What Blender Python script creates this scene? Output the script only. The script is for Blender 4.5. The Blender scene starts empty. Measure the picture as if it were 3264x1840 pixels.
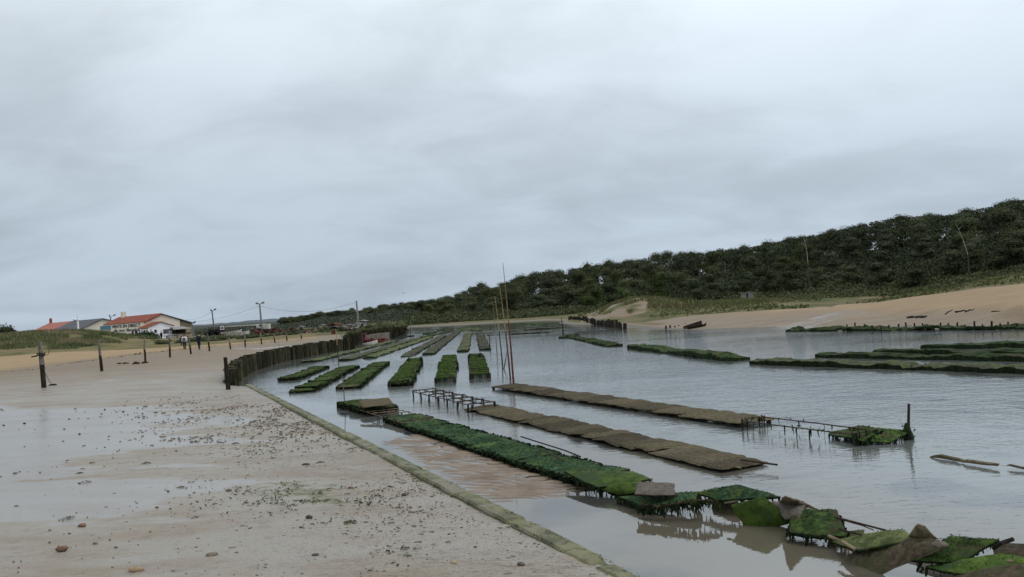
import bpy, bmesh, math, random
import numpy as np
from mathutils import Vector, Matrix, noise as mnoise

random.seed(7)
rng = np.random.default_rng(7)
scene = bpy.context.scene
COL = scene.collection
V = Vector

# ------------------------------------------------------------------ camera model
CAM_H = 2.8
FPX = 2640.0
ROLL = math.atan(0.058)
PITCH = math.atan(58.5 * math.cos(ROLL) / FPX)
Hh = V((1, 0, 0)); Vv = V((0, -math.sin(PITCH), math.cos(PITCH))); F = V((0, math.cos(PITCH), math.sin(PITCH)))
R = Hh * math.cos(ROLL) - Vv * math.sin(ROLL)
U = Hh * math.sin(ROLL) + Vv * math.cos(ROLL)
CAM = V((0, 0, CAM_H))

def ray(px, py):
    return F * FPX + R * (px - 1632) + U * (920 - py)
def G(px, py, z=0.0):                 # survey point on the level z
    d = ray(px, py); t = (z - CAM_H) / d.z
    return CAM + d * t
def D(px, py, dist):                  # survey point at a distance
    d = ray(px, py)
    return CAM + d * (dist / d.y)
def hitwall(px, py, C, e):
    d = ray(px, py)
    a = np.array([[d.x, -e.x], [d.y, -e.y]])
    t, s = np.linalg.solve(a, np.array([C.x, C.y]))
    return s, CAM_H + d.z * t

# ------------------------------------------------------------------ tagging
def tag(o, label=None, cat=None, group=None, kind=None):
    if label: o['label'] = label
    if cat: o['category'] = cat
    if group: o['group'] = group
    if kind: o['kind'] = kind
    return o
def thing(name, label, cat, loc=(0, 0, 0), group=None):
    o = bpy.data.objects.new(name, None); COL.objects.link(o)
    o.location = loc; o.empty_display_size = 0.3
    return tag(o, label, cat, group)
def copy_tree(o, parent=None):
    c = o.copy(); COL.objects.link(c)
    if parent is not None: c.parent = parent
    for ch in o.children: copy_tree(ch, c)
    return c

# ------------------------------------------------------------------ mesh builder
class MB:
    def __init__(s): s.v = []; s.f = []; s.m = []; s.sh = []
    def add(s, vs, fs, m=0):
        b = len(s.v); s.v.extend([tuple(p) for p in vs])
        for f in fs: s.f.append(tuple(b + i for i in f)); s.m.append(m)
    def quad(s, a, b, c, d, m=0): s.add([a, b, c, d], [(0, 1, 2, 3)], m)
    def tri(s, a, b, c, m=0): s.add([a, b, c], [(0, 1, 2)], m)
    def box(s, c, size, rot=None, m=0):
        hx, hy, hz = size[0] / 2, size[1] / 2, size[2] / 2
        pts = [V((x, y, z)) for x in (-hx, hx) for y in (-hy, hy) for z in (-hz, hz)]
        if rot is not None: pts = [rot @ p for p in pts]
        s.add([V(c) + p for p in pts], [(0, 1, 3, 2), (4, 6, 7, 5), (0, 4, 5, 1), (2, 3, 7, 6), (0, 2, 6, 4), (1, 5, 7, 3)], m)
    def tube(s, pts, rad, n=7, m=0, cap=True, wob=0.0):
        pts = [V(p) for p in pts]
        if not isinstance(rad, (list, tuple)): rad = [rad] * len(pts)
        rings = []
        for i, p in enumerate(pts):
            t = (pts[min(i + 1, len(pts) - 1)] - pts[max(i - 1, 0)]).normalized()
            a = t.orthogonal().normalized() if i == 0 else (ref - t * ref.dot(t)).normalized()
            ref = a; b = t.cross(a)
            rings.append([p + (a * math.cos(2 * math.pi * k / n) + b * math.sin(2 * math.pi * k / n)) * rad[i] * (1 + wob * random.uniform(-1, 1)) for k in range(n)])
        vs = [q for r in rings for q in r]; fs = []
        for i in range(len(pts) - 1):
            for k in range(n):
                fs.append((i * n + k, i * n + (k + 1) % n, (i + 1) * n + (k + 1) % n, (i + 1) * n + k))
        if cap: fs.append(tuple(range(n))[::-1]); fs.append(tuple((len(pts) - 1) * n + k for k in range(n)))
        s.add(vs, fs, m)
    def blob(s, c, r, seed=0, sub=2, amp=0.25, m=0, freq=1.0):
        bm = bmesh.new(); bmesh.ops.create_icosphere(bm, subdivisions=sub, radius=1)
        bm.verts.ensure_lookup_table()
        vs = []
        for v in bm.verts:
            k = 1 + amp * mnoise.noise(v.co * 1.7 * freq + V((seed * 3.1, seed * 1.7, 0)))
            vs.append(V((c[0] + v.co.x * r[0] * k, c[1] + v.co.y * r[1] * k, c[2] + v.co.z * r[2] * k)))
        s.add(vs, [[x.index for x in f.verts] for f in bm.faces], m); bm.free()
    def mesh(s, name, mats, origin=(0, 0, 0), smooth=False):
        o = V(origin)
        me = bpy.data.meshes.new(name)
        me.from_pydata([(p[0] - o.x, p[1] - o.y, p[2] - o.z) for p in s.v], [], s.f)
        if not isinstance(mats, (list, tuple)): mats = [mats]
        for m in mats: me.materials.append(m)
        if len(mats) > 1: me.polygons.foreach_set('material_index', s.m)
        if smooth: me.polygons.foreach_set('use_smooth', [True] * len(s.f))
        me.update()
        return me
    def build(s, name, mats, parent=None, origin=None, smooth=False):
        if origin is None: origin = parent.location if parent is not None else (0, 0, 0)
        me = s.mesh(name, mats, origin, smooth)
        return link(name, me, parent, None if parent is not None else origin)
def link(name, me, parent=None, loc=None):
    ob = bpy.data.objects.new(name, me); COL.objects.link(ob)
    if parent is not None: ob.parent = parent
    if loc is not None: ob.location = loc
    return ob
def rz(a): return Matrix.Rotation(a, 3, 'Z')

# ------------------------------------------------------------------ materials
class NT:
    def __init__(s, name):
        s.mat = bpy.data.materials.new(name); s.mat.use_nodes = True
        s.t = s.mat.node_tree; s.t.nodes.clear()
        s.out = s.n('ShaderNodeOutputMaterial')
    def n(s, typ, **kw):
        nd = s.t.nodes.new(typ)
        for k, v in kw.items(): setattr(nd, k, v)
        return nd
    def l(s, a, b): s.t.links.new(a, b)
    def val(s, sock, v):
        if isinstance(v, (int, float, tuple, list)): sock.default_value = v if isinstance(v, (int, float)) else (tuple(v) + (1,) if len(v) == 3 and sock.type == 'RGBA' else v)
        else: s.l(v, sock)
    def noise(s, scale, detail=4, rough=0.55, vec=None, dist=0.0):
        nd = s.n('ShaderNodeTexNoise'); nd.inputs['Scale'].default_value = scale
        nd.inputs['Detail'].default_value = detail; nd.inputs['Roughness'].default_value = rough
        nd.inputs['Distortion'].default_value = dist
        if vec is not None: s.l(vec, nd.inputs['Vector'])
        return nd.outputs['Fac']
    def ramp(s, fac, lo, hi):
        nd = s.n('ShaderNodeMapRange', interpolation_type='SMOOTHSTEP')
        s.l(fac, nd.inputs[0]); nd.inputs[1].default_value = lo; nd.inputs[2].default_value = hi
        return nd.outputs[0]
    def mix(s, fac, a, b):
        nd = s.n('ShaderNodeMix', data_type='RGBA')
        s.val(nd.inputs[0], fac); s.val(nd.inputs[6], a); s.val(nd.inputs[7], b)
        return nd.outputs[2]
    def mth(s, op, a, b=0.0, clamp=False):
        nd = s.n('ShaderNodeMath', operation=op); nd.use_clamp = clamp
        s.val(nd.inputs[0], a); s.val(nd.inputs[1], b)
        return nd.outputs[0]
    def attr(s, name):
        nd = s.n('ShaderNodeAttribute'); nd.attribute_name = name
        return nd.outputs['Fac']
    def coord(s, scale=(1, 1, 1), kind='Object'):
        tc = s.n('ShaderNodeTexCoord'); mp = s.n('ShaderNodeMapping')
        s.l(tc.outputs[kind], mp.inputs[0]); mp.inputs['Scale'].default_value = scale
        return mp.outputs[0]
    def bump(s, h, strength=0.3, dist=0.05):
        nd = s.n('ShaderNodeBump'); nd.inputs['Strength'].default_value = strength; nd.inputs['Distance'].default_value = dist
        s.l(h, nd.inputs['Height']); return nd.outputs[0]
    def bsdf(s, col, rough=0.8, normal=None, spec=0.3, metal=0.0):
        b = s.n('ShaderNodeBsdfPrincipled')
        s.val(b.inputs['Base Color'], col); s.val(b.inputs['Roughness'], rough)
        s.val(b.inputs['Specular IOR Level'], spec); s.val(b.inputs['Metallic'], metal)
        if normal is not None: s.l(normal, b.inputs['Normal'])
        s.l(b.outputs[0], s.out.inputs[0]); return b

def simple(name, a, b, scale=6, rough=0.85, bump=0.3, bdist=0.02, detail=5, lo=0.35, hi=0.65, spec=0.25, rnd=0.25, vscale=(1, 1, 1), c=None):
    """two tone surface broken up by noise, each copy a little lighter or darker"""
    t = NT(name); vec = t.coord(vscale)
    oi = t.n('ShaderNodeObjectInfo')
    add = t.n('ShaderNodeVectorMath', operation='ADD'); t.l(vec, add.inputs[0])
    sc = t.n('ShaderNodeVectorMath', operation='SCALE'); cb = t.n('ShaderNodeCombineXYZ')
    t.l(oi.outputs['Random'], cb.inputs[0]); t.l(oi.outputs['Random'], cb.inputs[1])
    t.l(cb.outputs[0], sc.inputs[0]); sc.inputs['Scale'].default_value = 37.0
    t.l(sc.outputs[0], add.inputs[1]); vec = add.outputs[0]
    n1 = t.noise(scale, detail, 0.6, vec)
    col = t.mix(t.ramp(n1, lo, hi), a, b)
    if c is not None:
        n3 = t.noise(scale * 0.35, 3, 0.6, vec)
        col = t.mix(t.ramp(n3, 0.5, 0.64), col, c)
    if rnd:
        k = t.mth('ADD', t.mth('MULTIPLY', oi.outputs['Random'], 2 * rnd), 1 - rnd)
        hs = t.n('ShaderNodeHueSaturation'); t.l(k, hs.inputs['Value']); t.l(col, hs.inputs['Color']); col = hs.outputs[0]
    n2 = t.noise(scale * 4, 4, 0.6, vec)
    t.bsdf(col, rough, t.bump(n2, bump, bdist), spec)
    return t.mat

M = {}
M['wood'] = simple('weathered_wood', (.10, .085, .07), (.21, .19, .165), 5, vscale=(4, 4, .6))
M['wood_dark'] = simple('wet_dark_wood', (.014, .011, .009), (.042, .034, .027), 6, vscale=(4, 4, .7), rough=.85, spec=.12)
M['stake'] = simple('wet_stake', (.010, .009, .006), (.040, .037, .022), 5, vscale=(5, 5, .8), rough=.9, spec=.1, c=(.048, .050, .022), rnd=.6)
M['stake_top'] = simple('mossy_stake_top', (.06, .065, .025), (.14, .14, .06), 9)
M['rust'] = simple('rusty_iron', (.025, .016, .012), (.07, .04, .025), 14, rough=.8)
M['rebar_light'] = simple('pale_rusty_bar', (.10, .075, .05), (.22, .17, .11), 9)
M['rod_pale'] = simple('pale_cane', (.30, .22, .09), (.22, .15, .07), 5)
M['rod_red'] = simple('red_brown_rod', (.13, .035, .025), (.07, .025, .02), 6)
M['weed'] = simple('green_weed', (.020, .041, .009), (.072, .120, .023), 11, rough=.75, bump=.8, bdist=.03, spec=.12, lo=.38, hi=.66, c=(.062, .055, .028))
M['weed_blue'] = simple('sea_green_weed', (.014, .038, .018), (.055, .108, .046), 13, rough=.75, bump=.9, bdist=.03, spec=.12, lo=.36, hi=.68, c=(.064, .098, .022))
M['weed_bright'] = simple('bright_green_weed', (.034, .064, .010), (.078, .118, .020), 7, rough=.75, bump=.7, bdist=.02, spec=.12, c=(.04, .07, .025))
M['weed_dark'] = simple('dark_hanging_weed', (.006, .010, .005), (.022, .036, .012), 9, rough=.75, spec=.12)
M['weed_olive'] = simple('olive_weed', (.045, .055, .02), (.10, .115, .04), 6, rough=.75, bump=.6, spec=.12, c=(.05, .045, .03))
M['mat_grey'] = simple('grey_mesh_bag_far', (.035, .034, .028), (.065, .062, .048), 6, rough=.9, spec=.1, c=(.075, .08, .035))
M['bag_brown'] = simple('brown_mesh_bag', (.050, .038, .025), (.100, .080, .052), 16, rough=.9, spec=.1, bump=.8, bdist=.012, c=(.062, .062, .028), rnd=.42)
M['bag_edge'] = simple('pale_bag_edge', (.20, .16, .10), (.10, .08, .05), 12)
M['bag_grey'] = simple('grey_mesh_bag', (.075, .062, .05), (.12, .10, .082), 18, bump=.8, bdist=.012, rnd=.1)
M['algae_sand'] = simple('stranded_algae', (.05, .065, .022), (.10, .115, .045), 22, rough=.6)
M['stone'] = simple('beach_stone', (.10, .08, .06), (.20, .165, .13), 14, rnd=.35)
M['stone_tan'] = simple('tan_stone', (.30, .20, .11), (.38, .27, .16), 14)
M['stone_red'] = simple('brick_stone', (.13, .075, .05), (.20, .12, .08), 14)
M['stone_dark'] = simple('dark_wet_stone', (.04, .036, .03), (.09, .08, .066), 14, rough=.45)
M['debris'] = simple('mud_clods', (.10, .08, .06), (.21, .172, .132), 9, rough=.8, rnd=0)
M['cream'] = simple('cream_render', (.86, .78, .60), (.9, .83, .66), 1.2, bump=.1, rnd=0)
M['beige'] = simple('beige_render', (.66, .60, .50), (.72, .66, .56), 1.2, bump=.1, rnd=0)
M['brownwall'] = simple('brown_render', (.28, .235, .17), (.33, .28, .205), 1.2, bump=.1, rnd=0)
M['white'] = simple('white_paint', (.82, .84, .88), (.88, .9, .92), 1.5, bump=.1, rnd=0)
M['white_trim'] = simple('white_trim', (.72, .72, .70), (.8, .8, .78), 3, bump=.05, rnd=.05)
M['redtile'] = simple('red_roof_tile', (.20, .055, .035), (.33, .105, .065), 2.5, bump=.5, rnd=0, vscale=(1, 1, 1))
M['paletile'] = simple('pale_red_roof_tile', (.30, .10, .075), (.38, .15, .11), 2.5, bump=.5, rnd=0)
M['slate'] = simple('grey_sheet_roof', (.075, .075, .085), (.105, .105, .115), 1.5, bump=.2, rnd=0)
M['blue_paint'] = simple('navy_sign_paint', (.018, .022, .085), (.03, .035, .11), 4, bump=.05, rnd=0)
M['dark'] = simple('dark_opening', (.012, .012, .014), (.02, .02, .022), 4, bump=.05, rnd=0)
M['glass'] = simple('dull_glass', (.10, .12, .15), (.16, .18, .2), 4, bump=.02, rough=.15, rnd=0, spec=.6)
M['metal'] = simple('grey_pole_metal', (.14, .14, .15), (.22, .22, .22), 5, rnd=.1)
M['dark_metal'] = simple('dark_machine_paint', (.015, .018, .03), (.03, .032, .04), 5, rough=.5)
M['concrete'] = simple('grey_concrete', (.20, .19, .175), (.30, .28, .26), 3, rnd=0.1)
M['red'] = simple('red_plastic', (.11, .014, .016), (.17, .03, .032), 5, rough=.5, rnd=.1)
M['boat_white'] = simple('off_white_hull', (.42, .40, .36), (.55, .53, .48), 4, rnd=0)
M['cable'] = simple('black_cable', (.08, .08, .09), (.12, .12, .13), 5, rnd=0)
M['skin'] = simple('skin', (.42, .26, .19), (.46, .29, .21), 9, bump=.05, rnd=0)
M['hair'] = simple('dark_hair', (.012, .009, .007), (.03, .022, .017), 40, rnd=0)
M['cloth_white'] = simple('off_white_jacket', (.74, .73, .69), (.82, .81, .78), 9, rnd=0)
M['cloth_black'] = simple('black_cloth', (.010, .010, .014), (.02, .02, .026), 9, rnd=0)
M['cloth_navy'] = simple('navy_cloth', (.012, .016, .04), (.02, .025, .06), 9, rnd=0)
M['cloth_grey'] = simple('grey_backpack', (.09, .085, .10), (.14, .13, .15), 9, rnd=0)
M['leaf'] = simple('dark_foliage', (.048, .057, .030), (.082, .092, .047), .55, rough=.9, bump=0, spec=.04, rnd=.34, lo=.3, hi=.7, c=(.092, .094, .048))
M['leaf_pine'] = simple('pine_foliage', (.046, .054, .034), (.072, .080, .049), .7, rough=.9, bump=0, spec=.04, rnd=.34, lo=.3, hi=.7)
M['leaf_light'] = simple('light_foliage', (.04, .065, .015), (.08, .11, .028), .6, rough=.7, bump=0, spec=.1, rnd=.3)
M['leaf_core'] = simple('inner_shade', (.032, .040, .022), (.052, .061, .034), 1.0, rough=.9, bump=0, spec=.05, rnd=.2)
M['leaf_far'] = simple('haze_tinted_foliage', (.042, .050, .036), (.074, .082, .055), .5, rough=.85, bump=0, spec=.06, rnd=.3)  # greyer leaf tone, slight distance haze painted into the colour
M['bark'] = simple('grey_bark', (.05, .04, .033), (.09, .075, .06), 4, rnd=.3)
M['bark_pale'] = simple('bleached_bark', (.34, .30, .26), (.44, .40, .36), 4, rnd=0)
M['scrub'] = simple('grey_green_scrub', (.05, .06, .028), (.11, .12, .058), .9, rough=.8, bump=0, spec=.1, rnd=.3)
M['hedge'] = simple('hedge_leaf', (.012, .022, .012), (.035, .052, .022), 1.2, rough=.7, bump=0, spec=.1, rnd=.2)
M['grass'] = simple('dune_grass', (.075, .098, .042), (.165, .175, .085), .35, rough=.85, bump=0, spec=.06, rnd=0, c=(.23, .195, .115))
M['brush'] = simple('dead_brushwood', (.025, .02, .014), (.075, .06, .04), 1.2, rough=.9, bump=0, spec=.1, rnd=.3, c=(.08, .085, .035))
M['hill_far'] = simple('haze_tinted_hill', (.088, .105, .118), (.12, .138, .148), .02, rough=.9, bump=0, spec=.05, rnd=0)  # bluish shift in the base colour stands in for distance haze

M['leaf_shade'] = simple('shaded_foliage', (.034, .042, .024), (.058, .067, .037), .6, rough=.9, bump=0, spec=.05, rnd=0)
M['leaf_mid'] = simple('olive_foliage', (.055, .072, .022), (.098, .115, .04), .6, rough=.8, bump=0, spec=.08, rnd=.35)
M['bank_green'] = simple('marsh_grass', (.07, .088, .032), (.16, .165, .072), .3, rough=.85, bump=0, spec=.06, rnd=0, c=(.15, .135, .07))
M['weed_far'] = simple('dark_green_weed_far', (.011, .020, .008), (.036, .062, .018), 3, rough=.85, bump=.6, bdist=.03, spec=.08, rnd=.3, c=(.050, .048, .022))
M['redrust'] = simple('rust_red_iron', (.075, .028, .02), (.135, .05, .035), 5, rough=.9, spec=.05, rnd=.1)
# ------------------------------------------------------------------ camera, sun, sky
cam_d = bpy.data.cameras.new('camera'); cam = bpy.data.objects.new('camera', cam_d); COL.objects.link(cam)
cam_d.sensor_fit = 'HORIZONTAL'; cam_d.sensor_width = 36.0; cam_d.lens = 36.0 * FPX / 3264.0
cam_d.clip_start = 0.1; cam_d.clip_end = 12000
mw = Matrix((R, U, -F)).transposed().to_4x4(); mw.translation = CAM
cam.matrix_world = mw
scene.camera = cam

SUN_EL, SUN_AZ = math.radians(55), math.radians(95)       # azimuth measured from the view direction towards the right
sd = bpy.data.lights.new('sun', 'SUN'); sd.energy = 1.2; sd.angle = math.radians(35); sd.color = (1, .97, .93)
sun = bpy.data.objects.new('sun', sd); COL.objects.link(sun)
sdir = V((math.sin(SUN_AZ) * math.cos(SUN_EL), math.cos(SUN_AZ) * math.cos(SUN_EL), math.sin(SUN_EL)))
sun.rotation_euler = (-sdir).to_track_quat('-Z', 'Y').to_euler()
sun.location = (60, 80, 120)

w = bpy.data.worlds.new('World'); scene.world = w; w.use_nodes = True
nt = w.node_tree; nt.nodes.clear()
wo = nt.nodes.new('ShaderNodeOutputWorld')
sky = nt.nodes.new('ShaderNodeTexSky'); sky.sky_type = 'NISHITA'; sky.sun_disc = False
sky.sun_elevation = SUN_EL; sky.sun_rotation = SUN_AZ; sky.dust_density = 3; sky.air_density = 1.0
bg1 = nt.nodes.new('ShaderNodeBackground'); bg1.inputs[1].default_value = 0.06
nt.links.new(sky.outputs[0], bg1.inputs[0])
tc = nt.nodes.new('ShaderNodeTexCoord')
sep = nt.nodes.new('ShaderNodeSeparateXYZ'); nt.links.new(tc.outputs['Generated'], sep.inputs[0])
def wm(op, a, b=0.0, clamp=False):
    nd = nt.nodes.new('ShaderNodeMath'); nd.operation = op; nd.use_clamp = clamp
    for i, x in enumerate((a, b)):
        if isinstance(x, (int, float)): nd.inputs[i].default_value = x
        else: nt.links.new(x, nd.inputs[i])
    return nd.outputs[0]
zz = wm('ADD', wm('MAXIMUM', sep.outputs[2], 0.0), 0.30)
cx = wm('DIVIDE', sep.outputs[0], zz); cy = wm('DIVIDE', sep.outputs[1], zz)
cmb = nt.nodes.new('ShaderNodeCombineXYZ'); nt.links.new(cx, cmb.inputs[0]); nt.links.new(cy, cmb.inputs[1])
def wnoise(scale, detail, rough, off, sx=1.0, sy=1.0, dist=0.0):
    mp = nt.nodes.new('ShaderNodeMapping'); nt.links.new(cmb.outputs[0], mp.inputs[0])
    mp.inputs['Location'].default_value = off; mp.inputs['Scale'].default_value = (sx, sy, 1)
    n = nt.nodes.new('ShaderNodeTexNoise'); nt.links.new(mp.outputs[0], n.inputs[0])
    n.inputs['Scale'].default_value = scale; n.inputs['Detail'].default_value = detail
    n.inputs['Roughness'].default_value = rough; n.inputs['Distortion'].default_value = dist
    return n.outputs[0]
n1 = wnoise(0.85, 3, .42, (3.1, 7.7, 0), .9, 1.1, .35)
n2 = wnoise(3.2, 6, .55, (1.3, 2.2, 4), .85, 1.15, .4)
mixn = wm('ADD', wm('MULTIPLY', n1, .58), wm('MULTIPLY', n2, .42))
mr = nt.nodes.new('ShaderNodeMapRange'); mr.interpolation_type = 'SMOOTHSTEP'
nt.links.new(mixn, mr.inputs[0]); mr.inputs[1].default_value = .36; mr.inputs[2].default_value = .62
# elevation: dull blue-grey band low over the land, thinner and brighter cloud overhead
el = nt.nodes.new('ShaderNodeValToRGB'); nt.links.new(sep.outputs[2], el.inputs[0])
e = el.color_ramp.elements
e[0].position = 0.0; e[0].color = (.43, .505, .59, 1)
e[1].position = 1.0; e[1].color = (.75, .81, .865, 1)
for p, c in ((.07, (.425, .50, .585)), (.15, (.46, .535, .61)), (.24, (.545, .62, .69)), (.36, (.68, .755, .815))):
    x = el.color_ramp.elements.new(p); x.color = c + (1,)
fac = wm('ADD', wm('MULTIPLY', mr.outputs[0], .30), .99)
# a stretch of thinner, brighter cloud ahead on the right
vd = nt.nodes.new('ShaderNodeVectorMath'); vd.operation = 'DOT_PRODUCT'
nt.links.new(tc.outputs['Generated'], vd.inputs[0]); vd.inputs[1].default_value = V((.42, .62, .66)).normalized()
gl = nt.nodes.new('ShaderNodeMapRange'); gl.interpolation_type = 'SMOOTHSTEP'
nt.links.new(vd.outputs['Value'], gl.inputs[0]); gl.inputs[1].default_value = .55; gl.inputs[2].default_value = 1.0
gl.inputs[3].default_value = 0.0; gl.inputs[4].default_value = .22
fac = wm('ADD', fac, gl.outputs[0])
mul = nt.nodes.new('ShaderNodeVectorMath'); mul.operation = 'SCALE'
nt.links.new(el.outputs[0], mul.inputs[0]); nt.links.new(fac, mul.inputs['Scale'])
bg2 = nt.nodes.new('ShaderNodeBackground'); bg2.inputs[1].default_value = 1.0
nt.links.new(mul.outputs[0], bg2.inputs[0])
mx = nt.nodes.new('ShaderNodeMixShader'); mx.inputs[0].default_value = 0.9
nt.links.new(bg1.outputs[0], mx.inputs[1]); nt.links.new(bg2.outputs[0], mx.inputs[2])
nt.links.new(mx.outputs[0], wo.inputs[0])
scene.view_settings.view_transform = 'Standard'; scene.view_settings.look = 'None'
scene.view_settings.exposure = 0; scene.view_settings.gamma = 1
scene.cycles.max_bounces = 5; scene.cycles.diffuse_bounces = 2; scene.cycles.glossy_bounces = 3
scene.cycles.transparent_max_bounces = 6

# ------------------------------------------------------------------ terrain
Q1p = G(800, 1232, .35).xy; Q2p = G(1990, 1840, .35).xy          # the concrete edge
qdir = (Q2p - Q1p).normalized(); QN = V((-qdir.y, qdir.x))          # QN points to the water
if QN.x < 0: QN = -QN
Q3p = Q2p + qdir * 9.0
wall_px = [(733, 1172), (738, 1160), (750, 1150), (768, 1141), (787, 1134), (816, 1126.5), (855, 1117), (894, 1109), (952, 1100.5), (1010, 1091), (1069, 1083), (1128, 1077)]
wall_xy = [G(x, y, .95).xy for x, y in wall_px]
gap_xy = G(728, 1230, .32).xy                                        # sand tongue between the quay end and the first stake
shore2 = [G(1150, 1092, 0).xy, G(1230, 1083, 0).xy, G(1286, 1064, 0).xy, G(1297, 1052, 0).xy]
def off_line(pts, dist):
    out = []
    for i, p in enumerate(pts):
        t = (pts[min(i + 1, len(pts) - 1)] - pts[max(i - 1, 0)]).normalized()
        out.append(p + V((-t.y, t.x)) * dist)
    return out
wall_in = off_line(wall_xy, .25)
if (wall_in[5] - wall_xy[5]).x > 0: wall_in = off_line(wall_xy, -.25)
LAND = [tuple(Q3p), tuple(Q2p), tuple(Q1p), tuple(gap_xy)] + [tuple(p) for p in wall_in] + [tuple(p) for p in shore2] + \
       [tuple(D(1297, 1000, 168).xy), tuple(D(-3500, 1000, 168).xy), (-400, -40), (8, -40)]
def inside(poly, x, y):
    r = np.zeros(x.shape, bool); n = len(poly)
    for i in range(n):
        x1, y1 = poly[i]; x2, y2 = poly[(i + 1) % n]
        c = ((y1 > y) != (y2 > y)) & (x < (x2 - x1) * (y - y1) / (y2 - y1 + 1e-12) + x1)
        r ^= c
    return r
def segdist(pts, x, y):
    best = np.full(x.shape, 1e9)
    for (x1, y1), (x2, y2) in zip(pts[:-1], pts[1:]):
        dx, dy = x2 - x1, y2 - y1
        t = np.clip(((x - x1) * dx + (y - y1) * dy) / (dx * dx + dy * dy + 1e-12), 0, 1)
        best = np.minimum(best, np.hypot(x - x1 - t * dx, y - y1 - t * dy))
    return best
class RBF:
    def __init__(s, pts):
        P = np.array([[p[0], p[1]] for p in pts]); z = np.array([p[2] for p in pts])
        s.c = s.uv(P[:, 0], P[:, 1]); n = len(z)
        A = np.zeros((n + 3, n + 3)); d = np.hypot(s.c[:, None, 0] - s.c[None, :, 0], s.c[:, None, 1] - s.c[None, :, 1])
        A[:n, :n] = d + np.eye(n) * 1e-4; A[:n, n] = 1; A[:n, n + 1:] = s.c; A[n, :n] = 1; A[n + 1:, :n] = s.c.T
        s.w = np.linalg.solve(A, np.concatenate([z, [0, 0, 0]]))
    def uv(s, x, y):
        return np.stack([np.arctan2(x, np.maximum(y, .01) + 0) * 3.0, np.log(np.maximum(np.hypot(x, y), 1.0))], -1)
    def __call__(s, x, y):
        x = np.asarray(x, float); y = np.asarray(y, float); uv = s.uv(x.ravel(), y.ravel()); out = np.zeros(len(uv)); n = len(s.c)
        for a in range(0, len(uv), 40000):
            q = uv[a:a + 40000]
            d = np.hypot(q[:, None, 0] - s.c[None, :, 0], q[:, None, 1] - s.c[None, :, 1])
            out[a:a + 40000] = d @ s.w[:n] + s.w[n] + q @ s.w[n + 1:]
        return out.reshape(x.shape)
def g3(px, py, z): p = G(px, py, z); return (p.x, p.y, z)
def d3(px, dist, z): p = D(px, 1000, dist); return (p.x, p.y, z)
left_pts = [g3(*a) for a in [
    (1980, 1845, .36), (1500, 1590, .33), (1200, 1430, .33), (1000, 1340, .33), (850, 1262, .33), (780, 1232, .33), (735, 1232, .33),
    (1700, 1840, .40), (1300, 1840, .45), (900, 1840, .47), (400, 1840, .5), (0, 1840, .52), (0, 1650, .5), (500, 1650, .46), (900, 1650, .43), (1200, 1600, .37),
    (0, 1450, .48), (400, 1450, .45), (800, 1450, .39), (0, 1330, .48), (400, 1330, .45), (800, 1320, .37), (0, 1260, .52), (300, 1240, .5), (600, 1240, .43),
    (0, 1200, .62), (200, 1170, .62), (400, 1160, .58), (650, 1170, .5), (600, 1112, .55), (720, 1110, .52), (900, 1088, .55), (1000, 1080, .6), (800, 1100, .53),
    (1090, 1077, .6), (0, 1130, .9), (150, 1122, .95), (300, 1108, .95), (420, 1094, .9), (520, 1092, .75), (600, 1095, .7), (-400, 1180, .8), (-400, 1300, .55), (-400, 1600, .5)]]
left_pts += [d3(*a) for a in [(0, 118, 2.9), (100, 117, 3.1), (200, 116, 3.0), (280, 118, 2.75), (350, 120, 2.2), (420, 124, 1.7), (480, 128, 1.25), (540, 130, .9), (-300, 118, 2.9),
    (0, 140, 2.2), (200, 140, 2.0), (330, 145, 1.0), (480, 150, .7), (600, 150, .6), (0, 168, .8), (300, 168, .6), (600, 168, .6), (800, 120, .65), (800, 168, .6), (1000, 120, .75), (1000, 168, .6), (1200, 130, .8), (1250, 110, .8), (1250, 168, .5), (1180, 100, .8),
    (1100, 96, .85), (1000, 100, .95), (900, 100, .85)]]
left_pts += [(0, 1.5, 1.15), (1.2, 2, 1.05), (-2, 2, 1.1), (0, 4, .8), (-3, 4, .8), (2.2, 4.5, .55), (-8, 3, .9), (-20, 6, .9), (-40, 20, .8)]
ZL = RBF(left_pts)
rest_pts = [g3(*a) for a in [
    (1600, 1300, -.6), (2000, 1200, -.6), (2500, 1300, -.6), (3000, 1500, -.6), (1500, 1130, -.6), (1420, 1070, -.5), (1800, 1110, -.6), (2400, 1090, -.55), (3100, 1100, -.6), (2800, 1800, -.6), (3264, 1700, -.6),
    (2200, 1800, -.6), (1300, 1350, -.6), (1000, 1180, -.6), (900, 1240, -.6), (3264, 1070, -.4), (1200, 1105, -.5), (1650, 1060, -.5), (2900, 1070, -.4), (1990, 1090, -.5),
    (1300, 1044, 0), (1420, 1040, 0), (1550, 1033, 0), (1650, 1028, 0), (1750, 1023, 0), (1815, 1023, .02), (1900, 1036, 0), (2000, 1046, 0), (2100, 1051, 0), (2200, 1053, 0), (2330, 1052, 0), (2450, 1048, 0), (2600, 1050, 0), (2800, 1047, 0), (3050, 1043, 0), (3264, 1041, 0), (3600, 1034, 0),
    (2250, 1020, .55), (2450, 1012, .6), (2500, 985, 1.0), (2350, 992, .85), (2150, 1000, .7), (2000, 1012, .55), (2700, 1005, .75), (3000, 985, .95), (2850, 970, 1.15), (2990, 945, 1.6), (3100, 926, 1.9), (3264, 906, 2.15), (3264, 965, 1.3), (3600, 930, 1.8), (1900, 1012, .45),
    (2800, 958, .75), (2650, 975, .55), (2550, 978, .6), (2950, 938, .95), (2300, 966, .9), (2450, 958, 1.0), (1830, 1013, .5)]]
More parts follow.
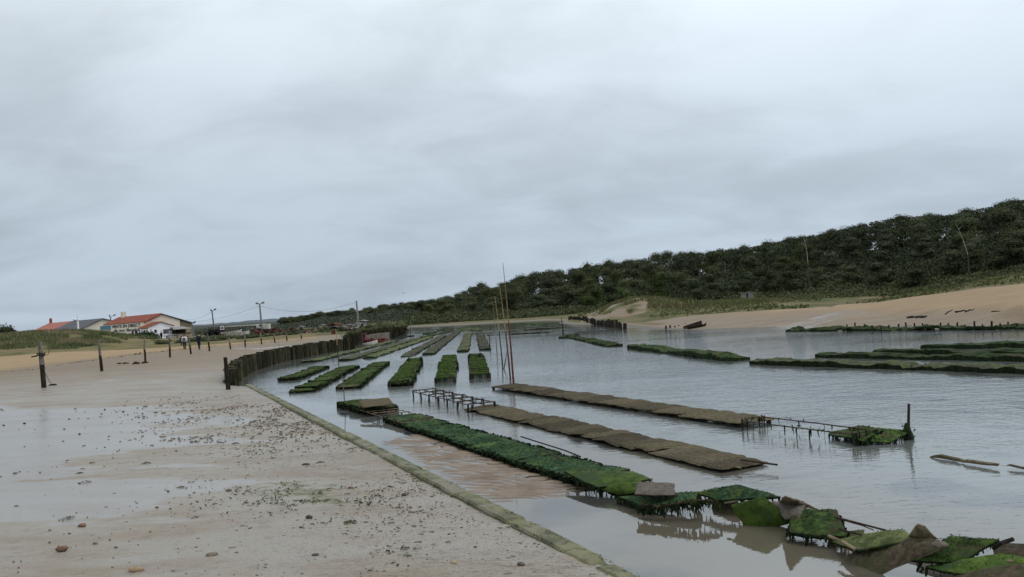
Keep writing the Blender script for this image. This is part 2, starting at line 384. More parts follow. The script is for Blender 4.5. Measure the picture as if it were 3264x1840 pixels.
rest_pts += [d3(*a) for a in [(2030, 122, 3.05), (2120, 124, 2.6), (1950, 124, 2.3), (2220, 122, 1.5), (1890, 128, 1.2), (2040, 140, 2.4), (2100, 150, 1.2), (1850, 150, .5), (1950, 155, .8),
    (2400, 150, 1.6), (2900, 150, 1.6), (3200, 110, 2.8), (3264, 100, 2.9), (3600, 110, 3.2), (2700, 150, 1.4),
    (3500, 130, 4.2), (3264, 135, 3.6), (2800, 165, 2.3), (2400, 175, 2.0), (2000, 185, 1.5), (1750, 195, .9), (1600, 195, .8), (1500, 200, .8), (1400, 195, .7), (1300, 200, .6), (1300, 260, .8), (1100, 300, .8), (900, 300, .8), (700, 300, .8), (300, 300, .8), (-300, 300, .8), (-300, 175, .7), (300, 175, .6), (700, 175, .6), (1000, 175, .6), (1200, 175, .5),
    (3700, 200, 19), (3264, 222, 15.5), (2900, 245, 14.2), (2600, 262, 12.8), (2400, 275, 11.6), (2000, 295, 8.6), (1750, 315, 5.6), (1500, 345, 3.2), (1300, 390, 1.5), (1100, 480, .8), (900, 600, .8), (500, 600, .8),
    (3700, 600, 22), (3264, 600, 16), (2400, 600, 11), (1750, 700, 5), (1300, 900, 1.5), (600, 900, .8), (-300, 900, .8), (3700, 4000, 12), (1600, 4000, 3), (-300, 4000, 2)]]
rest_pts += [(4.5, 3, -.6), (8, 2, -.6), (20, 6, -.6), (12, 14, -.6), (40, 20, -.5), (60, 20, .2)]
ZR = RBF(rest_pts)
def zgrid(x, y):
    x = np.asarray(x, float); y = np.asarray(y, float)
    ins = inside(LAND, x, y)
    z = np.where(ins, ZL(x, y), np.maximum(ZR(x, y), -.7))
    return z, ins
def zat(x, y):
    z, _ = zgrid(np.array([x]), np.array([y])); return float(z[0])
def zat_many(xs, ys): return zgrid(np.array(xs), np.array(ys))[0]
def sstep(a, b, x):
    t = np.clip((x - a) / (b - a), 0, 1); return t * t * (3 - 2 * t)
def vnoise(x, y, s, seed=0):
    """value noise on numpy arrays, two octaves"""
    def one(u, v, k):
        iu = np.floor(u).astype(int); iv = np.floor(v).astype(int); fu = u - iu; fv = v - iv
        fu = fu * fu * (3 - 2 * fu); fv = fv * fv * (3 - 2 * fv)
        def h(a, b): q = np.sin(a * 127.1 + b * 311.7 + k * 74.7) * 43758.5453; return q - np.floor(q)
        return (h(iu, iv) * (1 - fu) + h(iu + 1, iv) * fu) * (1 - fv) + (h(iu, iv + 1) * (1 - fu) + h(iu + 1, iv + 1) * fu) * fv
    return .65 * one(x * s, y * s, seed) + .35 * one(x * s * 2.3 + 5, y * s * 2.3 + 9, seed + 3)

def poly(pts, z):
    return [tuple(G(a, b, z).xy) for a, b in pts]
wrack_xy = [tuple(G(*a).xy) for a in [(-900, 1330, .6), (0, 1192, .63), (200, 1165, .62), (350, 1145, .6), (480, 1128, .58), (600, 1116, .56), (750, 1103, .55), (900, 1090, .55), (1010, 1081, .6)]]
dry_poly = wrack_xy + [tuple(D(1010, 1000, 140).xy), tuple(D(-900, 1000, 140).xy)]
film_poly = poly([(-200, 1296), (300, 1296), (560, 1300), (620, 1318), (760, 1335), (480, 1345), (420, 1362), (560, 1395), (860, 1398), (420, 1440), (300, 1470), (160, 1510), (400, 1500), (560, 1480), (480, 1520), (740, 1520), (700, 1550), (450, 1600), (560, 1640), (300, 1660), (-200, 1660)], .47)
puddle_poly = poly([(755, 1109), (820, 1108), (940, 1098), (900, 1104), (830, 1111), (770, 1112)], .53)
right_wet = poly([(2590, 1012), (2700, 1000), (2820, 1006), (2700, 1018), (2560, 1030), (2420, 1045), (2200, 1050), (2440, 1028)], .5)
mud_poly = poly([(2480, 985), (2650, 985), (2800, 962), (2950, 955), (3050, 940), (2960, 932), (2780, 945), (2600, 962), (2480, 972)], .8)

SA = [(2040, 1052, .02), (2110, 1030, .35), (2060, 1020, .5), (2200, 1003, .7), (2350, 991, .9), (2500, 985, 1.0)]
sandR = [tuple(G(*a).xy) for a in SA] + [tuple(D(a, 1000, b).xy) for a, b in ((2640, 86), (2760, 88), (2880, 90), (3000, 88), (3110, 85), (3264, 84), (3600, 82))] + [tuple(G(*a).xy) for a in [(3600, 1050, 0), (3264, 1050, 0), (2600, 1058, 0), (2200, 1062, 0)]]
def make_ground():
    az = np.radians(np.concatenate([np.linspace(-100, -38, 40, endpoint=False), np.linspace(-38, 38, 760), np.linspace(38.5, 100, 40)]))
    rr = np.concatenate([np.geomspace(1.2, 420, 760), np.geomspace(430, 6000, 40)])
    A, RR = np.meshgrid(az, rr, indexing='ij')
    x = np.sin(A) * RR; y = np.cos(A) * RR
    z, ins = zgrid(x, y)
    pix_soft = np.minimum(RR / 60, 1.5)
    # gentle relief
    z = z + np.where(ins, .05, .0) * (vnoise(x, y, .35, 1) - .5) * np.minimum(RR / 8, 1)
    z = z + np.where(ins & (RR < 60), .016, 0) * (vnoise(x, y, 2.1, 4) - .5)
    z = z + np.where(~ins & (z > .5), .5, 0) * (vnoise(x, y, .12, 2) - .5)
    grassL = ins * sstep(1.0, 1.6, z + (vnoise(x, y, .5, 7) - .5) * .7) * (RR > 84)
    z = z + grassL * (vnoise(x, y, .4, 9) - .5) * .6
    n, m = x.shape
    me = bpy.data.meshes.new('ground')
    co = np.stack([x, y, z], -1).reshape(-1, 3)
    idx = np.arange(n * m).reshape(n, m)
    q = np.stack([idx[:-1, :-1], idx[1:, :-1], idx[1:, 1:], idx[:-1, 1:]], -1).reshape(-1, 4)
    me.vertices.add(len(co)); me.vertices.foreach_set('co', co.ravel())
    me.loops.add(q.size); me.loops.foreach_set('vertex_index', q.ravel().astype(np.int32))
    me.polygons.add(len(q)); me.polygons.foreach_set('loop_start', np.arange(0, q.size, 4, dtype=np.int32))
    me.polygons.foreach_set('loop_total', np.full(len(q), 4, np.int32)); me.polygons.foreach_set('use_smooth', np.ones(len(q), bool))
    me.update(); me.validate()
    # surface zones
    dryd = segdist(wrack_xy, x, y); dryin = inside(dry_poly, x, y)
    dry = np.where(dryin, sstep(0, 5, dryd), 0) * ins
    sr = inside(sandR, x, y); srd = segdist(sandR + sandR[:1], x, y); srs = np.where(sr, srd, -srd) + (vnoise(x, y, .25, 15) - .5) * 3
    onsand = sstep(-.8, .8, srs) * (~ins)
    dry = np.maximum(dry, onsand * sstep(.35, 1.1, z + (vnoise(x, y, .15, 11) - .5) * .5) * .8)
    film = inside(film_poly, x, y) * 1.0
    fd = segdist(film_poly + film_poly[:1], x, y); film = sstep(-.9, .9, np.where(film > 0, fd, -fd) + (vnoise(x * .4, y * 1.6, .7, 41) - .5) * 2.2)
    for pp in (puddle_poly, right_wet):
        i2 = inside(pp, x, y); f2 = segdist(pp + pp[:1], x, y); film = np.maximum(film, np.where(i2, .5 + .5 * sstep(0, .8, f2), .5 * (1 - sstep(0, .8, f2))))
    grassR = (~ins) * np.where(x > -30, 1, 0) * np.maximum(sstep(110, 125, RR), inside(poly([(1840, 1012), (1960, 975), (2250, 985), (2400, 1003), (2180, 1035), (1960, 1025)], .6), x, y) * .75) * sstep(.45, .9, z + (vnoise(x, y, .2, 5) - .5) * .8)
    sandtop = inside([tuple(D(1850, 1000, 110).xy), tuple(D(2062, 1000, 110).xy), tuple(D(2068, 1000, 124).xy), tuple(D(1850, 1000, 138).xy)], x, y) * sstep(.4, .6, vnoise(x, y, .3, 21) + .12)
    ngr = inside([tuple(D(2960, 1000, 92).xy), tuple(D(3120, 1000, 84).xy), tuple(D(3700, 1000, 84).xy), tuple(D(3700, 1000, 130).xy), tuple(D(2900, 1000, 130).xy)], x, y)
    grassR = np.maximum(grassR, (~ins) * (x > -30) * (RR > 60) * sstep(.05, .25, z) * .9) * (1 - onsand)
    grass = np.clip(np.maximum.reduce([grassL, grassR * (1 - .95 * sandtop), ngr * sstep(1.5, 2.3, z + (vnoise(x, y, .4, 6) - .5) * 1.2), (RR > 140) * (z > .4) * (~ins) * (1 - .95 * sandtop) * 1.0]), 0, 1)
    vill = ins * (RR > 96) * (x > -62) * sstep(.52, .62, z + (vnoise(x, y, .3, 31) - .5) * .2)
    grass = np.maximum(grass, vill * .8)
    mud = inside(mud_poly, x, y) * 1.0
    mud = np.maximum(mud, (z < .09) * (z > -.8) * (~ins) * 1.0)
    brk = inside([tuple(D(a, 1000, b).xy) for a, b in ((1100, 68), (1150, 72), (1320, 88), (1320, 135), (1060, 135), (1075, 98))], x, y)
    mud = np.maximum(mud, brk * 1.2)
    # algae patches near the concrete edge
    alg = np.zeros_like(x)
    for (px, py, sx, sy, a) in [(950, 1555, 1.6, .8, 1), (1000, 1590, 1.1, .5, 1), (830, 1545, .9, .5, .8), (1010, 1475, .5, .35, .9), (860, 1440, 1.2, .7, .6), (800, 1480, .9, .5, .6), (690, 1340, .7, .4, .4), (870, 1620, .9, .5, .6), (1290, 1770, .35, .5, .8), (1120, 1670, .5, .25, .7)]:
        p = G(px, py, .43); alg = np.maximum(alg, a * np.exp(-((x - p.x) / sx) ** 2 - ((y - p.y) / sy / 1.6) ** 2))
    edge = segdist([tuple(Q1p), tuple(Q2p)], x, y)
    clod = ins * np.exp(-(edge / 2.6) ** 2) * (RR < 60)
    film = np.maximum(film, ins * (RR < 45) * .27 * sstep(1.5, 4, edge) * (1 - dry))
    film[~ins] *= .5
    for nme, arr in (('dry', dry), ('film', film), ('grassy', grass), ('mud', mud), ('algae', alg), ('clod', clod)):
        at = me.attributes.new(nme, 'FLOAT', 'POINT'); at.data.foreach_set('value', arr.astype(np.float32).ravel())
    t = NT('shore_ground'); vec = t.coord()
    ln = t.noise(.75, 6, .66, t.coord((.6, 1.5, 1))); mn = t.noise(6, 5, .65, vec); fn = t.noise(34, 4, .6, vec); xn = t.noise(110, 3, .6, vec)
    wet = t.mix(t.ramp(ln, .30, .60), (.222, .168, .112), (.278, .250, .208))
    wet = t.mix(t.mth('MULTIPLY', t.ramp(mn, .52, .72), .5), wet, (.13, .105, .08))
    dryc = t.mix(t.ramp(ln, .3, .7), (.37, .27, .165), (.45, .335, .21))
    dryc = t.mix(t.mth('MULTIPLY', t.ramp(mn, .56, .75), .45), dryc, (.22, .16, .10))
    col = t.mix(t.attr('dry'), wet, dryc)
    speck = t.mth('MULTIPLY', t.ramp(fn, .56, .66), t.mth('ADD', t.mth('MULTIPLY', t.attr('clod'), .8), .22), True)
    col = t.mix(speck, col, (.055, .044, .034))
    sp2 = t.mth('MULTIPLY', t.ramp(t.noise(9, 5, .7, t.coord((.55, 1.7, 1))), .53, .62), t.mth('ADD', t.mth('MULTIPLY', t.attr('clod'), .62), .10), True)
    col = t.mix(t.mth('MULTIPLY', sp2, t.ramp(ln, .62, .42)), col, (.085, .066, .048))
    col = t.mix(t.mth('MULTIPLY', t.attr('mud'), .8), col, t.mix(t.ramp(mn, .4, .6), (.062, .055, .044), (.115, .10, .08)))
    dcol = t.n('ShaderNodeNewGeometry'); ln_ = t.n('ShaderNodeVectorMath', operation='LENGTH'); t.l(dcol.outputs['Position'], ln_.inputs[0])
    tanf = t.mth('MULTIPLY', t.ramp(ln_.outputs['Value'], 32, 58), t.mth('SUBTRACT', .75, t.mth('MULTIPLY', t.attr('dry'), .4)))
    tanf = t.mth('MULTIPLY', tanf, t.mth('SUBTRACT', 1.0, t.attr('mud'), True))
    tide = t.noise(.5, 5, .7, t.coord((.25, 2.2, 1)))
    col = t.mix(tanf, col, t.mix(t.ramp(tide, .35, .65), (.165, .118, .074), (.225, .163, .104)))
    gcol = t.mix(t.ramp(t.noise(.45, 5, .65, vec), .36, .62), (.045, .06, .024), (.13, .135, .062))
    gcol = t.mix(t.ramp(t.noise(.12, 3, .5, vec), .48, .62), gcol, (.16, .13, .075))
    gm = t.mth('MULTIPLY', t.attr('grassy'), t.ramp(t.mth('ADD', t.noise(1.6, 4, .7, vec), t.mth('MULTIPLY', t.attr('grassy'), .35)), .52, .66))
    col = t.mix(gm, col, gcol)
    col = t.mix(t.ramp(ln_.outputs['Value'], 185, 330), col, (.060, .066, .054))
    am = t.ramp(t.mth('MULTIPLY', t.attr('algae'), t.noise(3.2, 6, .72, t.coord((.7, 1.7, 1)))), .43, .50)
    am = t.mth('MULTIPLY', am, t.ramp(mn, .34, .5))
    col = t.mix(t.mth('MULTIPLY', am, .9), col, (.085, .09, .022))
    fn2 = t.ramp(t.mth('ADD', t.attr('film'), t.mth('MULTIPLY', t.mth('MULTIPLY', t.mth('SUBTRACT', t.noise(1.1, 5, .62, t.coord((.55, 1.6, 1))), .5), 2.3), t.mth('MULTIPLY', t.attr('film'), 3.0, True))), .38, .66)
    damp = t.mth('SUBTRACT', 1.0, t.attr('dry'))
    rough = t.mth('SUBTRACT', .85, t.mth('MULTIPLY', damp, .36))
    rough = t.mth('SUBTRACT', rough, t.mth('MULTIPLY', fn2, .2), True)
    rough = t.mth('ADD', rough, t.mth('MULTIPLY', t.attr('grassy'), .5), True)
    col = t.mix(t.mth('MULTIPLY', fn2, .32), col, (.10, .085, .07))
    h = t.mth('ADD', t.mth('MULTIPLY', fn, .6), t.mth('MULTIPLY', xn, .25)); h = t.mth('ADD', h, t.mth('MULTIPLY', mn, 1.2))
    bstr = t.mth('MULTIPLY', t.mth('SUBTRACT', 1.0, t.mth('MULTIPLY', fn2, .93)), .55)
    bp = t.n('ShaderNodeBump'); bp.inputs['Distance'].default_value = .05; t.l(bstr, bp.inputs['Strength']); t.l(h, bp.inputs['Height'])
    b = t.bsdf(col, rough, bp.outputs[0], .5)
    t.l(t.mth('MULTIPLY', t.mth('ADD', t.mth('MULTIPLY', damp, .38), .06), t.mth('SUBTRACT', 1.0, t.mth('MULTIPLY', t.ramp(ln_.outputs['Value'], 22, 60), .9))), b.inputs['Specular IOR Level'])
    t.l(t.mth('ADD', t.mth('MULTIPLY', fn2, .5), .12), b.inputs['Coat Weight'])
    t.l(t.mth('MULTIPLY', damp, 0.0), b.inputs['Coat Roughness']); b.inputs['Coat IOR'].default_value = 1.33
    b.inputs['Coat Roughness'].default_value = .2
    for lk in list(b.inputs['Coat Roughness'].links): t.t.links.remove(lk)
    t.l(t.mth('MULTIPLY', t.mth('MULTIPLY', fn2, .4), t.mth('SUBTRACT', 1.0, t.attr('grassy'))), b.inputs['Coat Weight'])
    me.materials.append(t.mat)
    o = link('ground', me); tag(o, kind='structure')
    return o
ground = make_ground()

# ------------------------------------------------------------------ water
def make_water():
    az = np.radians(np.linspace(-45, 70, 300)); rr = np.geomspace(3.0, 900, 300)
    A, RR = np.meshgrid(az, rr, indexing='ij'); x = np.sin(A) * RR; y = np.cos(A) * RR
    n, m = x.shape; co = np.stack([x, y, np.zeros_like(x)], -1).reshape(-1, 3); idx = np.arange(n * m).reshape(n, m)
    qd = np.stack([idx[:-1, :-1], idx[1:, :-1], idx[1:, 1:], idx[:-1, 1:]], -1).reshape(-1, 4)
    # the pond behind the land is left out: drop faces that lie wholly under the near beach
    cx = x.ravel()[qd].mean(1); cy = y.ravel()[qd].mean(1)
    keep = ~(inside(LAND, cx, cy) & (segdist([tuple(p) for p in [Q3p, Q2p, Q1p]] + [tuple(p) for p in wall_in + shore2], cx, cy) > 4 + np.hypot(cx, cy) * .05))
    keep &= np.hypot(cx, cy) < 260
    qd = qd[keep]
    me = bpy.data.meshes.new('water')
    me.from_pydata([tuple(c) for c in co], [], [tuple(int(i) for i in f) for f in qd])
    near = segdist([tuple(Q3p), tuple(Q2p), tuple(Q1p)], x, y)
    at = me.attributes.new('shallow', 'FLOAT', 'POINT'); at.data.foreach_set('value', ((1 - sstep(3.0, 7.5, near)) * (1 - .9 * sstep(13, 24, RR))).astype(np.float32).ravel())
    g1 = G(1280, 1340).xy; g2 = G(2120, 1560).xy; g3_ = G(3264, 1790).xy
    line = [tuple(g1), tuple(g2), tuple(g3_)]
    # calm behind the row of bags that breaks the breeze
    side = (x - g1.x) * (g3_.y - g1.y) - (y - g1.y) * (g3_.x - g1.x)
    calm = np.clip(np.maximum((side < 0) * 1.0, 0), 0, 1)
    dd = segdist(line, x, y); 
    cp = [tuple(Q3p), tuple(Q1p), tuple(g1)] + [tuple(G(*q).xy) for q in ((1800, 1475), (2060, 1560), (2300, 1600), (2520, 1660), (2750, 1740), (3000, 1790), (3500, 1860))]
    ci = inside(cp, x, y); cd = segdist(cp + cp[:1], x, y); sidep = np.where(ci, .6 + .4 * sstep(0, 1, cd), .6 * (1 - sstep(0, 1.5, cd)))
    at = me.attributes.new('calm', 'FLOAT', 'POINT'); at.data.foreach_set('value', sidep.astype(np.float32).ravel())
    at = me.attributes.new('far', 'FLOAT', 'POINT'); at.data.foreach_set('value', sstep(25, 90, RR).astype(np.float32).ravel())
    me.update()
    t = NT('estuary_water'); vec = t.coord()
    murk = t.mix(t.attr('shallow'), (.125, .135, .125), (.13, .113, .084))
    weedn = t.noise(.7, 3, .5, t.coord((.8, 1.0, 1)), .6)
    murk = t.mix(t.mth('MULTIPLY', t.ramp(weedn, .52, .66), .75), murk, (.03, .038, .042))
    r1 = t.noise(5.2, 3, .55, t.coord((.75, 1.25, 1)), .3); r2 = t.noise(1.5, 3, .5, t.coord((.7, 1.2, 1)))
    gust = t.ramp(t.noise(.11, 3, .5, t.coord((.5, 1.4, 1))), .38, .62)
    r3 = t.noise(15, 2, .5, t.coord((.7, 1.2, 1)), .2)
    h = t.mth('ADD', t.mth('ADD', r1, t.mth('MULTIPLY', r2, 1.2)), t.mth('MULTIPLY', r3, .34))
    st = t.mth('MULTIPLY', t.mth('SUBTRACT', 1.0, t.mth('MULTIPLY', t.attr('calm'), .93)), t.mth('ADD', t.mth('MULTIPLY', gust, .5), .5))
    st = t.mth('MULTIPLY', st, t.mth('SUBTRACT', 1.0, t.mth('MULTIPLY', t.attr('far'), .5)))
    bp = t.n('ShaderNodeBump'); bp.inputs['Distance'].default_value = .045; t.l(t.mth('MULTIPLY', st, .28), bp.inputs['Strength']); t.l(h, bp.inputs['Height'])
    b = t.bsdf(murk, .02, bp.outputs[0], .5); b.inputs['IOR'].default_value = 2.55
    t.l(t.mth('SUBTRACT', 1.0, t.mth('MULTIPLY', t.attr('shallow'), .1)), b.inputs['Alpha'])
    me.materials.append(t.mat)
    o = link('water', me); tag(o, kind='structure')
make_water()

# rippled sand bank that just breaks the surface beside the concrete edge
def make_bank():
    c = G(1640, 1465, 0).xy
    a = [G(*p, 0).xy for p in ((1180, 1410), (1330, 1380), (1560, 1412), (1850, 1500), (1900, 1545), (1760, 1590), (1560, 1610), (1420, 1530))]
    P = [tuple(p) for p in a]
    e1 = V((qdir.x, qdir.y)).normalized(); e2 = V((-e1.y, e1.x))
    us = np.arange(-8.0, 6.5, .035); vs = np.arange(-4.2, 4.2, .035)
    Ug, Vg = np.meshgrid(us, vs, indexing='ij'); x = c.x + e1.x * Ug + e2.x * Vg; y = c.y + e1.y * Ug + e2.y * Vg
    ins = inside(P, x, y); dd = segdist(P + P[:1], x, y); sd_ = np.where(ins, dd, -dd)
    hmp = np.clip(sd_ * .03, -.4, .012) - .007
    # ripple crests run roughly across the line of sight
    ph = (y * 1.0 + x * .35 + (vnoise(x, y, .9, 3) - .5) * 1.3 + (vnoise(x, y, 3, 6) - .5) * .25) * 2 * math.pi / .25
    rip = np.sin(ph) + .35 * np.sin(2 * ph + .8)
    z = hmp + rip * .011 * sstep(-.6, .6, sd_) + (vnoise(x, y, 1.2, 8) - .5) * .016
    z = np.maximum(z, -.45)
    n, m = x.shape; idx = np.arange(n * m).reshape(n, m)
    qd = np.stack([idx[:-1, :-1], idx[1:, :-1], idx[1:, 1:], idx[:-1, 1:]], -1).reshape(-1, 4)
    zz_ = z.ravel()[qd].max(1); ok = zz_ > -.2
    beam_side = ((x - Q1p.x) * QN.x + (y - Q1p.y) * QN.y).ravel()[qd].min(1) > .02
    qd = qd[ok & beam_side]
    me = bpy.data.meshes.new('sand_bank')
    me.from_pydata([tuple(p) for p in np.stack([x, y, z], -1).reshape(-1, 3)], [], [tuple(int(i) for i in f) for f in qd])
    me.polygons.foreach_set('use_smooth', [True] * len(qd)); me.update()
    t = NT('rippled_wet_sand'); vec = t.coord()
    col = t.mix(t.ramp(t.noise(2.5, 4, .6, vec), .35, .65), (.135, .092, .058), (.195, .137, .09))
    t.bsdf(col, .42, t.bump(t.noise(50, 3, .6, vec), .25, .01), .35)
    me.materials.append(t.mat)
    tag(link('sand_bank', me), kind='structure')
make_bank()

# far wooded ridge on the horizon, its haze put into the colour
def make_far_hills():
    mb = MB(); pts = []
    prof = [(-400, 1094), (0, 1078), (400, 1056), (560, 1048), (620, 1042), (680, 1037), (740, 1031), (800, 1023), (860, 1019), (910, 1016), (960, 1009), (1010, 1004), (1100, 1000), (1300, 990), (1500, 985)]
    xs = np.linspace(-400, 1500, 420); ys = np.interp(xs, [p[0] for p in prof], [p[1] for p in prof])
    for k, dist in enumerate((1500, 1640)):
        top = []; bot = []
        for i, (px, py) in enumerate(zip(xs, ys)):
            dy = (mnoise.noise(V((px * .05, k * 9.3, 0))) * 2.4 + mnoise.noise(V((px * .17, k * 3.3, 5))) * 1.5)
            top.append(D(px, py - dy - (2 if k else -2.5), dist)); b = D(px, py, dist - 90); bot.append(V((b.x, b.y, 0)))
        n = len(top); mid = [(a * .55 + b * .45) + V((0, 0, 2.5)) for a, b in zip(top, bot)]
        mb.add(top + mid + bot, [(i, i + 1, n + i + 1, n + i) for i in range(n - 1)] + [(n + i, n + i + 1, 2 * n + i + 1, 2 * n + i) for i in range(n - 1)])
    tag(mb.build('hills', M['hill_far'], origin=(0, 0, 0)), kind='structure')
make_far_hills()
# ------------------------------------------------------------------ oyster bags and tables
def strand_strip(mb, p, length, width, drift, m=0, seg=3):
    """one hanging ribbon of weed"""
    a = random.uniform(0, math.pi); wv = V((math.cos(a), math.sin(a), 0)) * width * .5
    prev = None
    for i in range(seg + 1):
        k = i / seg
        c = V(p) + V((drift[0] * k + random.uniform(-.01, .01), drift[1] * k + random.uniform(-.01, .01), -length * k))
        ww = wv * (1 - .55 * k)
        cur = (c - ww, c + ww)
        if prev: mb.quad(prev[0], prev[1], cur[1], cur[0], m)
        prev = cur
def tuft_leaf(mb, p, s, m=0, flat=.4):
    n = V((random.gauss(0, 1), random.gauss(0, 1), random.gauss(0, flat))).normalized()
    u = n.orthogonal().normalized(); v = n.cross(u)
    a = random.uniform(0, 6.28); u, v = u * math.cos(a) + v * math.sin(a), v * math.cos(a) - u * math.sin(a)
    s2 = s * random.uniform(.14, .34)
    mb.add([V(p) - u * s, V(p) + v * s2 + V((0, 0, s * .3)), V(p) + u * s, V(p) - v * s2], [(0, 1, 2, 3)], m)

def patch_bag(corners, thick=.07, nu=12, nv=9, bulge=.04, amp=.025, seed=0, mats=None, weed=None, side_weed=None, tuft=0, fringe=0, fl=.2, tuft_s=.03, corner=.03):
    """bag from 4 top corners (u along 0-1, v along 0-3); returns (bag MB, weed MB)"""
    c = [V(p) for p in corners]; mb = MB(); wb = MB()
    top = []; nrm = (c[1] - c[0]).cross(c[3] - c[0]).normalized()
    if nrm.z < 0: nrm = -nrm
    for j in range(nv + 1):
        for i in range(nu + 1):
            u, v = i / nu, j / nv
            p = (c[0] * (1 - u) + c[1] * u) * (1 - v) + (c[3] * (1 - u) + c[2] * u) * v
            e = min(1, 4 * u * (1 - u) * 1.5) * min(1, 4 * v * (1 - v) * 1.5)
            nz = mnoise.noise(V((p.x * 5 + seed * 13.7, p.y * 5, seed * 5.1))) + .6 * mnoise.noise(V((p.x * 13 + seed, p.y * 13, seed * 2.2))) + (.7 * mnoise.noise(V((p.x * 31 + seed, p.y * 31, seed * 3.2))) if tuft else 0)
            p = p + nrm * (bulge * e + amp * nz * (.5 + .5 * e))
            cu, cv = abs(2 * u - 1), abs(2 * v - 1); ctr = sum(c, V((0, 0, 0))) / 4
            p = ctr + (p - ctr) * (1 - corner * (cu * cv) ** 5)
            p = p + V((mnoise.noise(V((p.x * 4, p.y * 4, seed + 9))), mnoise.noise(V((p.x * 4, p.y * 4, seed + 19))), (.8 if not tuft else .35) * mnoise.noise(V((p.x * 2.6, p.y * 2.6, seed + 29))))) * .03
            top.append(p)
    W = nu + 1
    bot = []
    for k, p in enumerate(top):
        i, j = k % W, k // W; u, v = i / nu, j / nv
        e = min(1, 4 * u * (1 - u) * 1.5) * min(1, 4 * v * (1 - v) * 1.5)
        bot.append(p - nrm * (thick * (.35 + .65 * e)))
    N = len(top); fs = []; ms = []
    for j in range(nv):
        for i in range(nu):
            a = j * W + i
            mb.add([top[a], top[a + 1], top[a + W + 1], top[a + W]], [(0, 1, 2, 3)], 0)
    mb.v = [tuple(p) for p in top] + [tuple(p) for p in bot]; mb.f = []; mb.m = []
    for j in range(nv):
        for i in range(nu):
            a = j * W + i
            mb.f.append((a, a + 1, a + W + 1, a + W)); mb.m.append(0)
            mb.f.append((N + a, N + a + W, N + a + W + 1, N + a + 1)); mb.m.append(1)
    ring = [i for i in range(W)] + [j * W + nu for j in range(1, nv + 1)] + [nv * W + i for i in range(nu - 1, -1, -1)] + [j * W for j in range(nv - 1, 0, -1)]
    for k in range(len(ring)):
        a, b = ring[k], ring[(k + 1) % len(ring)]
        mb.f.append((a, N + a, N + b, b)); mb.m.append(1)
    for _ in range(tuft):
        u, v = random.random(), random.random()
        k = min(nv, int(v * nv + .5)) * W + min(nu, int(u * nu + .5))
        p = top[k] + V((random.uniform(-1, 1) * .04, random.uniform(-1, 1) * .035, 0))
        if mnoise.noise(p * 3.1 + V((seed, 0, 0))) > -.15: tuft_leaf(wb, p + nrm * .004, tuft_s * random.uniform(.5, 1.3), 0, 2.2)
    for _ in range(fringe):
        k = random.choice(ring)
        p = top[k] * .7 + bot[k] * .3
        strand_strip(wb, p + V((random.uniform(-.03, .03), random.uniform(-.03, .03), 0)), fl * random.uniform(.3, 1.15), random.uniform(.02, .05), (random.uniform(-.03, .03), random.uniform(-.03, .03)), 1)
    return mb, wb

def std_bag(L, W_, seed, weedy, fl=.22, style='weed'):
    hx, hy = L / 2, W_ / 2
    j = lambda: random.uniform(-.025, .025)
    sag = random.uniform(-.02, .02)
    c = [(-hx + j(), -hy + j(), sag), (hx + j(), -hy + j(), j()), (hx + j(), hy + j(), j()), (-hx + j(), hy + j(), sag + j())]
    if weedy:
        mb, wb = patch_bag(c, .09, 26, 15, .03, .03, seed, tuft=800, fringe=0, tuft_s=.017)
        for sgn in (-1, 1):
            for k in range(64):
                y = random.uniform(-hy, hy); x = sgn * (hx + random.uniform(-.06, .0))
                strand_strip(wb, (x, y, random.uniform(-.03, .03)), fl * random.uniform(.35, 1.25), random.uniform(.03, .075), (sgn * random.uniform(-.03, .03), random.uniform(-.03, .03)), 1)
        for sgn in (-1, 1):
            for k in range(8):
                strand_strip(wb, (random.uniform(-hx, hx), sgn * hy * .9, -.03), fl * random.uniform(.2, .5), random.uniform(.03, .06), (0, 0), 1)
    else:
        mb, wb = patch_bag(c, .065, 16, 10, .022, .016, seed, corner=.03)
        # thin pale lip along the sealed end and a few shreds
        mb2 = MB()
        for k in range(10):
            strand_strip(wb, (random.choice((-hx, hx)), random.uniform(-hy, hy), -.03), random.uniform(.05, .22), random.uniform(.008, .02), (0, 0), 1)
        for k in range(16):
            tuft_leaf(wb, (random.uniform(-hx, hx), random.uniform(-hy, hy), .035), random.uniform(.008, .02))
    return mb, wb

proto = {}
def proto_bags(key, L, W_, n, weedy, mats, wmats, fl=.22):
    out = []
    for k in range(n):
        mb, wb = std_bag(L, W_, k * 7 + len(proto) * 31, weedy, fl)
        me = mb.mesh('oyster_bag', mats, smooth=True)
        wm_ = wb.mesh('seaweed', wmats)
        out.append((me, wm_))
    proto[key] = out
proto_bags('green', 1.0, .52, 5, True, [M['weed_blue'], M['weed_dark']], [M['weed_blue'], M['weed_dark']], .14)
proto_bags('moss', .95, .50, 5, True, [M['weed'], M['weed_dark']], [M['weed'], M['weed_dark']], .17)
proto_bags('olive', .95, .50, 3, True, [M['weed_olive'], M['weed_dark']], [M['weed_olive'], M['weed_dark']], .17)
proto_bags('brown', 1.0, .56, 6, False, [M['bag_brown'], M['bag_edge']], [M['weed_olive'], M['weed_dark']])

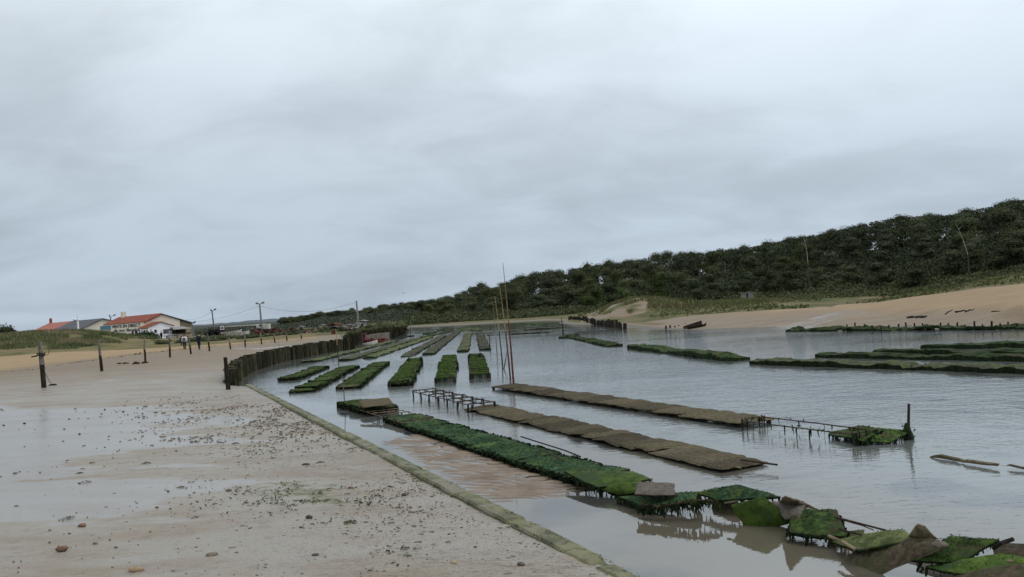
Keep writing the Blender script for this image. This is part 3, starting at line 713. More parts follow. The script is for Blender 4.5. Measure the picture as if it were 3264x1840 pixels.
used_first = {}
def place_bag(key, p, ang, tilt, label, group, idx, child='seaweed'):
    me, wme = proto[key][idx % len(proto[key])]
    o = link('oyster_bag', me); tag(o, label, 'oyster bag', group)
    o.location = p; o.rotation_euler = (tilt[0], tilt[1], ang + (math.pi if random.random() < .5 else 0))
    if key != 'brown': link(child, wme, o)
    return o
NB = [0]
def bag_row(p0, p1, pitch, key, label, group, z0, zj=.012, lateral=.02, skip=lambda k, n: False, keyf=None):
    p0 = V(p0); p1 = V(p1); d = p1 - p0; L = d.to_2d().length; n = max(1, int(L / pitch)); u = V((d.x, d.y, 0)).normalized()
    ang = math.atan2(u.y, u.x) - math.pi / 2
    side = V((-u.y, u.x, 0))
    for k in range(n):
        if skip(k, n): continue
        p = p0 + d * ((k + .5) / n) + side * random.uniform(-lateral, lateral); p.z = z0 + random.uniform(-zj, zj)
        kk = keyf(k, n) if keyf else key
        o = place_bag(kk, p, ang + random.uniform(-.045, .045), (random.uniform(-.06, .06), random.uniform(-.03, .03)), label, group, random.randrange(20))
        NB[0] += 1
    return n

def rack(p0, p1, width, z, label, pitch=.75, mat='rust', legmat='wood_dark', leg_every=2, r=.013, weed=0, rails=3, name='oyster_rack', group=None, zb=-.45, extra_weed_mat='weed', legr=None, cat='oyster rack', legs=True):
    p0 = V(p0); p1 = V(p1); d = V((p1.x - p0.x, p1.y - p0.y, 0)); L = d.length; u = d.normalized(); s = V((-u.y, u.x, 0))
    t = thing(name, label, cat, (p0.x, p0.y, z), group)
    offs = [(-.5 + i / (rails - 1)) * width for i in range(rails)]
    def wob(p): return p + V((random.uniform(-1, 1), random.uniform(-1, 1), random.uniform(-1, 1))) * (r * .5)
    for o in offs:
        mb = MB(); n = max(2, int(L / 1.2) + 1)
        mb.tube([wob(V((p0.x, p0.y, z)) + u * (L * i / (n - 1)) + s * o) for i in range(n)], r, 6)
        mb.build('rail', M[mat], t)
    nc = max(2, int(L / pitch) + 1)
    for i in range(nc):
        q = V((p0.x, p0.y, z + r * 1.6)) + u * (L * i / (nc - 1)); mb = MB()
        mb.tube([wob(q - s * width * .52), q, wob(q + s * width * .52)], r, 6); mb.build('crossbar', M[mat], t)
        if legs and i % leg_every == 0:
            for sg in (-.5, .5):
                mb = MB(); a = q + s * width * sg + V((0, 0, 0)); lr = legr or r * 1.25
                mb.tube([a, a + V((random.uniform(-.02, .02), random.uniform(-.02, .02), (zb - z) * .5)), V((a.x, a.y, zb))], [lr, lr * 1.1, lr], 6)
                if weed:
                    for _ in range(int(10 * weed)): strand_strip(mb, a + V((random.uniform(-.03, .03), random.uniform(-.03, .03), random.uniform(-.06, .02))), random.uniform(.1, .3), random.uniform(.02, .05), (0, 0), 1)
                mb.build('leg', [M[legmat], M['weed_dark']], t)
    if weed:
        wb = MB()
        for _ in range(int(L * width * 220 * weed)):
            if random.random() < .55:
                q = V((p0.x, p0.y, z)) + u * random.uniform(0, L) + s * random.choice(offs)
            else:
                q = V((p0.x, p0.y, z)) + u * (L * random.randrange(nc) / (nc - 1)) + s * random.uniform(-.5, .5) * width
            q = q + V((random.gauss(0, .025), random.gauss(0, .025), random.gauss(.02, .02)))
            if random.random() < .6: tuft_leaf(wb, q, random.uniform(.02, .06), 0)
            else: strand_strip(wb, q, random.uniform(.06, .25), random.uniform(.02, .05), (0, 0), 1)
        wb.build('seaweed', [M[extra_weed_mat], M['weed_dark']], t)
    return t

def weedy_row(p0, p1, width, z, label, matkey='weed', sidemat='weed_dark', drop=.16, thick=.1, group=None, cat='oyster rack', seams=.5, amp=.03, legs=True, gaps=True):
    """distant rack whose bags have grown together under weed: table frame and one long bag layer"""
    p0 = V(p0); p1 = V(p1); d = V((p1.x - p0.x, p1.y - p0.y, 0)); L = d.length; u = d.normalized(); s = V((-u.y, u.x, 0))
    t = thing('oyster_rack', label, cat, (p0.x, p0.y, z), group)
    mb = MB(); n = max(4, int(L / .14)); nw = 6; sd = random.uniform(0, 99)
    rows = []
    for i in range(n + 1):
        x = L * i / n; cell = int(x / seams); jit = mnoise.noise(V((cell * 1.7, sd, 3)))
        for j in range(nw + 1):
            v = j / nw - .5
            seam = abs((x / seams) % 1 - .5) * 2
            h = amp * 1.3 * mnoise.noise(V((x * .45, v * 1.5, sd + 5))) + (-.06 if math.sin(cell * 12.9898 + sd) > .8 else 0) + amp * mnoise.noise(V((x * 2.2, v * 4, sd))) + amp * .6 * mnoise.noise(V((x * 7, v * 9, sd))) + .05 * jit - .035 * max(0, seam - .75) * 4 * .5 - .03 * (2 * abs(v)) ** 4
            q = V((p0.x, p0.y, z + h)) + u * x + s * (v * width + (.16 * jit if abs(v) > .4 else 0) + .03 * mnoise.noise(V((x * 5, v, sd))))
            rows.append(q)
    W = nw + 1; mb.v = [tuple(q) for q in rows]
    for i in range(n):
        for j in range(nw): a = i * W + j; mb.f.append((a, a + 1, a + W + 1, a + W)); mb.m.append(0)
    # ragged curtains down both long sides and the ends
    def curtain(idx):
        for a, b in zip(idx[:-1], idx[1:]):
            pa, pb = rows[a], rows[b]
            la = drop * (.7 + .5 * mnoise.noise(pa * 3.0)); lb = drop * (.7 + .5 * mnoise.noise(pb * 3.0))
            mb.add([pa, pb, pb - V((0, 0, max(.03, lb) + thick * .5)), pa - V((0, 0, max(.03, la) + thick * .5))], [(0, 1, 2, 3)], 1)
            if random.random() < .5: strand_strip(mb, pa - V((0, 0, .04)), drop * random.uniform(.8, 1.6), .05, (0, 0), 1)
    curtain([i * W for i in range(n + 1)]); curtain([i * W + nw for i in range(n + 1)])
    curtain(list(range(W))); curtain([n * W + j for j in range(W)])
    mb.v = [tuple(q) for q in mb.v]; mb.build('bag_layer', [M[matkey], M[sidemat]], t, smooth=False)
    if legs:
        for i in range(0, max(2, int(L / 2.2))):
            for sg in (-.4, .4):
                q = V((p0.x, p0.y, z - .05)) + u * min(L, .12 + 2.2 * i) + s * width * sg; lb = MB()
                lb.tube([q, V((q.x, q.y, -.5))], .035, 6, wob=.3); lb.build('leg', M['wood_dark'], t)
    return t

# ---- near green row and the brown rows (distances taken off the photograph's ground plan)
gA, gB = G(1285, 1322, .15), G(1912, 1506, .15)
rack(gA, gB, .8, .05, 'low table under the dark green weedy bags nearest the concrete edge', 1.1)
bag_row(gA, gB, .42, 'green', 'thick sea-green weedy oyster bag in the nearest row', 'weedy oyster bags in the row nearest the concrete edge', .10, .015, .04)
aA, aB = G(1530, 1290, .11), G(2374, 1477, .09)
rack(aA, aB, .72, .02, 'low table carrying the middle row of brown bags', 1.2)
bag_row(aA, aB, .50, 'brown', 'brown mesh oyster bag in the middle long row ending in open water', 'brown oyster bags in the middle long row', .07, .012, .03)
rack(G(1352, 1243, .22), G(1535, 1291, .17), .78, .20, 'bare rusty table frame standing in the water left of the middle brown row', .8, mat='rust', legmat='wood_dark', leg_every=1, r=.017, weed=.12, rails=3, zb=-.45, legr=.026)
bA, bB = G(1602, 1223, .15), G(2408, 1334, .15)
rack(bA, bB, .72, .06, 'low table carrying the farther row of brown bags beside the tall rods', 1.2, legr=.05)
bag_row(bA, bB, .50, 'brown', 'brown mesh oyster bag in the farther row starting at the tall rods', 'brown oyster bags in the farther long row', .115, .012, .03)
rack(G(2400, 1336, .2), G(2760, 1380, .2), .62, .2, 'two bare rusty rails linking the farther brown row to a green clump', 1.6, rails=2, leg_every=1, weed=.3, legr=.014)
cA, cB = G(2668, 1382, .24), G(2868, 1393, .24)
CLUMP = [([(2648, 1384, .09), (2722, 1361, .15), (2812, 1366, .19), (2752, 1403, .11)], 'left mossy bag of the isolated clump beside the right-hand post', 51), ([(2742, 1403, .08), (2798, 1366, .17), (2894, 1375, .15), (2838, 1409, .05)], 'right mossy bag of the isolated clump, touching the right-hand post', 52)]

# left end of the near row: mossy bags, flipped brown bag, bare pale frame
lA, lB = G(1122, 1268, .26), G(1215, 1290, .26)
rack(lA, G(1340, 1338, .17), .85, .12, 'collapsed pale bar frame between the flipped brown bag and the green row', .5, mat='rebar_light', leg_every=2, r=.011, weed=.05, rails=3)
bag_row(lA, lB, .42, 'moss', 'mossy oyster bag at the left end of the nearest row', 'mossy bags at the left end of the nearest row', .17, .02, .05)
def custom_bag(corners, label, mats, wmats, cat='oyster bag', thick=.07, bulge=.02, amp=.014, tuft=0, fringe=0, fl=.2, seed=0, tuft_s=.03, n=(30, 20), grow=1.1):
    pts = [G(a, b, c) for a, b, c in corners]
    mid_ = sum(pts, V((0, 0, 0))) / 4
    pts = [mid_ + (p - mid_) * grow for p in pts]
    mb, wb = patch_bag(pts, thick, n[0], n[1], bulge, amp, seed, tuft=tuft, fringe=fringe, fl=fl, tuft_s=tuft_s)
    org = sum(pts, V((0, 0, 0))) / 4
    o = mb.build('oyster_bag', mats, origin=org, smooth=True); tag(o, label, cat)
    if wb.f: wb.build('seaweed', wmats, o, origin=org)
    return o
WD = [M['weed_blue'], M['weed_dark']]; WB = [M['weed_bright'], M['weed_dark']]; BR = [M['bag_brown'], M['bag_edge']]; GR = [M['bag_grey'], M['wood_dark']]
WM = [M['weed'], M['weed_dark']]; OL = [M['weed_olive'], M['weed_dark']]
for cc_, lab_, sd_c in CLUMP: custom_bag(cc_, lab_, [M['weed'], M['weed_dark']], WM, tuft=500, fringe=120, fl=.12, seed=sd_c, tuft_s=.02, amp=.03, bulge=.03)
custom_bag([(1158, 1298, .27), (1146, 1277, .36), (1236, 1268, .40), (1250, 1287, .33)], 'smooth brown bag lying askew beside the left end mossy bags', BR, WM, bulge=.02, amp=.012, thick=.05, seed=3)
custom_bag([(1806, 1503, .2), (2012, 1504, .22), (2066, 1527, .22), (1905, 1551, .15)], 'smooth bright green bag sagging at the end of the near row', WB, WB, tuft=70, fringe=50, fl=.2, seed=11, bulge=.03, tuft_s=.013)
custom_bag([(1900, 1551, .14), (2042, 1535, .21), (2052, 1562, .17), (1968, 1578, .05)], 'folded yellow-green bag slumping to the water by the grey bag', WB, WB, tuft=40, fringe=40, fl=.12, seed=12, bulge=.03, tuft_s=.013)
custom_bag([(2027, 1577, .25), (2036, 1537, .3), (2147, 1542, .3), (2143, 1576, .25)], 'bare grey mesh bag lying on top of the green ones', GR, WD, bulge=.035, amp=.01, thick=.06, seed=13)
custom_bag([(1984, 1584, .1), (2217, 1569, .2), (2208, 1602, .17), (2062, 1614, .1)], 'sea-green weedy bag below the bare grey bag', WD, WD, tuft=800, fringe=190, fl=.13, seed=14, tuft_s=.014)
custom_bag([(2224, 1571, .2), (2350, 1546, .3), (2476, 1582, .28), (2292, 1591, .19)], 'humped dark green bag with pale ragged lower edge right of the grey bag', WD, WD, tuft=800, fringe=60, fl=.12, seed=15, tuft_s=.014)
custom_bag([(2333, 1612, .22), (2436, 1588, .33), (2521, 1664, .06), (2398, 1694, -.07)], 'smooth vivid green bag sliding down into the water', WB, WB, tuft=60, fringe=0, seed=16, bulge=.035, amp=.014, tuft_s=.016)
custom_bag([(2521, 1695, .12), (2531, 1626, .22), (2664, 1629, .27), (2687, 1706, .14)], 'square mossy green bag above a dark gap with rails on its right', [M['weed'], M['weed_dark']], WM, tuft=800, fringe=110, fl=.10, seed=17, tuft_s=.014, thick=.12)
custom_bag([(2464, 1600, .24), (2565, 1610, .27), (2545, 1650, .2), (2505, 1652, .15)], 'bare brown bag wedged behind the vivid green one', GR, WM, seed=18, amp=.02)
custom_bag([(2488, 1600, .24), (2503, 1583, .42), (2560, 1601, .30), (2602, 1621, .20)], 'torn brown bag with one corner standing up behind the square green one', BR, WM, seed=19, amp=.025, bulge=.01, thick=.04)
custom_bag([(2655, 1724, .08), (2870, 1688, .34), (2910, 1716, .33), (2738, 1752, .16)], 'green covered upper half of the big bent mat', OL, WM, tuft=240, fringe=20, fl=.1, seed=20, bulge=.03, tuft_s=.013)
custom_bag([(2690, 1776, .0), (2890, 1703, .33), (3014, 1738, .37), (2780, 1832, -.02)], 'large bare brown mesh mat sloping into the water in the right corner', BR, WM, seed=21, bulge=.035, amp=.015, thick=.05, n=(30, 20))
custom_bag([(2900, 1709, .34), (2924, 1672, .5), (2946, 1674, .5), (2986, 1714, .36)], 'upright torn brown flap sticking up above the big brown mat', BR, WM, seed=22, bulge=.0, amp=.02, thick=.03)
custom_bag([(2912, 1783, .2), (3025, 1712, .36), (3172, 1723, .38), (3066, 1788, .24)], 'mossy bag with grey mesh lip right of the big brown mat', WM, WM, tuft=800, fringe=20, fl=.1, seed=23, tuft_s=.013)
custom_bag([(2962, 1805, .15), (3190, 1764, .33), (3300, 1788, .36), (3068, 1829, .2)], 'yellow-green weedy bag with a pale shell on it at the right edge', WB, WM, tuft=300, fringe=20, fl=.1, seed=24, tuft_s=.013)
custom_bag([(3050, 1835, .19), (3264, 1797, .34), (3430, 1850, .34), (3200, 1905, .2)], 'bare brown mesh bag cut off by the bottom right corner', BR, WM, seed=25, bulge=.05, amp=.014, thick=.06)
custom_bag([(1945, 1558, .04), (2075, 1562, .10), (2080, 1604, .05), (1985, 1594, .0)], 'dark weedy bag squeezed low under the folded yellow-green one', WD, WD, tuft=500, fringe=60, fl=.06, seed=30, tuft_s=.013)
custom_bag([(2275, 1594, .10), (2345, 1586, .16), (2356, 1646, .0), (2268, 1630, -.03)], 'drab brown bag slipping under water left of the vivid green one', BR, WM, seed=31)
custom_bag([(2640, 1702, .08), (2752, 1690, .12), (2742, 1748, .05), (2655, 1736, -.03)], 'olive bag lying low between the square green bag and the big mat', OL, WM, tuft=200, seed=32, tuft_s=.013)
custom_bag([(2880, 1790, .0), (3080, 1742, .10), (3120, 1836, .06), (2890, 1850, -.06)], 'dark sodden bag in the shadow under the mossy bags at the right', GR, WM, seed=33)
custom_bag([(3165, 1733, .24), (3300, 1735, .28), (3310, 1790, .22), (3185, 1775, .2)], 'brown bag behind the forked black stick at the right edge', BR, WM, seed=34)
# sunken flat bags
custom_bag([(2970, 1455, .02), (2990, 1450, .05), (3075, 1464, .05), (3068, 1470, .03)], 'left one of the flat brown bags awash in open water near the right edge', BR, WM, seed=26, bulge=.03, amp=.01, thick=.05)
custom_bag([(3073, 1472, .03), (3088, 1464, .08), (3184, 1479, .07), (3182, 1486, .03)], 'middle one of the flat brown bags awash near the right edge', BR, WM, seed=27, bulge=.02, amp=.01, thick=.07)
custom_bag([(3212, 1487, .03), (3224, 1482, .06), (3300, 1492, .06), (3296, 1500, .03)], 'flat brown bag awash and cut off by the right edge', BR, WM, seed=28, bulge=.02, amp=.01, thick=.05)

# weed-hung bar in front of the dark green bag, rails between the square bag and the big mat, stranded stick, shells
t = thing('weedy_bar', 'sagging bar hung with long green weed below the dark green bag', 'rusty bar', G(2160, 1606, .22))
mb = MB(); pts = [G(2043, 1610, .16), G(2100, 1616, .17), (G(2165, 1604, .21)), G(2230, 1596, .24), G(2282, 1599, .22)]
mb.tube(pts, .016, 6); mb.build('bar', M['rust'], t)
mb = MB()
for _ in range(420):
    k = random.random() * 3.999; i = int(k); p = pts[i].lerp(pts[i + 1], k - i)
    strand_strip(mb, p + V((random.gauss(0, .03), random.gauss(0, .03), random.uniform(-.02, .03))), random.uniform(.03, .17) * random.random(), random.uniform(.012, .04), (0, 0), 0 if random.random() < .35 else 1)
mb.build('seaweed', WM, t)
def bar_thing(name, label, cat, ptsz, r, mat, grp=None):
    pts = [G(*p) for p in ptsz]; mb = MB(); mb.tube(pts, r, 6)
    return tag(mb.build(name, M[mat], origin=pts[0]), label, cat, grp)
bar_thing('rusty_bar', 'upper thin rusty bar right of the square green bag', 'rusty bar', [(2660, 1648, .3), (2824, 1691, .3)], .012, 'rust')
bar_thing('rusty_bar', 'lower thin rusty bar right of the square green bag', 'rusty bar', [(2675, 1688, .24), (2745, 1705, .24)], .012, 'rust')
bar_thing('rusty_bar', 'drooping thin wire between the two bars by the square green bag', 'rusty bar', [(2664, 1652, .26), (2750, 1676, .2), (2784, 1690, .14)], .007, 'rust')
bar_thing('wooden_bar', 'pale bar poking from under the big brown mat towards the square green bag', 'bar', [(2640, 1708, .24), (2690, 1730, .2), (2727, 1752, .15)], .018, 'rebar_light')
bar_thing('driftwood', 'short forked black stick poking over the water at the right edge', 'stick', [(3166, 1748, .33), (3190, 1732, .40), (3229, 1719, .42)], .02, 'wood_dark')
bar_thing('wooden_bar', 'short pale bar between the humped dark bag and the vivid green one', 'bar', [(2310, 1604, .22), (2352, 1598, .25)], .014, 'rebar_light')
bar_thing('wooden_bar', 'two-ended bar poking from the right end of the middle brown row', 'bar', [(2360, 1466, .12), (2478, 1482, .10)], .016, 'rust')
bar_thing('wooden_bar', 'thin pale bar under the front corner of the middle brown row', 'bar', [(2300, 1480, .08), (2362, 1492, .08)], .013, 'rebar_light')
bar_thing('wooden_bar', 'long thin bar lying on the near green row at its far side', 'bar', [(1660, 1392, .19), (1800, 1436, .19), (1850, 1456, .17)], .014, 'wood_dark')
bar_thing('wooden_bar', 'short bar lying across the top of the near green row', 'bar', [(1720, 1432, .2), (1800, 1470, .2)], .012, 'rust')
mb = MB(); p = G(3219, 1789, .38); mb.blob(p, (.035, .022, .012), 3, 2, .2); tag(mb.build('oyster_shell', M['bag_edge'], origin=p, smooth=True), 'pale oyster shell lying on the yellow-green bag at the right edge', 'shell')
mb = MB(); p = G(2996, 1737, .41); mb.blob(p, (.075, .05, .03), 5, 2, .2); tag(mb.build('oyster_shell', M['stone'], origin=p, smooth=True), 'large brown shell at the top end of the big brown mat', 'shell')

# ---- six racks in the bay by the sea wall
def mid(a, b, z): return G((a[0] + b[0]) / 2, (a[1] + b[1]) / 2, z)
zR = .14
specs = [((920, 1204), (1021, 1167), .8, 'short mossy rack nearest the stake wall'), ((964, 1240), (1118, 1164), .85, 'longest mossy rack in front of the stake wall'),
         ((1106, 1229), (1215, 1153), .85, 'mossy rack with a brown bag at its near end')]
for k, (a, b, wd, lab) in enumerate(specs):
    p0, p1 = G(*a, zR), G(*b, zR)
    rack(p0, p1, wd * .8, zR - .08, 'table under the ' + lab, 1.0, leg_every=1, weed=.1, legr=.03)
    bag_row(p0, p1, .48, 'moss', 'weed-covered oyster bag on the ' + lab, 'oyster bags on the ' + lab, zR - .04, .035, .07, skip=lambda i, n: random.random() < .05, keyf=(lambda i, n, k=k: 'olive' if (k == 2 and i < 2) else 'moss'))
p0, p1 = G(1272, 1221, zR), G(1322, 1148, zR)
rack(p0, p1, .72, zR, 'weedy table half covered with bags, fourth from the stake wall', .7, mat='weed', leg_every=3, weed=.6, legr=.05, rails=3, r=.05)
bag_row(p0, p1, .48, 'olive', 'weed-covered oyster bag on the half empty fourth table', 'oyster bags on the half empty fourth table', zR - .01, .02, .04, skip=lambda k, n: (.24 < k / n < .46) or k / n > .8, keyf=lambda i, n: 'olive' if i < 3 else 'moss')
p0, p1 = G(1419, 1209, zR), G(1433, 1138, zR)
rack(p0, p1, .72, zR, 'weedy ladder-like table with one band of bags, fifth from the stake wall', .8, mat='weed', leg_every=3, weed=.6, legr=.06, rails=3, r=.05)
bag_row(p0, p1, .48, 'moss', 'weed-covered oyster bag in the band across the fifth table', 'oyster bags across the fifth table', zR - .01, .02, .03, skip=lambda k, n: not (.42 < k / n < .72))
p0, p1 = G(1530, 1197, zR), G(1519, 1134, zR)
rack(p0, p1, .72, zR, 'empty ladder-like table shaggy with weed beside the tall rods', .95, mat='weed', leg_every=3, weed=.55, legr=.08, rails=3, r=.05)
for nm, (a, b) in {'left': (1303, 1147), 'right': (1342, 1143)}.items():
    mb = MB(); p = G(a, b, .3); mb.tube([V((p.x, p.y, -.4)), p, p + V((.02, 0, .12))], [.09, .10, .03], 7, wob=.35)
    tag(mb.build('weedy_stump', M['weed_dark'], origin=(p.x, p.y, 0)), f'{nm} one of the two weedy stumps behind the fourth table', 'stump')
for nm, (a, b) in {'left': (1497, 1135), 'right': (1530, 1133)}.items():
    mb = MB(); p = G(a, b, .32); mb.tube([V((p.x, p.y, -.4)), p, p + V((.02, 0, .14))], [.10, .11, .03], 7, wob=.35)
    tag(mb.build('weedy_stump', M['weed_dark'], origin=(p.x, p.y, 0)), f'{nm} one of the two weedy stumps behind the empty table', 'stump')

# ---- long racks farther out
far = [((985, 1149), (1252, 1085), .85, 'weed_olive', 'long yellowish rack running closest along the stake wall'), ((1100, 1143), (1328, 1077), .85, 'weed_olive', 'second long yellowish rack out from the stake wall'),
       ((1176, 1136), (1368, 1073), .85, 'weed_olive', 'long yellow-green rack third out from the stake wall'), ((1294, 1131), (1413, 1069), .8, 'mat_grey', 'long dull rack fourth out from the stake wall'),
       ((1365, 1124), (1458, 1056), .8, 'mat_grey', 'long dark grey rack with green fringe, fifth out from the stake wall'), ((1476, 1115), (1493, 1061), .72, 'weed_olive', 'yellowish rack pointing straight away, left of the grey one'),
       ((1547, 1110), (1528, 1058), .72, 'mat_grey', 'grey rack pointing straight away, just left of the rods')]
for a, b, wd, mk, lab in far:
    weedy_row(G(*a, .14), G(*b, .14), wd, .13, lab, mk, drop=.12)
dist_r = [((1350, 1073), (1400, 1061), 'weed_far', 'short mossy rack beyond the end of the second yellowish rack'), ((1396, 1064), (1440, 1053), 'weed_far', 'mossy rack end in the far tangle left of centre'), ((1452, 1056), (1477, 1046), 'weed', 'small mossy rack in the middle of the far tangle'),
          ((1484, 1054), (1497, 1045), 'weed_olive', 'small yellowish rack just beyond the straight yellowish one'), ((1512, 1051), (1514, 1045), 'weed_olive', 'tiny yellowish rack far behind the grey straight one'), ((1526, 1052), (1522, 1044), 'weed', 'tiny mossy rack far behind by the thin sticks'),
          ((1360, 1063), (1392, 1055), 'mat_grey', 'low dark rack in the far tangle nearest the brushwood'), ((1400, 1051), (1440, 1047), 'mat_grey', 'low dark rack at the far edge of the tangle'),
          ((1300, 1070), (1318, 1069), 'mat_grey', 'small dark raft-like rack beside the brushwood point'), ((1560, 1066), (1585, 1064), 'mat_grey', 'low dark rack end right of the straight grey one'), ((1585, 1065), (1760, 1056), 'mat_grey', 'long barely awash rack line left of the far mooring stick'),
          ((1676, 1029), (1737, 1034), 'weed', 'small mossy island rack off the far palisade'), ((1640, 1052), (1800, 1041), 'mat_grey', 'dark awash rack line below the far palisade')]
for a, b, mk, lab in dist_r:
    weedy_row(G(*a, .12), G(*b, .12), .9, .1, lab, mk, drop=.14, amp=.06)
weedy_row(G(1822, 1068, .18), G(1958, 1096, .18), .95, .16, 'mossy rack left of the larger one in mid channel with a ragged low end', 'weed_far', drop=.22, amp=.06)
weedy_row(G(2026, 1096, .26), G(2352, 1131, .26), 1.0, .24, 'big shaggy green rack alone in mid channel', 'weed_far', drop=.3, amp=.07, thick=.12)
weedy_row(G(1786, 1071, .2), G(1840, 1066, .2), .5, .2, 'short dark cross rack at the foot of the mooring stick', 'weed_dark', drop=.14, amp=.06)
qd = [((2411, 1143), (3480, 1171), 1.0, 'weed_olive', 'nearest of the long green racks on the right, with a pale stained front', .2), ((2618, 1122), (3480, 1134), .9, 'weed_far', 'second long green rack on the right', .2), ((2800, 1112), (3480, 1115), .9, 'weed_far', 'third long green rack on the right, dark in front', .2), ((2938, 1098), (3480, 1086), .9, 'weed_far', 'farthest and shortest of the long green racks on the right', .2)]
for a, b, wd, mk, lab, z in qd:
    weedy_row(G(*a, z), G(*b, z), wd, z, lab, mk, drop=.27, amp=.05, thick=.12)
t5 = weedy_row(G(2525, 1046, .2), G(3480, 1034, .2), 1.5, .2, 'green weedy row studded with pegs along the far right shore', 'weed_far', drop=.14, amp=.12)
for k in range(22):
    px = 2700 + k * 27; py = 1043 - .012 * (px - 2525) + random.uniform(-2, 6); p = G(px, py, .2); mb = MB()
    mb.tube([V((p.x, p.y, -.3)), p + V((random.uniform(-.05, .05), 0, random.uniform(.08, .22)))], .05, 5, wob=.3); mb.build('peg', M['wood_dark'], t5)
print('individual bags', NB[0])
def ground_at(px, py, guess=.5):
    z = guess
    for _ in range(12):
        p = G(px, py, z); z2 = zat(p.x, p.y)
        if abs(z2 - z) < .002: break
        z = z + (z2 - z) * .6
    p = G(px, py, z); return V((p.x, p.y, z))
def top_for(base, px, py):
    """point above a base, leaning as its top does"""
    return D(px, py, base.y)
# ------------------------------------------------------------------ concrete edge
def make_edge():
    t = thing('concrete_edge', 'long low concrete edge between the wet sand and the water, coated in yellow-green algae', 'concrete edge', (Q1p.x, Q1p.y, .3))
    mb = MB(); L = (Q3p - Q1p).length; n = int(L / .11); rows = []
    for i in range(-8, n + 1):
        s = i / n * L; b = V((Q1p.x, Q1p.y, 0)) + V((qdir.x, qdir.y, 0)) * s; nn = V((QN.x, QN.y, 0))
        w1 = .022 * mnoise.noise(V((s * 1.9, 0, 0))) + .018 * mnoise.noise(V((s * 6, 3, 0))); w2 = .02 * mnoise.noise(V((s * 2.3, 9, 0))) + .02 * mnoise.noise(V((s * 7, 7, 0)))
        chip = -.05 if mnoise.noise(V((s * .55, 21, 0))) > .34 else 0
        h = .385 + .008 * mnoise.noise(V((s * 3, 5, 0)))
        if i % 17 == 0: h -= .03; w1 += .02; w2 -= .02
        zs = zat(b.x - QN.x * .3, b.y - QN.y * .3)
        prof = [(-.135 + w1, zs - .12), (-.13 + w1, h - .02), (-.105 + w1, h + .002), (-.03, h + .008 * mnoise.noise(V((s * 8, 1, 0)))), (.05, h + .006 * mnoise.noise(V((s * 9, 2, 0)))), (.105 + w2 + chip, h - .004), (.13 + w2 + chip, h - .03), (.135 + w2, .18), (.15, -.7)]
        rows.append([b + nn * a + V((0, 0, z)) for a, z in prof])
    W = len(rows[0]); mb.v = [tuple(p) for r in rows for p in r]
    for i in range(len(rows) - 1):
        for j in range(W - 1): a = i * W + j; mb.f.append((a, a + 1, a + W + 1, a + W)); mb.m.append(0)
    tt = NT('algae_concrete'); vec = tt.coord()
    c1 = tt.mix(tt.ramp(tt.noise(2.2, 5, .65, vec), .35, .65), (.075, .076, .028), (.17, .16, .075))
    c1 = tt.mix(tt.ramp(tt.noise(7, 6, .75, vec), .5, .62), c1, (.042, .048, .018))
    c1 = tt.mix(tt.ramp(tt.noise(1.6, 5, .65, vec), .54, .62), c1, (.17, .15, .105))
    tt.bsdf(c1, .6, tt.bump(tt.noise(30, 5, .7, vec), .8, .02), .4)
    mb.build('edge_beam', tt.mat, t)
    wb = MB()
    for _ in range(5200):
        s = random.uniform(0, L); a = random.choice((-.12, -.11, .07, .06)) + random.gauss(0, .02)
        if mnoise.noise(V((s * 1.3, a, 4))) < -.05: continue
        p = V((Q1p.x, Q1p.y, 0)) + V((qdir.x, qdir.y, 0)) * s + V((QN.x, QN.y, 0)) * a + V((0, 0, .385))
        tuft_leaf(wb, p, random.uniform(.006, .016), 0, 1.5)
    wb.build('algae_fringe', M['weed_olive'], t)
make_edge()

# ------------------------------------------------------------------ stake walls
def palisade(name, pts, ztop, zbot, n, label, rad, mat, jit=.06, jt=.05):
    t = thing(name, label, 'stake wall', (pts[0][0], pts[0][1], 0))
    P = [V((p[0], p[1], 0)) for p in pts]; seg = [(b - a).length for a, b in zip(P[:-1], P[1:])]; tot = sum(seg)
    for k in range(n):
        s = tot * (k + .5) / n; i = 0
        while i < len(seg) - 1 and s > seg[i]: s -= seg[i]; i += 1
        p = P[i].lerp(P[i + 1], s / seg[i]); d = (P[i + 1] - P[i]).normalized(); w_ = tot / n
        mb = MB(); zt = ztop(k / n) if callable(ztop) else ztop
        p = p + V((random.uniform(-jit, jit), random.uniform(-jit, jit), 0))
        tip = p + V((random.uniform(-.07, .07), random.uniform(-.05, .05), zt + random.uniform(-jt, jt)))
        r0 = (rad if rad else w_ * .55) * random.uniform(.85, 1.2)
        mb.tube([V((p.x, p.y, zbot)), V((p.x, p.y, zbot)).lerp(tip, .5) + V((random.uniform(-.03, .03), 0, 0)), tip], [r0 * 1.05, r0, r0 * .9], 8, wob=.12)
        st = mb.build('stake', [mat], t)
    return t
pts_main = [gap_xy + V((.15, .1))] + wall_xy
pal = palisade('stake_wall', pts_main, .93, -.7, 96, 'curved wall of dark wet timber stakes holding back the beach on the left of the water', None, M['stake'], .04, .07)
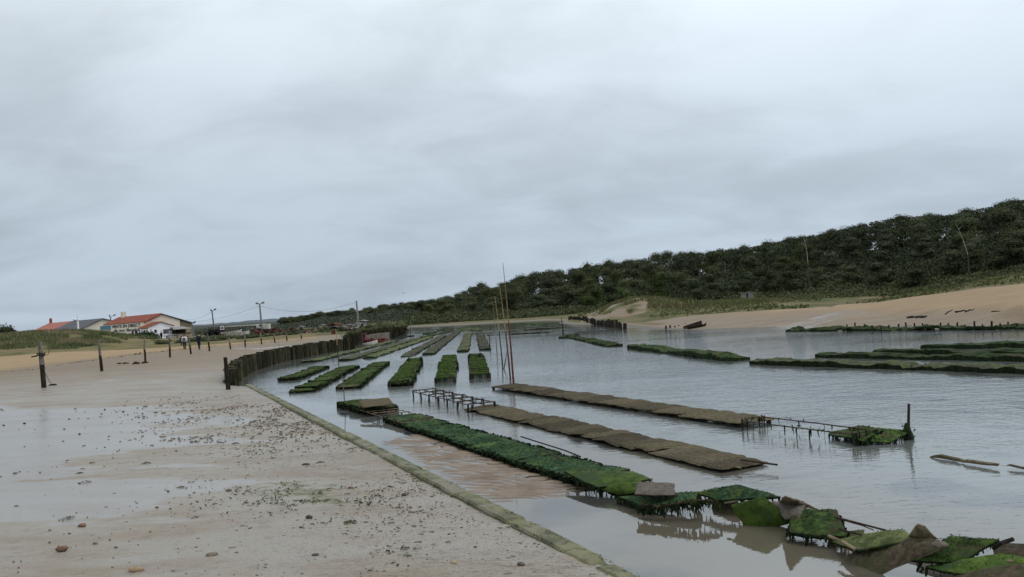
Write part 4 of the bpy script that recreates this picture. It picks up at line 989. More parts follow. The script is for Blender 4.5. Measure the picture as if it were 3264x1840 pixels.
# crumbling mossy tops at the near end
mb = MB()
for k in range(260):
    i = random.choice((0, 0, 1, 1, 2)); a, b = pts_main[i], pts_main[i + 1]; q = a.lerp(b, random.random())
    p = V((q.x + random.gauss(0, .12), q.y + random.gauss(0, .12), .93 + random.uniform(-.25 if i == 0 else -.06, .04)))
    tuft_leaf(mb, p, random.uniform(.04, .1))
mb.build('moss_cap', M['stake_top'], pal)
palR = [G(1815, 1024, 0).xy, G(1860, 1030, 0).xy, G(1920, 1040, 0).xy, G(1993, 1050, 0).xy]
palisade('stake_wall', palR, lambda k: .8 - .12 * k, -.5, 44, 'short row of black timber stakes at the tip of the far sand spit', .16, M['wood_dark'], .12, .2)
for k, (px, py) in enumerate([(2122, 1048), (2135, 1046), (2150, 1045), (2163, 1043), (2175, 1042), (2185, 1040)]):
    b = G(px, py + 3, 0); mb = MB(); mb.tube([V((b.x, b.y, -.3)), V((b.x + .05, b.y, random.uniform(.2, .4)))], [.1, .08], 6, wob=.2)
    tag(mb.build('mooring_stump', M['wood_dark'], origin=(b.x, b.y, 0)), 'short black timber stump in the row beside the wrecked boat', 'stump', 'black stumps beside the wrecked boat')
# wrecked boat on the far shore
t = thing('wrecked_boat', 'dark rotten hull of a small boat beached at the far waterline', 'boat', G(2215, 1045, .0))
bow, stern = G(2245, 1041, .15), G(2185, 1048, .1); ax = (bow - stern); Lb = ax.length; ax.normalize(); sx = V((-ax.y, ax.x, 0))
mb = MB(); rows = []
for i in range(9):
    k = i / 8; wdt = .75 * math.sin(math.pi * min(1, (1 - k) * .75 + .12)); rise = .28 + .35 * k ** 2
    c = V((stern.x, stern.y, 0)) + ax * (Lb * k)
    rows.append([c + sx * wdt + V((0, 0, rise)), c + sx * wdt * .8 + V((0, 0, .12)), c + V((0, 0, -.1)), c - sx * wdt * .8 + V((0, 0, .12)), c - sx * wdt + V((0, 0, rise * .8))])
mb.v = [tuple(p) for r in rows for p in r]
for i in range(8):
    for j in range(4): a = i * 5 + j; mb.f.append((a, a + 1, a + 6, a + 5)); mb.m.append(0)
mb.build('hull', M['wood_dark'], t)
for k in (.2, .4, .6, .8):
    mb = MB(); c = V((stern.x, stern.y, .25)) + ax * (Lb * k); mb.tube([c - sx * .6, c + V((0, 0, .06)), c + sx * .6], .05, 5); mb.build('rib', M['wood_dark'], t)

# ------------------------------------------------------------------ posts and rods
fence = [((140, 1236), (127, 1090), .15), ((325, 1184), (315, 1083), .1), ((463, 1153), (461, 1075), .06), ((542, 1139), (540, 1077), .06), ((609, 1129), (600, 1072), .06), ((668, 1119), (661, 1063), .06), ((735, 1113), (729, 1076), .06), ((782, 1106), (779, 1060), .06), ((834, 1098), (829, 1060), .06), ((877, 1093), (872, 1062), .06), ((915, 1086), (912, 1059), .055), ((961, 1081), (958, 1058), .055)]
ordn = ['nearest and thickest', 'second', 'third', 'fourth', 'fifth', 'sixth', 'seventh', 'eighth', 'ninth', 'tenth', 'eleventh', 'last and farthest']
for k, ((bx, by), (tx, ty), r) in enumerate(fence):
    b = ground_at(bx, by); tp = top_for(b, tx, ty); d = b.y
    lab = f'{ordn[k]} weathered wooden post of the line along the beach' + (', wrapped with rope' if k == 0 else ', counting from the left' if 0 < k < 11 else '')
    t = thing('fence_post', lab, 'post', tuple(b), 'weathered posts in a line along the beach')
    r = {0: .105, 1: .085}.get(k, .075)
    m1 = b.lerp(tp, .5) + V((random.uniform(-.04, .04), 0, 0)); m2 = b.lerp(tp, .33)
    mb = MB(); mb.tube([b - V((0, 0, .4)), b, m2, m1, tp], [r * 1.05, r, r * .95, r * .9, r * .75], 9, wob=.12)
    ob = mb.build('post', [M['wood'], M['wood_dark']], t)
    for f in ob.data.polygons:
        if f.center.z < (tp.z - b.z) * .45: f.material_index = 1
    if k == 0:
        mb = MB(); c = b.lerp(tp, .7)
        for q in range(3):
            mb.tube([c + V((math.cos(a) * .16, math.sin(a) * .16, q * .05 + .02 * math.sin(3 * a))) for a in np.linspace(0, 6.4, 14)], .018, 5)
        mb.tube([c + V((-.1, -.15, 0)), c + V((-.35, -.1, -.03))], .03, 5); mb.tube([c + V((.1, -.1, 0)), c + V((.35, -.1, .02)), c + V((.42, -.1, .22))], .012, 5)
        mb.build('rope', M['wood_dark'], t)
        st = ground_at(168, 1228); mb = MB(); mb.tube([b.lerp(tp, .45), st + V((-.1, 0, .1)), st], .014, 5); mb.build('stay_rope', M['wood'], t)
        mb = MB(); mb.blob(st, (.18, .12, .07), 4, 2); mb.build('anchor_block', M['wood_dark'], t)
b = ground_at(728, 1243); tp = top_for(b, 718, 1139); mb = MB()
mb.tube([b - V((0, 0, .3)), b, b.lerp(tp, .5), tp], [.085, .085, .075, .07], 8, wob=.1)
tag(mb.build('timber_post', M['wood_dark'], origin=b), 'dark leaning post standing where the stake wall meets the sand', 'post')
def rod(name, bpx, tpx, z0, r0, r1, mat, label, lean_d=0.0, cat='rod', join=None):
    b = G(*bpx, z0); tp = D(*tpx, b.y + lean_d); mb = MB(); n = 8
    sway = V((random.uniform(-.03, .03), random.uniform(-.03, .03), 0))
    pts = [V((b.x, b.y, -.5))] + [b.lerp(tp, i / n) + sway * math.sin(math.pi * i / n) for i in range(n + 1)]
    rad = [r0] + [r0 + (r1 - r0) * i / n for i in range(n + 1)]
    t = thing(name, label, cat, (b.x, b.y, 0))
    cut = 5
    mb.tube(pts[:cut + 1], rad[:cut + 1], 7); mb.build('lower_shaft', M[mat[0]], t)
    mb = MB(); mb.tube(pts[cut:], rad[cut:], 7); mb.build('upper_shaft', M[mat[1]], t)
rod('mooring_rod', (1637, 1222), (1603, 838), 0, .042, .008, ('rod_red', 'rod_pale'), 'tallest thin rod rising above the wooded skyline in mid channel')
rod('mooring_rod', (1627, 1211), (1591, 905), 0, .036, .009, ('rod_red', 'rod_pale'), 'second tallest rod, touching the tallest one at its foot')
rod('mooring_rod', (1602, 1166), (1577, 944), 0, .035, .009, ('wood_dark', 'rod_pale'), 'thin pale rod with a dark foot, left of the crossing pair')
rod('mooring_rod', (1585, 1138), (1570, 960), 0, .03, .009, ('metal', 'rod_pale'), 'leftmost and shortest of the four tall rods')
rod('mooring_stick', (1606, 1176), (1618, 1108), 0, .026, .014, ('wood_dark', 'wood'), 'short stick leaning right against the red rods', cat='stick')
rod('mooring_stick', (1079, 1150), (1070, 1050), 0, .03, .03, ('wood_dark', 'rod_pale'), 'pale stick with an algae band standing before the stake wall', cat='stick')
rod('mooring_stick', (1098, 1290), (1089, 1196), 0, .014, .010, ('wood_dark', 'wood'), 'thin dark stick at the left end of the near green row', cat='stick')
rod('mooring_stick', (890, 1112), (889, 1079), 0.55, .02, .018, ('metal', 'metal'), 'thin stick on the beach behind the stake wall', cat='stick')
rod('mooring_stick', (1562, 1108), (1559, 1072), 0, .035, .03, ('wood_dark', 'wood_dark'), 'short dark stick at the near corner of the straight grey rack', cat='stick')
rod('mooring_stick', (1795, 1064), (1789, 1012), 0, .07, .03, ('wood_dark', 'wood_dark'), 'dark stick alone in the channel left of the far palisade', cat='stick')
rod('mooring_stick', (1309, 1072), (1308, 1020), 0, .045, .03, ('wood_dark', 'metal'), 'thin stick in the water beside the brushwood point', cat='stick')
rod('mooring_stick', (1397, 1047), (1396, 1016), 0, .05, .03, ('metal', 'rod_pale'), 'pale stick off the far scrub bank', cat='stick')
rod('mooring_stick', (1530, 1052), (1526, 1036), 0, .04, .03, ('wood_dark', 'wood_dark'), 'left one of two tiny sticks in the far tangle', cat='stick')
rod('mooring_stick', (1533, 1051), (1535, 1042), 0, .04, .03, ('wood_dark', 'wood_dark'), 'right one of two tiny sticks in the far tangle', cat='stick')
b = G(2895, 1402, 0); tp = D(2897, 1287, b.y); t = thing('mooring_post', 'dark upright post with a weedy swollen foot beside the isolated green clump', 'post', (b.x, b.y, 0))
mb = MB(); mb.tube([V((b.x, b.y, -.5)), b, b.lerp(tp, .5), tp], [.04, .034, .026, .024], 8); mb.build('shaft', M['wood_dark'], t)
mb = MB(); mb.tube([V((b.x, b.y, -.4)), V((b.x, b.y, .06)), V((b.x, b.y, .17)), V((b.x, b.y, .3))], [.10, .095, .07, .035], 9, wob=.3)
for _ in range(60): tuft_leaf(mb, V((b.x + random.gauss(0, .06), b.y + random.gauss(0, .06), random.uniform(0, .25))), random.uniform(.02, .05))
mb.build('seaweed', M['weed_dark'], t)

# ------------------------------------------------------------------ people
def loft(mb, rings, m=0, n=10):
    """rings: (centre, half width along x, half depth along y); one closed skin"""
    vs = []; fs = []
    for c, a, bb in rings:
        for k in range(n):
            q = 2 * math.pi * k / n; vs.append(V((c[0] + a * math.cos(q), c[1] + bb * math.sin(q), c[2])))
    for i in range(len(rings) - 1):
        for k in range(n): fs.append((i * n + k, i * n + (k + 1) % n, (i + 1) * n + (k + 1) % n, (i + 1) * n + k))
    fs.append(tuple(range(n))[::-1]); fs.append(tuple((len(rings) - 1) * n + k for k in range(n))); mb.add(vs, fs, m)
def skin_body(name, joints, edges, mat, parent, sub=1):
    me = bpy.data.meshes.new(name); bm = bmesh.new(); sl = bm.verts.layers.skin.verify(); vs = []
    for i, (co, r) in enumerate(joints):
        v = bm.verts.new(co); v[sl].radius = (r[0], r[1]) if isinstance(r, tuple) else (r, r); v[sl].use_root = (i == 0); vs.append(v)
    for a, b_ in edges: bm.edges.new((vs[a], vs[b_]))
    bm.to_mesh(me); bm.free(); me.materials.append(mat)
    o = link(name, me, parent); sk = o.modifiers.new('skin', 'SKIN'); sk.use_smooth_shade = True
    sb = o.modifiers.new('sub', 'SUBSURF'); sb.levels = sub; sb.render_levels = sub
    dg = bpy.context.evaluated_depsgraph_get(); ev = o.evaluated_get(dg); me2 = bpy.data.meshes.new_from_object(ev)
    o.modifiers.clear(); o.data = me2
    return o
def person(base, H, heading, label, top, legs, pose, backpack=False, hood=False, bag=False):
    s = H / 1.72; t = thing('person', label, 'person', tuple(base)); t.rotation_euler = (0, 0, heading)
    st, lift, arm = pose          # stride half length, trailing heel lift, arm swing (local +y is the walking direction)
    def J(x, y, z, r): return ((x * s, y * s, z * s), tuple(q * s for q in r) if isinstance(r, tuple) else r * s)
    j = [J(0, 0, .93, .135), J(0, .0, 1.12, .13), J(0, .02, 1.36, .15), J(0, .03, 1.49, .06), J(0, .05, 1.57, .075), J(0, .055, 1.67, .085),
         J(-.10, .02 * 0, .86, .085), J(-.10, st * .55 + .03, .49, .06), J(-.10, st, .07, .045), J(-.10, st + .16, .035, .035),
         J(.10, 0, .86, .085), J(.10, -st * .4 + .04, .48, .06), J(.10, -st, .07 + lift, .045), J(.10, -st + .14, .035 + lift * .3, .035),
         J(-.20, .02, 1.40, .06), J(-.25, -arm * .5, 1.12, .048), J(-.22, -arm * .3 + .06, .88, .036), J(-.21, -arm * .2 + .08, .80, .035),
         J(.20, .02, 1.40, .06), J(.25, arm * .5, 1.12, .048), J(.22, arm * .9 + .06, .88, .036), J(.21, arm + .08, .80, .035)]
    ed = [(0, 1), (1, 2), (2, 3), (3, 4), (4, 5), (0, 6), (6, 7), (7, 8), (8, 9), (0, 10), (10, 11), (11, 12), (12, 13), (2, 14), (14, 15), (15, 16), (16, 17), (2, 18), (18, 19), (19, 20), (20, 21)]
    skin_body('body', j, ed, M['skin'], t)
    g = lambda i, k: (j[i][0], j[i][1][0] * k if isinstance(j[i][1], tuple) else j[i][1] * k)
    jj = [J(0, 0, .80, (.20, .16)), J(0, 0, .95, (.20, .16)), J(0, .02, 1.36, (.20, .15)), J(0, .03, 1.46, .10), g(14, 1.45), g(15, 1.5), g(16, 1.5), g(18, 1.45), g(19, 1.5), g(20, 1.5)]
    skin_body('jacket', jj, [(0, 1), (1, 2), (2, 3), (2, 4), (4, 5), (5, 6), (2, 7), (7, 8), (8, 9)], M[top], t)
    ll = [J(0, 0, .94, .15), g(6, 1.3), g(7, 1.35), g(8, 1.4), g(10, 1.3), g(11, 1.35), g(12, 1.4)]
    skin_body('trousers', ll, [(0, 1), (1, 2), (2, 3), (0, 4), (4, 5), (5, 6)], M[legs], t)
    for q in (8, 12):
        mb = MB(); a = V(j[q][0]); mb.blob((a.x, a.y + .07 * s, a.z - .01 * s), (.055 * s, .14 * s, .06 * s), q, 2, .05); mb.build('shoe', M['cloth_black'], t, origin=(0, 0, 0), smooth=True)
    mb = MB(); c = V(j[5][0]); mb.blob((c.x, c.y - .015 * s, c.z + .02 * s), (.098 * s, .108 * s, .112 * s), 3, 2, .06); mb.build('hair', M['hair'], t, origin=(0, 0, 0), smooth=True)
    if backpack:
        mb = MB(); mb.box((0, -.20 * s, 1.19 * s), (.30 * s, .16 * s, .42 * s)); mb.box((0, -.29 * s, 1.10 * s), (.22 * s, .05 * s, .2 * s))
        bp = mb.build('backpack', M['cloth_grey'], t, origin=(0, 0, 0)); bv = bp.modifiers.new('bevel', 'BEVEL'); bv.width = .04; bv.segments = 2
    if bag:
        mb = MB(); mb.box((.33 * s, 0, .74 * s), (.06 * s, .2 * s, .26 * s)); mb.build('handbag', M['cloth_black'], t, origin=(0, 0, 0))
    return t
b = ground_at(589, 1115); person(b, 47.5 / FPX * b.y, math.radians(12), 'person in an off-white jacket with a grey backpack walking away over the beach', 'cloth_white', 'cloth_black', (.16, .02, .12), backpack=True)
b = ground_at(635, 1115); person(b, 51.5 / FPX * b.y, math.radians(-6), 'person all in black walking away over the beach', 'cloth_black', 'cloth_navy', (.17, .03, -.14))
# a child half hidden on the left of the person in white
b = ground_at(579, 1102); person(b, 30 / FPX * b.y, math.radians(12), 'person in dark clothes half hidden on the left of the one in white', 'cloth_navy', 'cloth_navy', (.12, .02, .1))

# ------------------------------------------------------------------ village on the left
def place_z(px, py, d): return D(px, py, d)
C = D(462, 1075, 155); C.z = .6
e1 = (D(331, 1035, 175).xy - C.xy); e1 = V((e1.x, e1.y, 0)).normalized(); e2 = V((-e1.y, e1.x, 0))
if e2.y < 0 or e2.x < 0: e2 = -e2
GZ = .5
def Wp(s, tt, z): return V((C.x, C.y, 0)) + e1 * s + e2 * tt + V((0, 0, z))
Ls = hitwall(331, 1035, C, e1)[0]; zl = hitwall(455, 1026, C, e1)[1]
tr, zr = hitwall(513, 1000, C, e2); tb, zb1 = hitwall(573, 1019, C, e2); te, ze = hitwall(614, 1029, C, e2)
house = thing('oyster_shop', 'cream building with a red tile roof and blue lettering on its side wall', 'building', tuple(Wp(0, 0, GZ)))
def prism(mb, prof, s0, s1, m=0, P=Wp):
    n = len(prof); mb.add([P(s0, a, z) for a, z in prof] + [P(s1, a, z) for a, z in prof], [tuple(range(n)), tuple(range(2 * n - 1, n - 1, -1))] + [(i, n + i, n + (i + 1) % n, (i + 1) % n) for i in range(n)], m)
mb = MB(); prism(mb, [(0, GZ - 1), (0, zl), (tr, zr - .1), (tb, zb1 - .1), (tb, GZ - 1)], 0, Ls); mb.build('wall', M['cream'], house)
mb = MB(); prism(mb, [(.02, GZ - 1), (.02, zl - .02), (tr, zr - .14), (tb - .02, zb1 - .14), (tb - .02, GZ - 1)], -.03, .0); g_ = mb.build('gable_wall', M['beige'], house)
mb = MB(); prism(mb, [(tb, GZ - 1), (tb, zb1 - .12), (te, ze - .1), (te, GZ - 1)], .4, Ls * .8); mb.build('lean_to_wall', M['brownwall'], house)
def slab(mb, a, b_, s0, s1, th, P=Wp, ns=1):
    (t0, z0), (t1, z1) = a, b_
    mb.add([P(s0, t0, z0), P(s1, t0, z0), P(s1, t1, z1), P(s0, t1, z1), P(s0, t0, z0 - th), P(s1, t0, z0 - th), P(s1, t1, z1 - th), P(s0, t1, z1 - th)], [(0, 1, 2, 3), (7, 6, 5, 4), (0, 4, 5, 1), (1, 5, 6, 2), (2, 6, 7, 3), (3, 7, 4, 0)])
rf = MB(); sl = (zr - zl) / tr
nst = 60
for i in range(nst):
    s0 = -.3 + (Ls + .5) * i / nst; s1 = -.3 + (Ls + .5) * (i + 1) / nst
    slab(rf, (-.14, zl - .14 * sl + .08 + (.03 if i % 2 else 0)), (tr, zr + .08 + (.03 if i % 2 else 0)), s0, s1, .10)
roof = rf.build('roof', M['redtile'], house)
mb = MB(); slab(mb, (tr + .002, zr + .05), (te + .15, ze - .0), -.3, Ls, .14); mb.build('rear_roof', M['slate'], house)
mb = MB(); prism(mb, [(-.15, zl - .15 * sl - .03), (tr, zr - .03), (tr, zr - .2), (-.15, zl - .15 * sl - .2)], -.33, -.05); mb.build('bargeboard', M['redtile'], house)
cs, cz = hitwall(397, 1003, Wp(0, tr, 0), e1); mb = MB(); cw = 13 / FPX * 172
mb.box(Wp(cs, tr - .2, zr + .35), (1.0, .8, 1.5), Matrix.Rotation(math.atan2(e1.y, e1.x), 3, 'Z')); mb.build('chimney', M['beige'], roof, origin=house.location)
# lettering: real letters standing a little proud of the wall
def text_on(txt, px0, px1, ybase0, ytop0, P0, ee, nrm, parent, mat, shear=0.0, bold=.02, name='lettering', depth=.01):
    cu = bpy.data.curves.new('txt', 'FONT'); cu.body = txt; cu.extrude = depth; cu.shear = shear; cu.offset = bold; cu.resolution_u = 3
    ob = bpy.data.objects.new('txt', cu); COL.objects.link(ob); dg = bpy.context.evaluated_depsgraph_get()
    me = bpy.data.meshes.new_from_object(ob.evaluated_get(dg)); bpy.data.objects.remove(ob)
    co = np.array([v.co[:] for v in me.vertices]); x0, x1 = co[:, 0].min(), co[:, 0].max(); y1 = co[:, 1].max(); y0 = 0.0
    sA, zA = hitwall(px0, ybase0[0], P0, ee); sB, zB = hitwall(px1, ybase0[1], P0, ee); hA = hitwall(px0, ytop0[0], P0, ee)[1] - zA; hB = hitwall(px1, ytop0[1], P0, ee)[1] - zB
    h = (hA + hB) / 2; zz0 = (zA + zB) / 2
    for v in me.vertices:
        k = (v.co.x - x0) / (x1 - x0); s = sA + (sB - sA) * k; z = zz0 + (zB - zA) * (k - .5) * .0 + (v.co.y - y0) / (y1 - y0) * h
        p = V((P0.x, P0.y, 0)) + ee * s + V((0, 0, z)) + nrm * (.05 + v.co.z)
        v.co = p - parent.location
    me.materials.append(mat); return link(name, me, parent)
nl = -e2
text_on('VENTE EN DIRECT', 357, 448, (1047, 1041), (1037.6, 1030.6), C, e1, nl, house, M['blue_paint'], bold=.018)
text_on('de nos Bassins', 363, 445, (1060, 1053), (1051.5, 1043), C, e1, nl, house, M['blue_paint'], shear=.3, bold=.012)
# painted panel with sea, sand and boats at the far end of the wall
s0, za = hitwall(354, 1056.5, C, e1); s1, zb_ = hitwall(320, 1040.5, C, e1); za = hitwall(336, 1057, C, e1)[1]; zb_ = hitwall(336, 1039, C, e1)[1]
mb = MB(); mb.add([Wp(s0, -.06, za), Wp(s1, -.06, za), Wp(s1, -.06, zb_), Wp(s0, -.06, zb_), Wp(s0, 0, za), Wp(s1, 0, za), Wp(s1, 0, zb_), Wp(s0, 0, zb_)], [(0, 1, 2, 3), (0, 3, 7, 4), (1, 5, 6, 2), (3, 2, 6, 7), (0, 4, 5, 1)])
tm = NT('sea_mural'); tc_ = tm.n('ShaderNodeTexCoord'); sp = tm.n('ShaderNodeSeparateXYZ'); tm.l(tc_.outputs['Generated'], sp.inputs[0])
cr = tm.n('ShaderNodeValToRGB'); nn_ = tm.mth('ADD', sp.outputs[2], tm.mth('MULTIPLY', tm.mth('SUBTRACT', tm.noise(3, 4, .6, tm.coord((.5, .5, 1))), .5), .35)); tm.l(nn_, cr.inputs[0])
ce = cr.color_ramp.elements; ce[0].color = (.42, .36, .27, 1); ce[1].color = (.10, .21, .34, 1); ce[1].position = 1
for pos, c_ in ((.18, (.45, .40, .30)), (.26, (.20, .12, .10)), (.34, (.40, .45, .40)), (.40, (.03, .16, .20)), (.62, (.08, .30, .34)), (.75, (.06, .18, .30))): x_ = ce.new(pos); x_.color = c_ + (1,)
tm.bsdf(cr.outputs[0], .6); mb.build('mural_panel', tm.mat, house)
mb = MB(); mb.box(Wp(Ls + 2.2, .3, GZ + .9), (5.0, .3, 2.6), Matrix.Rotation(math.atan2(e1.y, e1.x), 3, 'Z')); mb.build('garden_wall', M['cream'], house)
def wall_rect(parent, P0, ee, nrm, a, b_, mat, name, off=.04, dep=.05):
    (xa, ya), (xb, yb) = a, b_; s0, z0 = hitwall(xa, ya, P0, ee); s1, z1 = hitwall(xb, yb, P0, ee); z0b = hitwall((xa + xb) / 2, ya, P0, ee)[1]; z1b = hitwall((xa + xb) / 2, yb, P0, ee)[1]
    base = V((P0.x, P0.y, 0)) + nrm * off; vs = []
    for o_ in (V((0, 0, 0)), -nrm * dep):
        for s, z in ((s0, z1b), (s1, z1b), (s1, z0b), (s0, z0b)): vs.append(base + ee * s + V((0, 0, z)) + o_)
    mb = MB(); mb.add(vs, [(0, 1, 2, 3), (7, 6, 5, 4), (0, 4, 5, 1), (1, 5, 6, 2), (2, 6, 7, 3), (3, 7, 4, 0)]); return mb.build(name, mat, parent)
for a, b_ in (((420, 1056), (427, 1068)), ((430, 1055), (439, 1068))):
    wall_rect(house, C, e1, nl, a, b_, M['dark'], 'window', .03)
wall_rect(house, C, e1, nl, (441, 1048), (449, 1067), M['white_trim'], 'door', .04); wall_rect(house, C, e1, nl, (444.5, 1050), (447, 1064), M['blue_paint'], 'door_stripe', .10)
# white sales hut in front of the gable
C2 = V((C.x, C.y, 0)) - e1 * 4.5; C2v = V((C2.x, C2.y, 0)); hutb = thing('sales_hut', 'small white gabled hut with red roof edge in front of the cream building', 'hut', (C2.x, C2.y, GZ))
def P2(s, tt, z): return C2v + e1 * s + e2 * tt + V((0, 0, z))
a0 = hitwall(473, 1075, C2v, e2)[0]; a1_ = hitwall(553, 1070, C2v, e2)[0]; ap, az_ = hitwall(512, 1026.5, C2v, e2); zle = hitwall(473, 1043, C2v, e2)[1]; zre = hitwall(553, 1038, C2v, e2)[1]
mb = MB(); prism(mb, [(a0, GZ - 1), (a0, zle), (ap, az_), (a1_, zre), (a1_, GZ - 1)], 0, 4.3, P=P2); mb.build('wall', M['white'], hutb)
sl2 = (az_ - zle) / (ap - a0); mb = MB()
for i in range(14): slab(mb, (a0 - .5, zle - .5 * sl2 + .1 + (.03 if i % 2 else 0)), (ap, az_ + .1 + (.03 if i % 2 else 0)), -.25 + i * .32, -.25 + (i + 1) * .32, .12, P2)
slab(mb, (ap + .002, az_ + .1), (a1_ + .25, zre + .02), -.25, 4.2, .1, P2); mb.build('roof', M['redtile'], hutb)
wall_rect(hutb, C2v, e2, -e1, (492, 1051), (500, 1061), M['dark'], 'window', .04)
wall_rect(hutb, C2v, e2, -e1, (520, 1049.5), (549, 1063), M['glass'], 'sales_window', .04); wall_rect(hutb, C2v, e2, -e1, (519, 1050), (549, 1052), M['slate'], 'window_head', .08)
wall_rect(hutb, C2v, e2, -e1, (538, 1054), (542, 1062), M['white_trim'], 'poster', .09); wall_rect(hutb, C2v, e2, -e1, (543.5, 1053), (547.5, 1061), M['white_trim'], 'poster', .09)
wall_rect(hutb, C2v, e2, -e1, (521, 1057), (529, 1063), M['red'], 'notice', .09)
wall_rect(hutb, C2v, e2, -e1, (480, 1050), (482.5, 1059), M['blue_paint'], 'side_banner', .05)
wall_rect(hutb, C2v, e2, -e1, (455, 1050), (472, 1066), M['beige'], 'porch_frame', .02); wall_rect(hutb, C2v, e2, -e1, (457, 1053), (463, 1066), M['dark'], 'porch_opening', .05); wall_rect(hutb, C2v, e2, -e1, (465, 1052), (469, 1066), M['glass'], 'porch_glass', .05)
# open sided stall
C3 = C2v - e1 * 2.0; stall = thing('market_stall', 'open stall with a grey awning and dark counter right of the white hut', 'stall', (C3.x, C3.y, GZ))
def P3(s, tt, z): return C3 + e1 * s + e2 * tt + V((0, 0, z))
q0 = hitwall(555, 1070, C3, e2)[0]; q1 = hitwall(609, 1065, C3, e2)[0]; zt0 = hitwall(556, 1044, C3, e2)[1]; zf0 = hitwall(580, 1048, C3, e2)[1]; zc = hitwall(580, 1063, C3, e2)[1]
mb = MB(); mb.add([P3(-.6, q0, zf0), P3(-.6, q1, zf0 + .0), P3(2.2, q1 - .8, zt0 + .1), P3(2.2, q0, zt0 + .1)] + [P3(-.6, q0, zf0 - .1), P3(-.6, q1, zf0 - .1), P3(2.2, q1 - .8, zt0), P3(2.2, q0, zt0)], [(0, 1, 2, 3), (7, 6, 5, 4), (0, 4, 5, 1), (1, 5, 6, 2), (2, 6, 7, 3), (3, 7, 4, 0)]); mb.build('awning', M['concrete'], stall)
mb = MB(); prism(mb, [(q0 + .2, zc), (q0 + .2, zf0 - .12), (q1 - .5, zf0 - .12), (q1 - .5, zc)], 1.4, 1.6, P=P3); mb.build('back_panel', M['dark'], stall)
mb = MB(); prism(mb, [(q0, GZ - 1), (q0, zc), (q1 - .1, zc), (q1 - .1, GZ - 1)], -.3, .2, P=P3); mb.build('counter', M['brownwall'], stall)
mb = MB(); prism(mb, [(q0 - .1, zc + .003), (q0 - .1, zc + .09), (q1, zc + .09), (q1, zc + .003)], -.45, .3, P=P3); mb.build('counter_top', M['wood_dark'], stall)
for k in (0.02, .33, .66, .97):
    mb = MB(); qq = q0 + (q1 - q0) * k; mb.tube([P3(-.4, qq, zc), P3(-.4, qq, zf0)], .05, 5); mb.build('post', M['wood_dark'], stall)
# railing and tables before the hut
for k, (px, py, ln) in enumerate([(525, 1075, 26), (548, 1079, 40)]):
    b0 = D(px - ln / 2, py, 149 - k); b1 = D(px + ln / 2, py - ln * .05, 149 - k + 1.0)
    t = thing('picnic_table', ('shorter' if k == 0 else 'longer') + ' low dark table in front of the white hut', 'table', (b0.x, b0.y, GZ))
    mb = MB(); a = V((b0.x, b0.y, GZ + .72)); bb = V((b1.x, b1.y, GZ + .72)); dd = (bb - a).normalized(); s_ = V((-dd.y, dd.x, 0)) * .35
    mb.add([a - s_, bb - s_, bb + s_, a + s_] + [p - V((0, 0, .07)) for p in (a - s_, bb - s_, bb + s_, a + s_)], [(0, 1, 2, 3), (7, 6, 5, 4), (0, 4, 5, 1), (1, 5, 6, 2), (2, 6, 7, 3), (3, 7, 4, 0)]); mb.build('table_top', M['wood_dark'], t)
    for f in (.08, .92):
        for sg in (-.8, .8):
            mb = MB(); p = a.lerp(bb, f) + s_ * sg; mb.tube([p - V((0, 0, .05)), V((p.x, p.y, GZ - .3))], .05, 5); mb.build('leg', M['wood_dark'], t)
b = D(497, 1083, 150); b.z = GZ; person(b, 26 / FPX * b.y, math.radians(40), 'person in a white top standing at the white hut', 'cloth_white', 'cloth_navy', (.04, 0, .05))
b = D(515, 1083, 149); b.z = GZ; person(b, 27 / FPX * b.y, math.radians(160), 'person in dark clothes standing at the window of the white hut', 'cloth_navy', 'cloth_black', (.03, 0, .04))
# long building behind the dune
Cb = D(262, 1060, 192); Cb.z = 0; eb = (D(90, 1050, 228).xy - Cb.xy); eb = V((eb.x, eb.y, 0)).normalized(); eb2 = V((-eb.y, eb.x, 0))
if eb2.x < 0: eb2 = -eb2
def Pb(s, tt, z): return V((Cb.x, Cb.y, 0)) + eb * s + eb2 * tt + V((0, 0, z))
barn = thing('long_shed', 'long low shed behind the dune, half red tile and half grey roof', 'building', (Cb.x, Cb.y, GZ))
S90 = hitwall(100, 1048, Cb, eb)[0]; zeb = hitwall(264, 1046, Cb, eb)[1]; tb2, zrb = hitwall(326, 1015.5, Cb, eb2); te2 = tb2 + 4.2; zrr = zrb - 1.2
mb = MB(); prism(mb, [(0, -.5), (0, zeb), (tb2, zrb - .1), (te2, zrr), (te2, -.5)], 0, S90, P=Pb); mb.build('wall', M['beige'], barn)
sg_ = hitwall(170, 1046, Cb, eb)[0]
for nm, sa, sb_, mt in (('grey_roof', -.4, sg_, 'slate'), ('red_roof', sg_ + .003, S90 + .3, 'paletile')):
    mb = MB(); k_ = (zrb - zeb) / tb2; slab(mb, (-.5, zeb - .5 * k_ + .06), (tb2, zrb + .06), sa, sb_, .15, Pb); slab(mb, (tb2 + .002, zrb + .06), (te2 + .4, zrr - .05), sa, sb_, .15, Pb); mb.build(nm, M[mt], barn)
rz_ = Matrix.Rotation(math.atan2(eb.y, eb.x), 3, 'Z')
cs2, _ = hitwall(162, 1030, Pb(0, tb2, 0), eb); mb = MB(); mb.box(Pb(cs2, tb2, zrb + .55), (.6, .6, 1.3), rz_); mb.box(Pb(cs2, tb2, zrb + 1.3), (.4, .4, .2), rz_); mb.build('chimney', M['redtile'], barn)
cs3, _ = hitwall(239, 1020, Pb(0, tb2, 0), eb); mb = MB(); mb.blob(Pb(cs3, tb2, zrb + .35), (.5, .5, .3), 2, 2, .05); mb.build('roof_vent', M['white_trim'], barn, smooth=True)
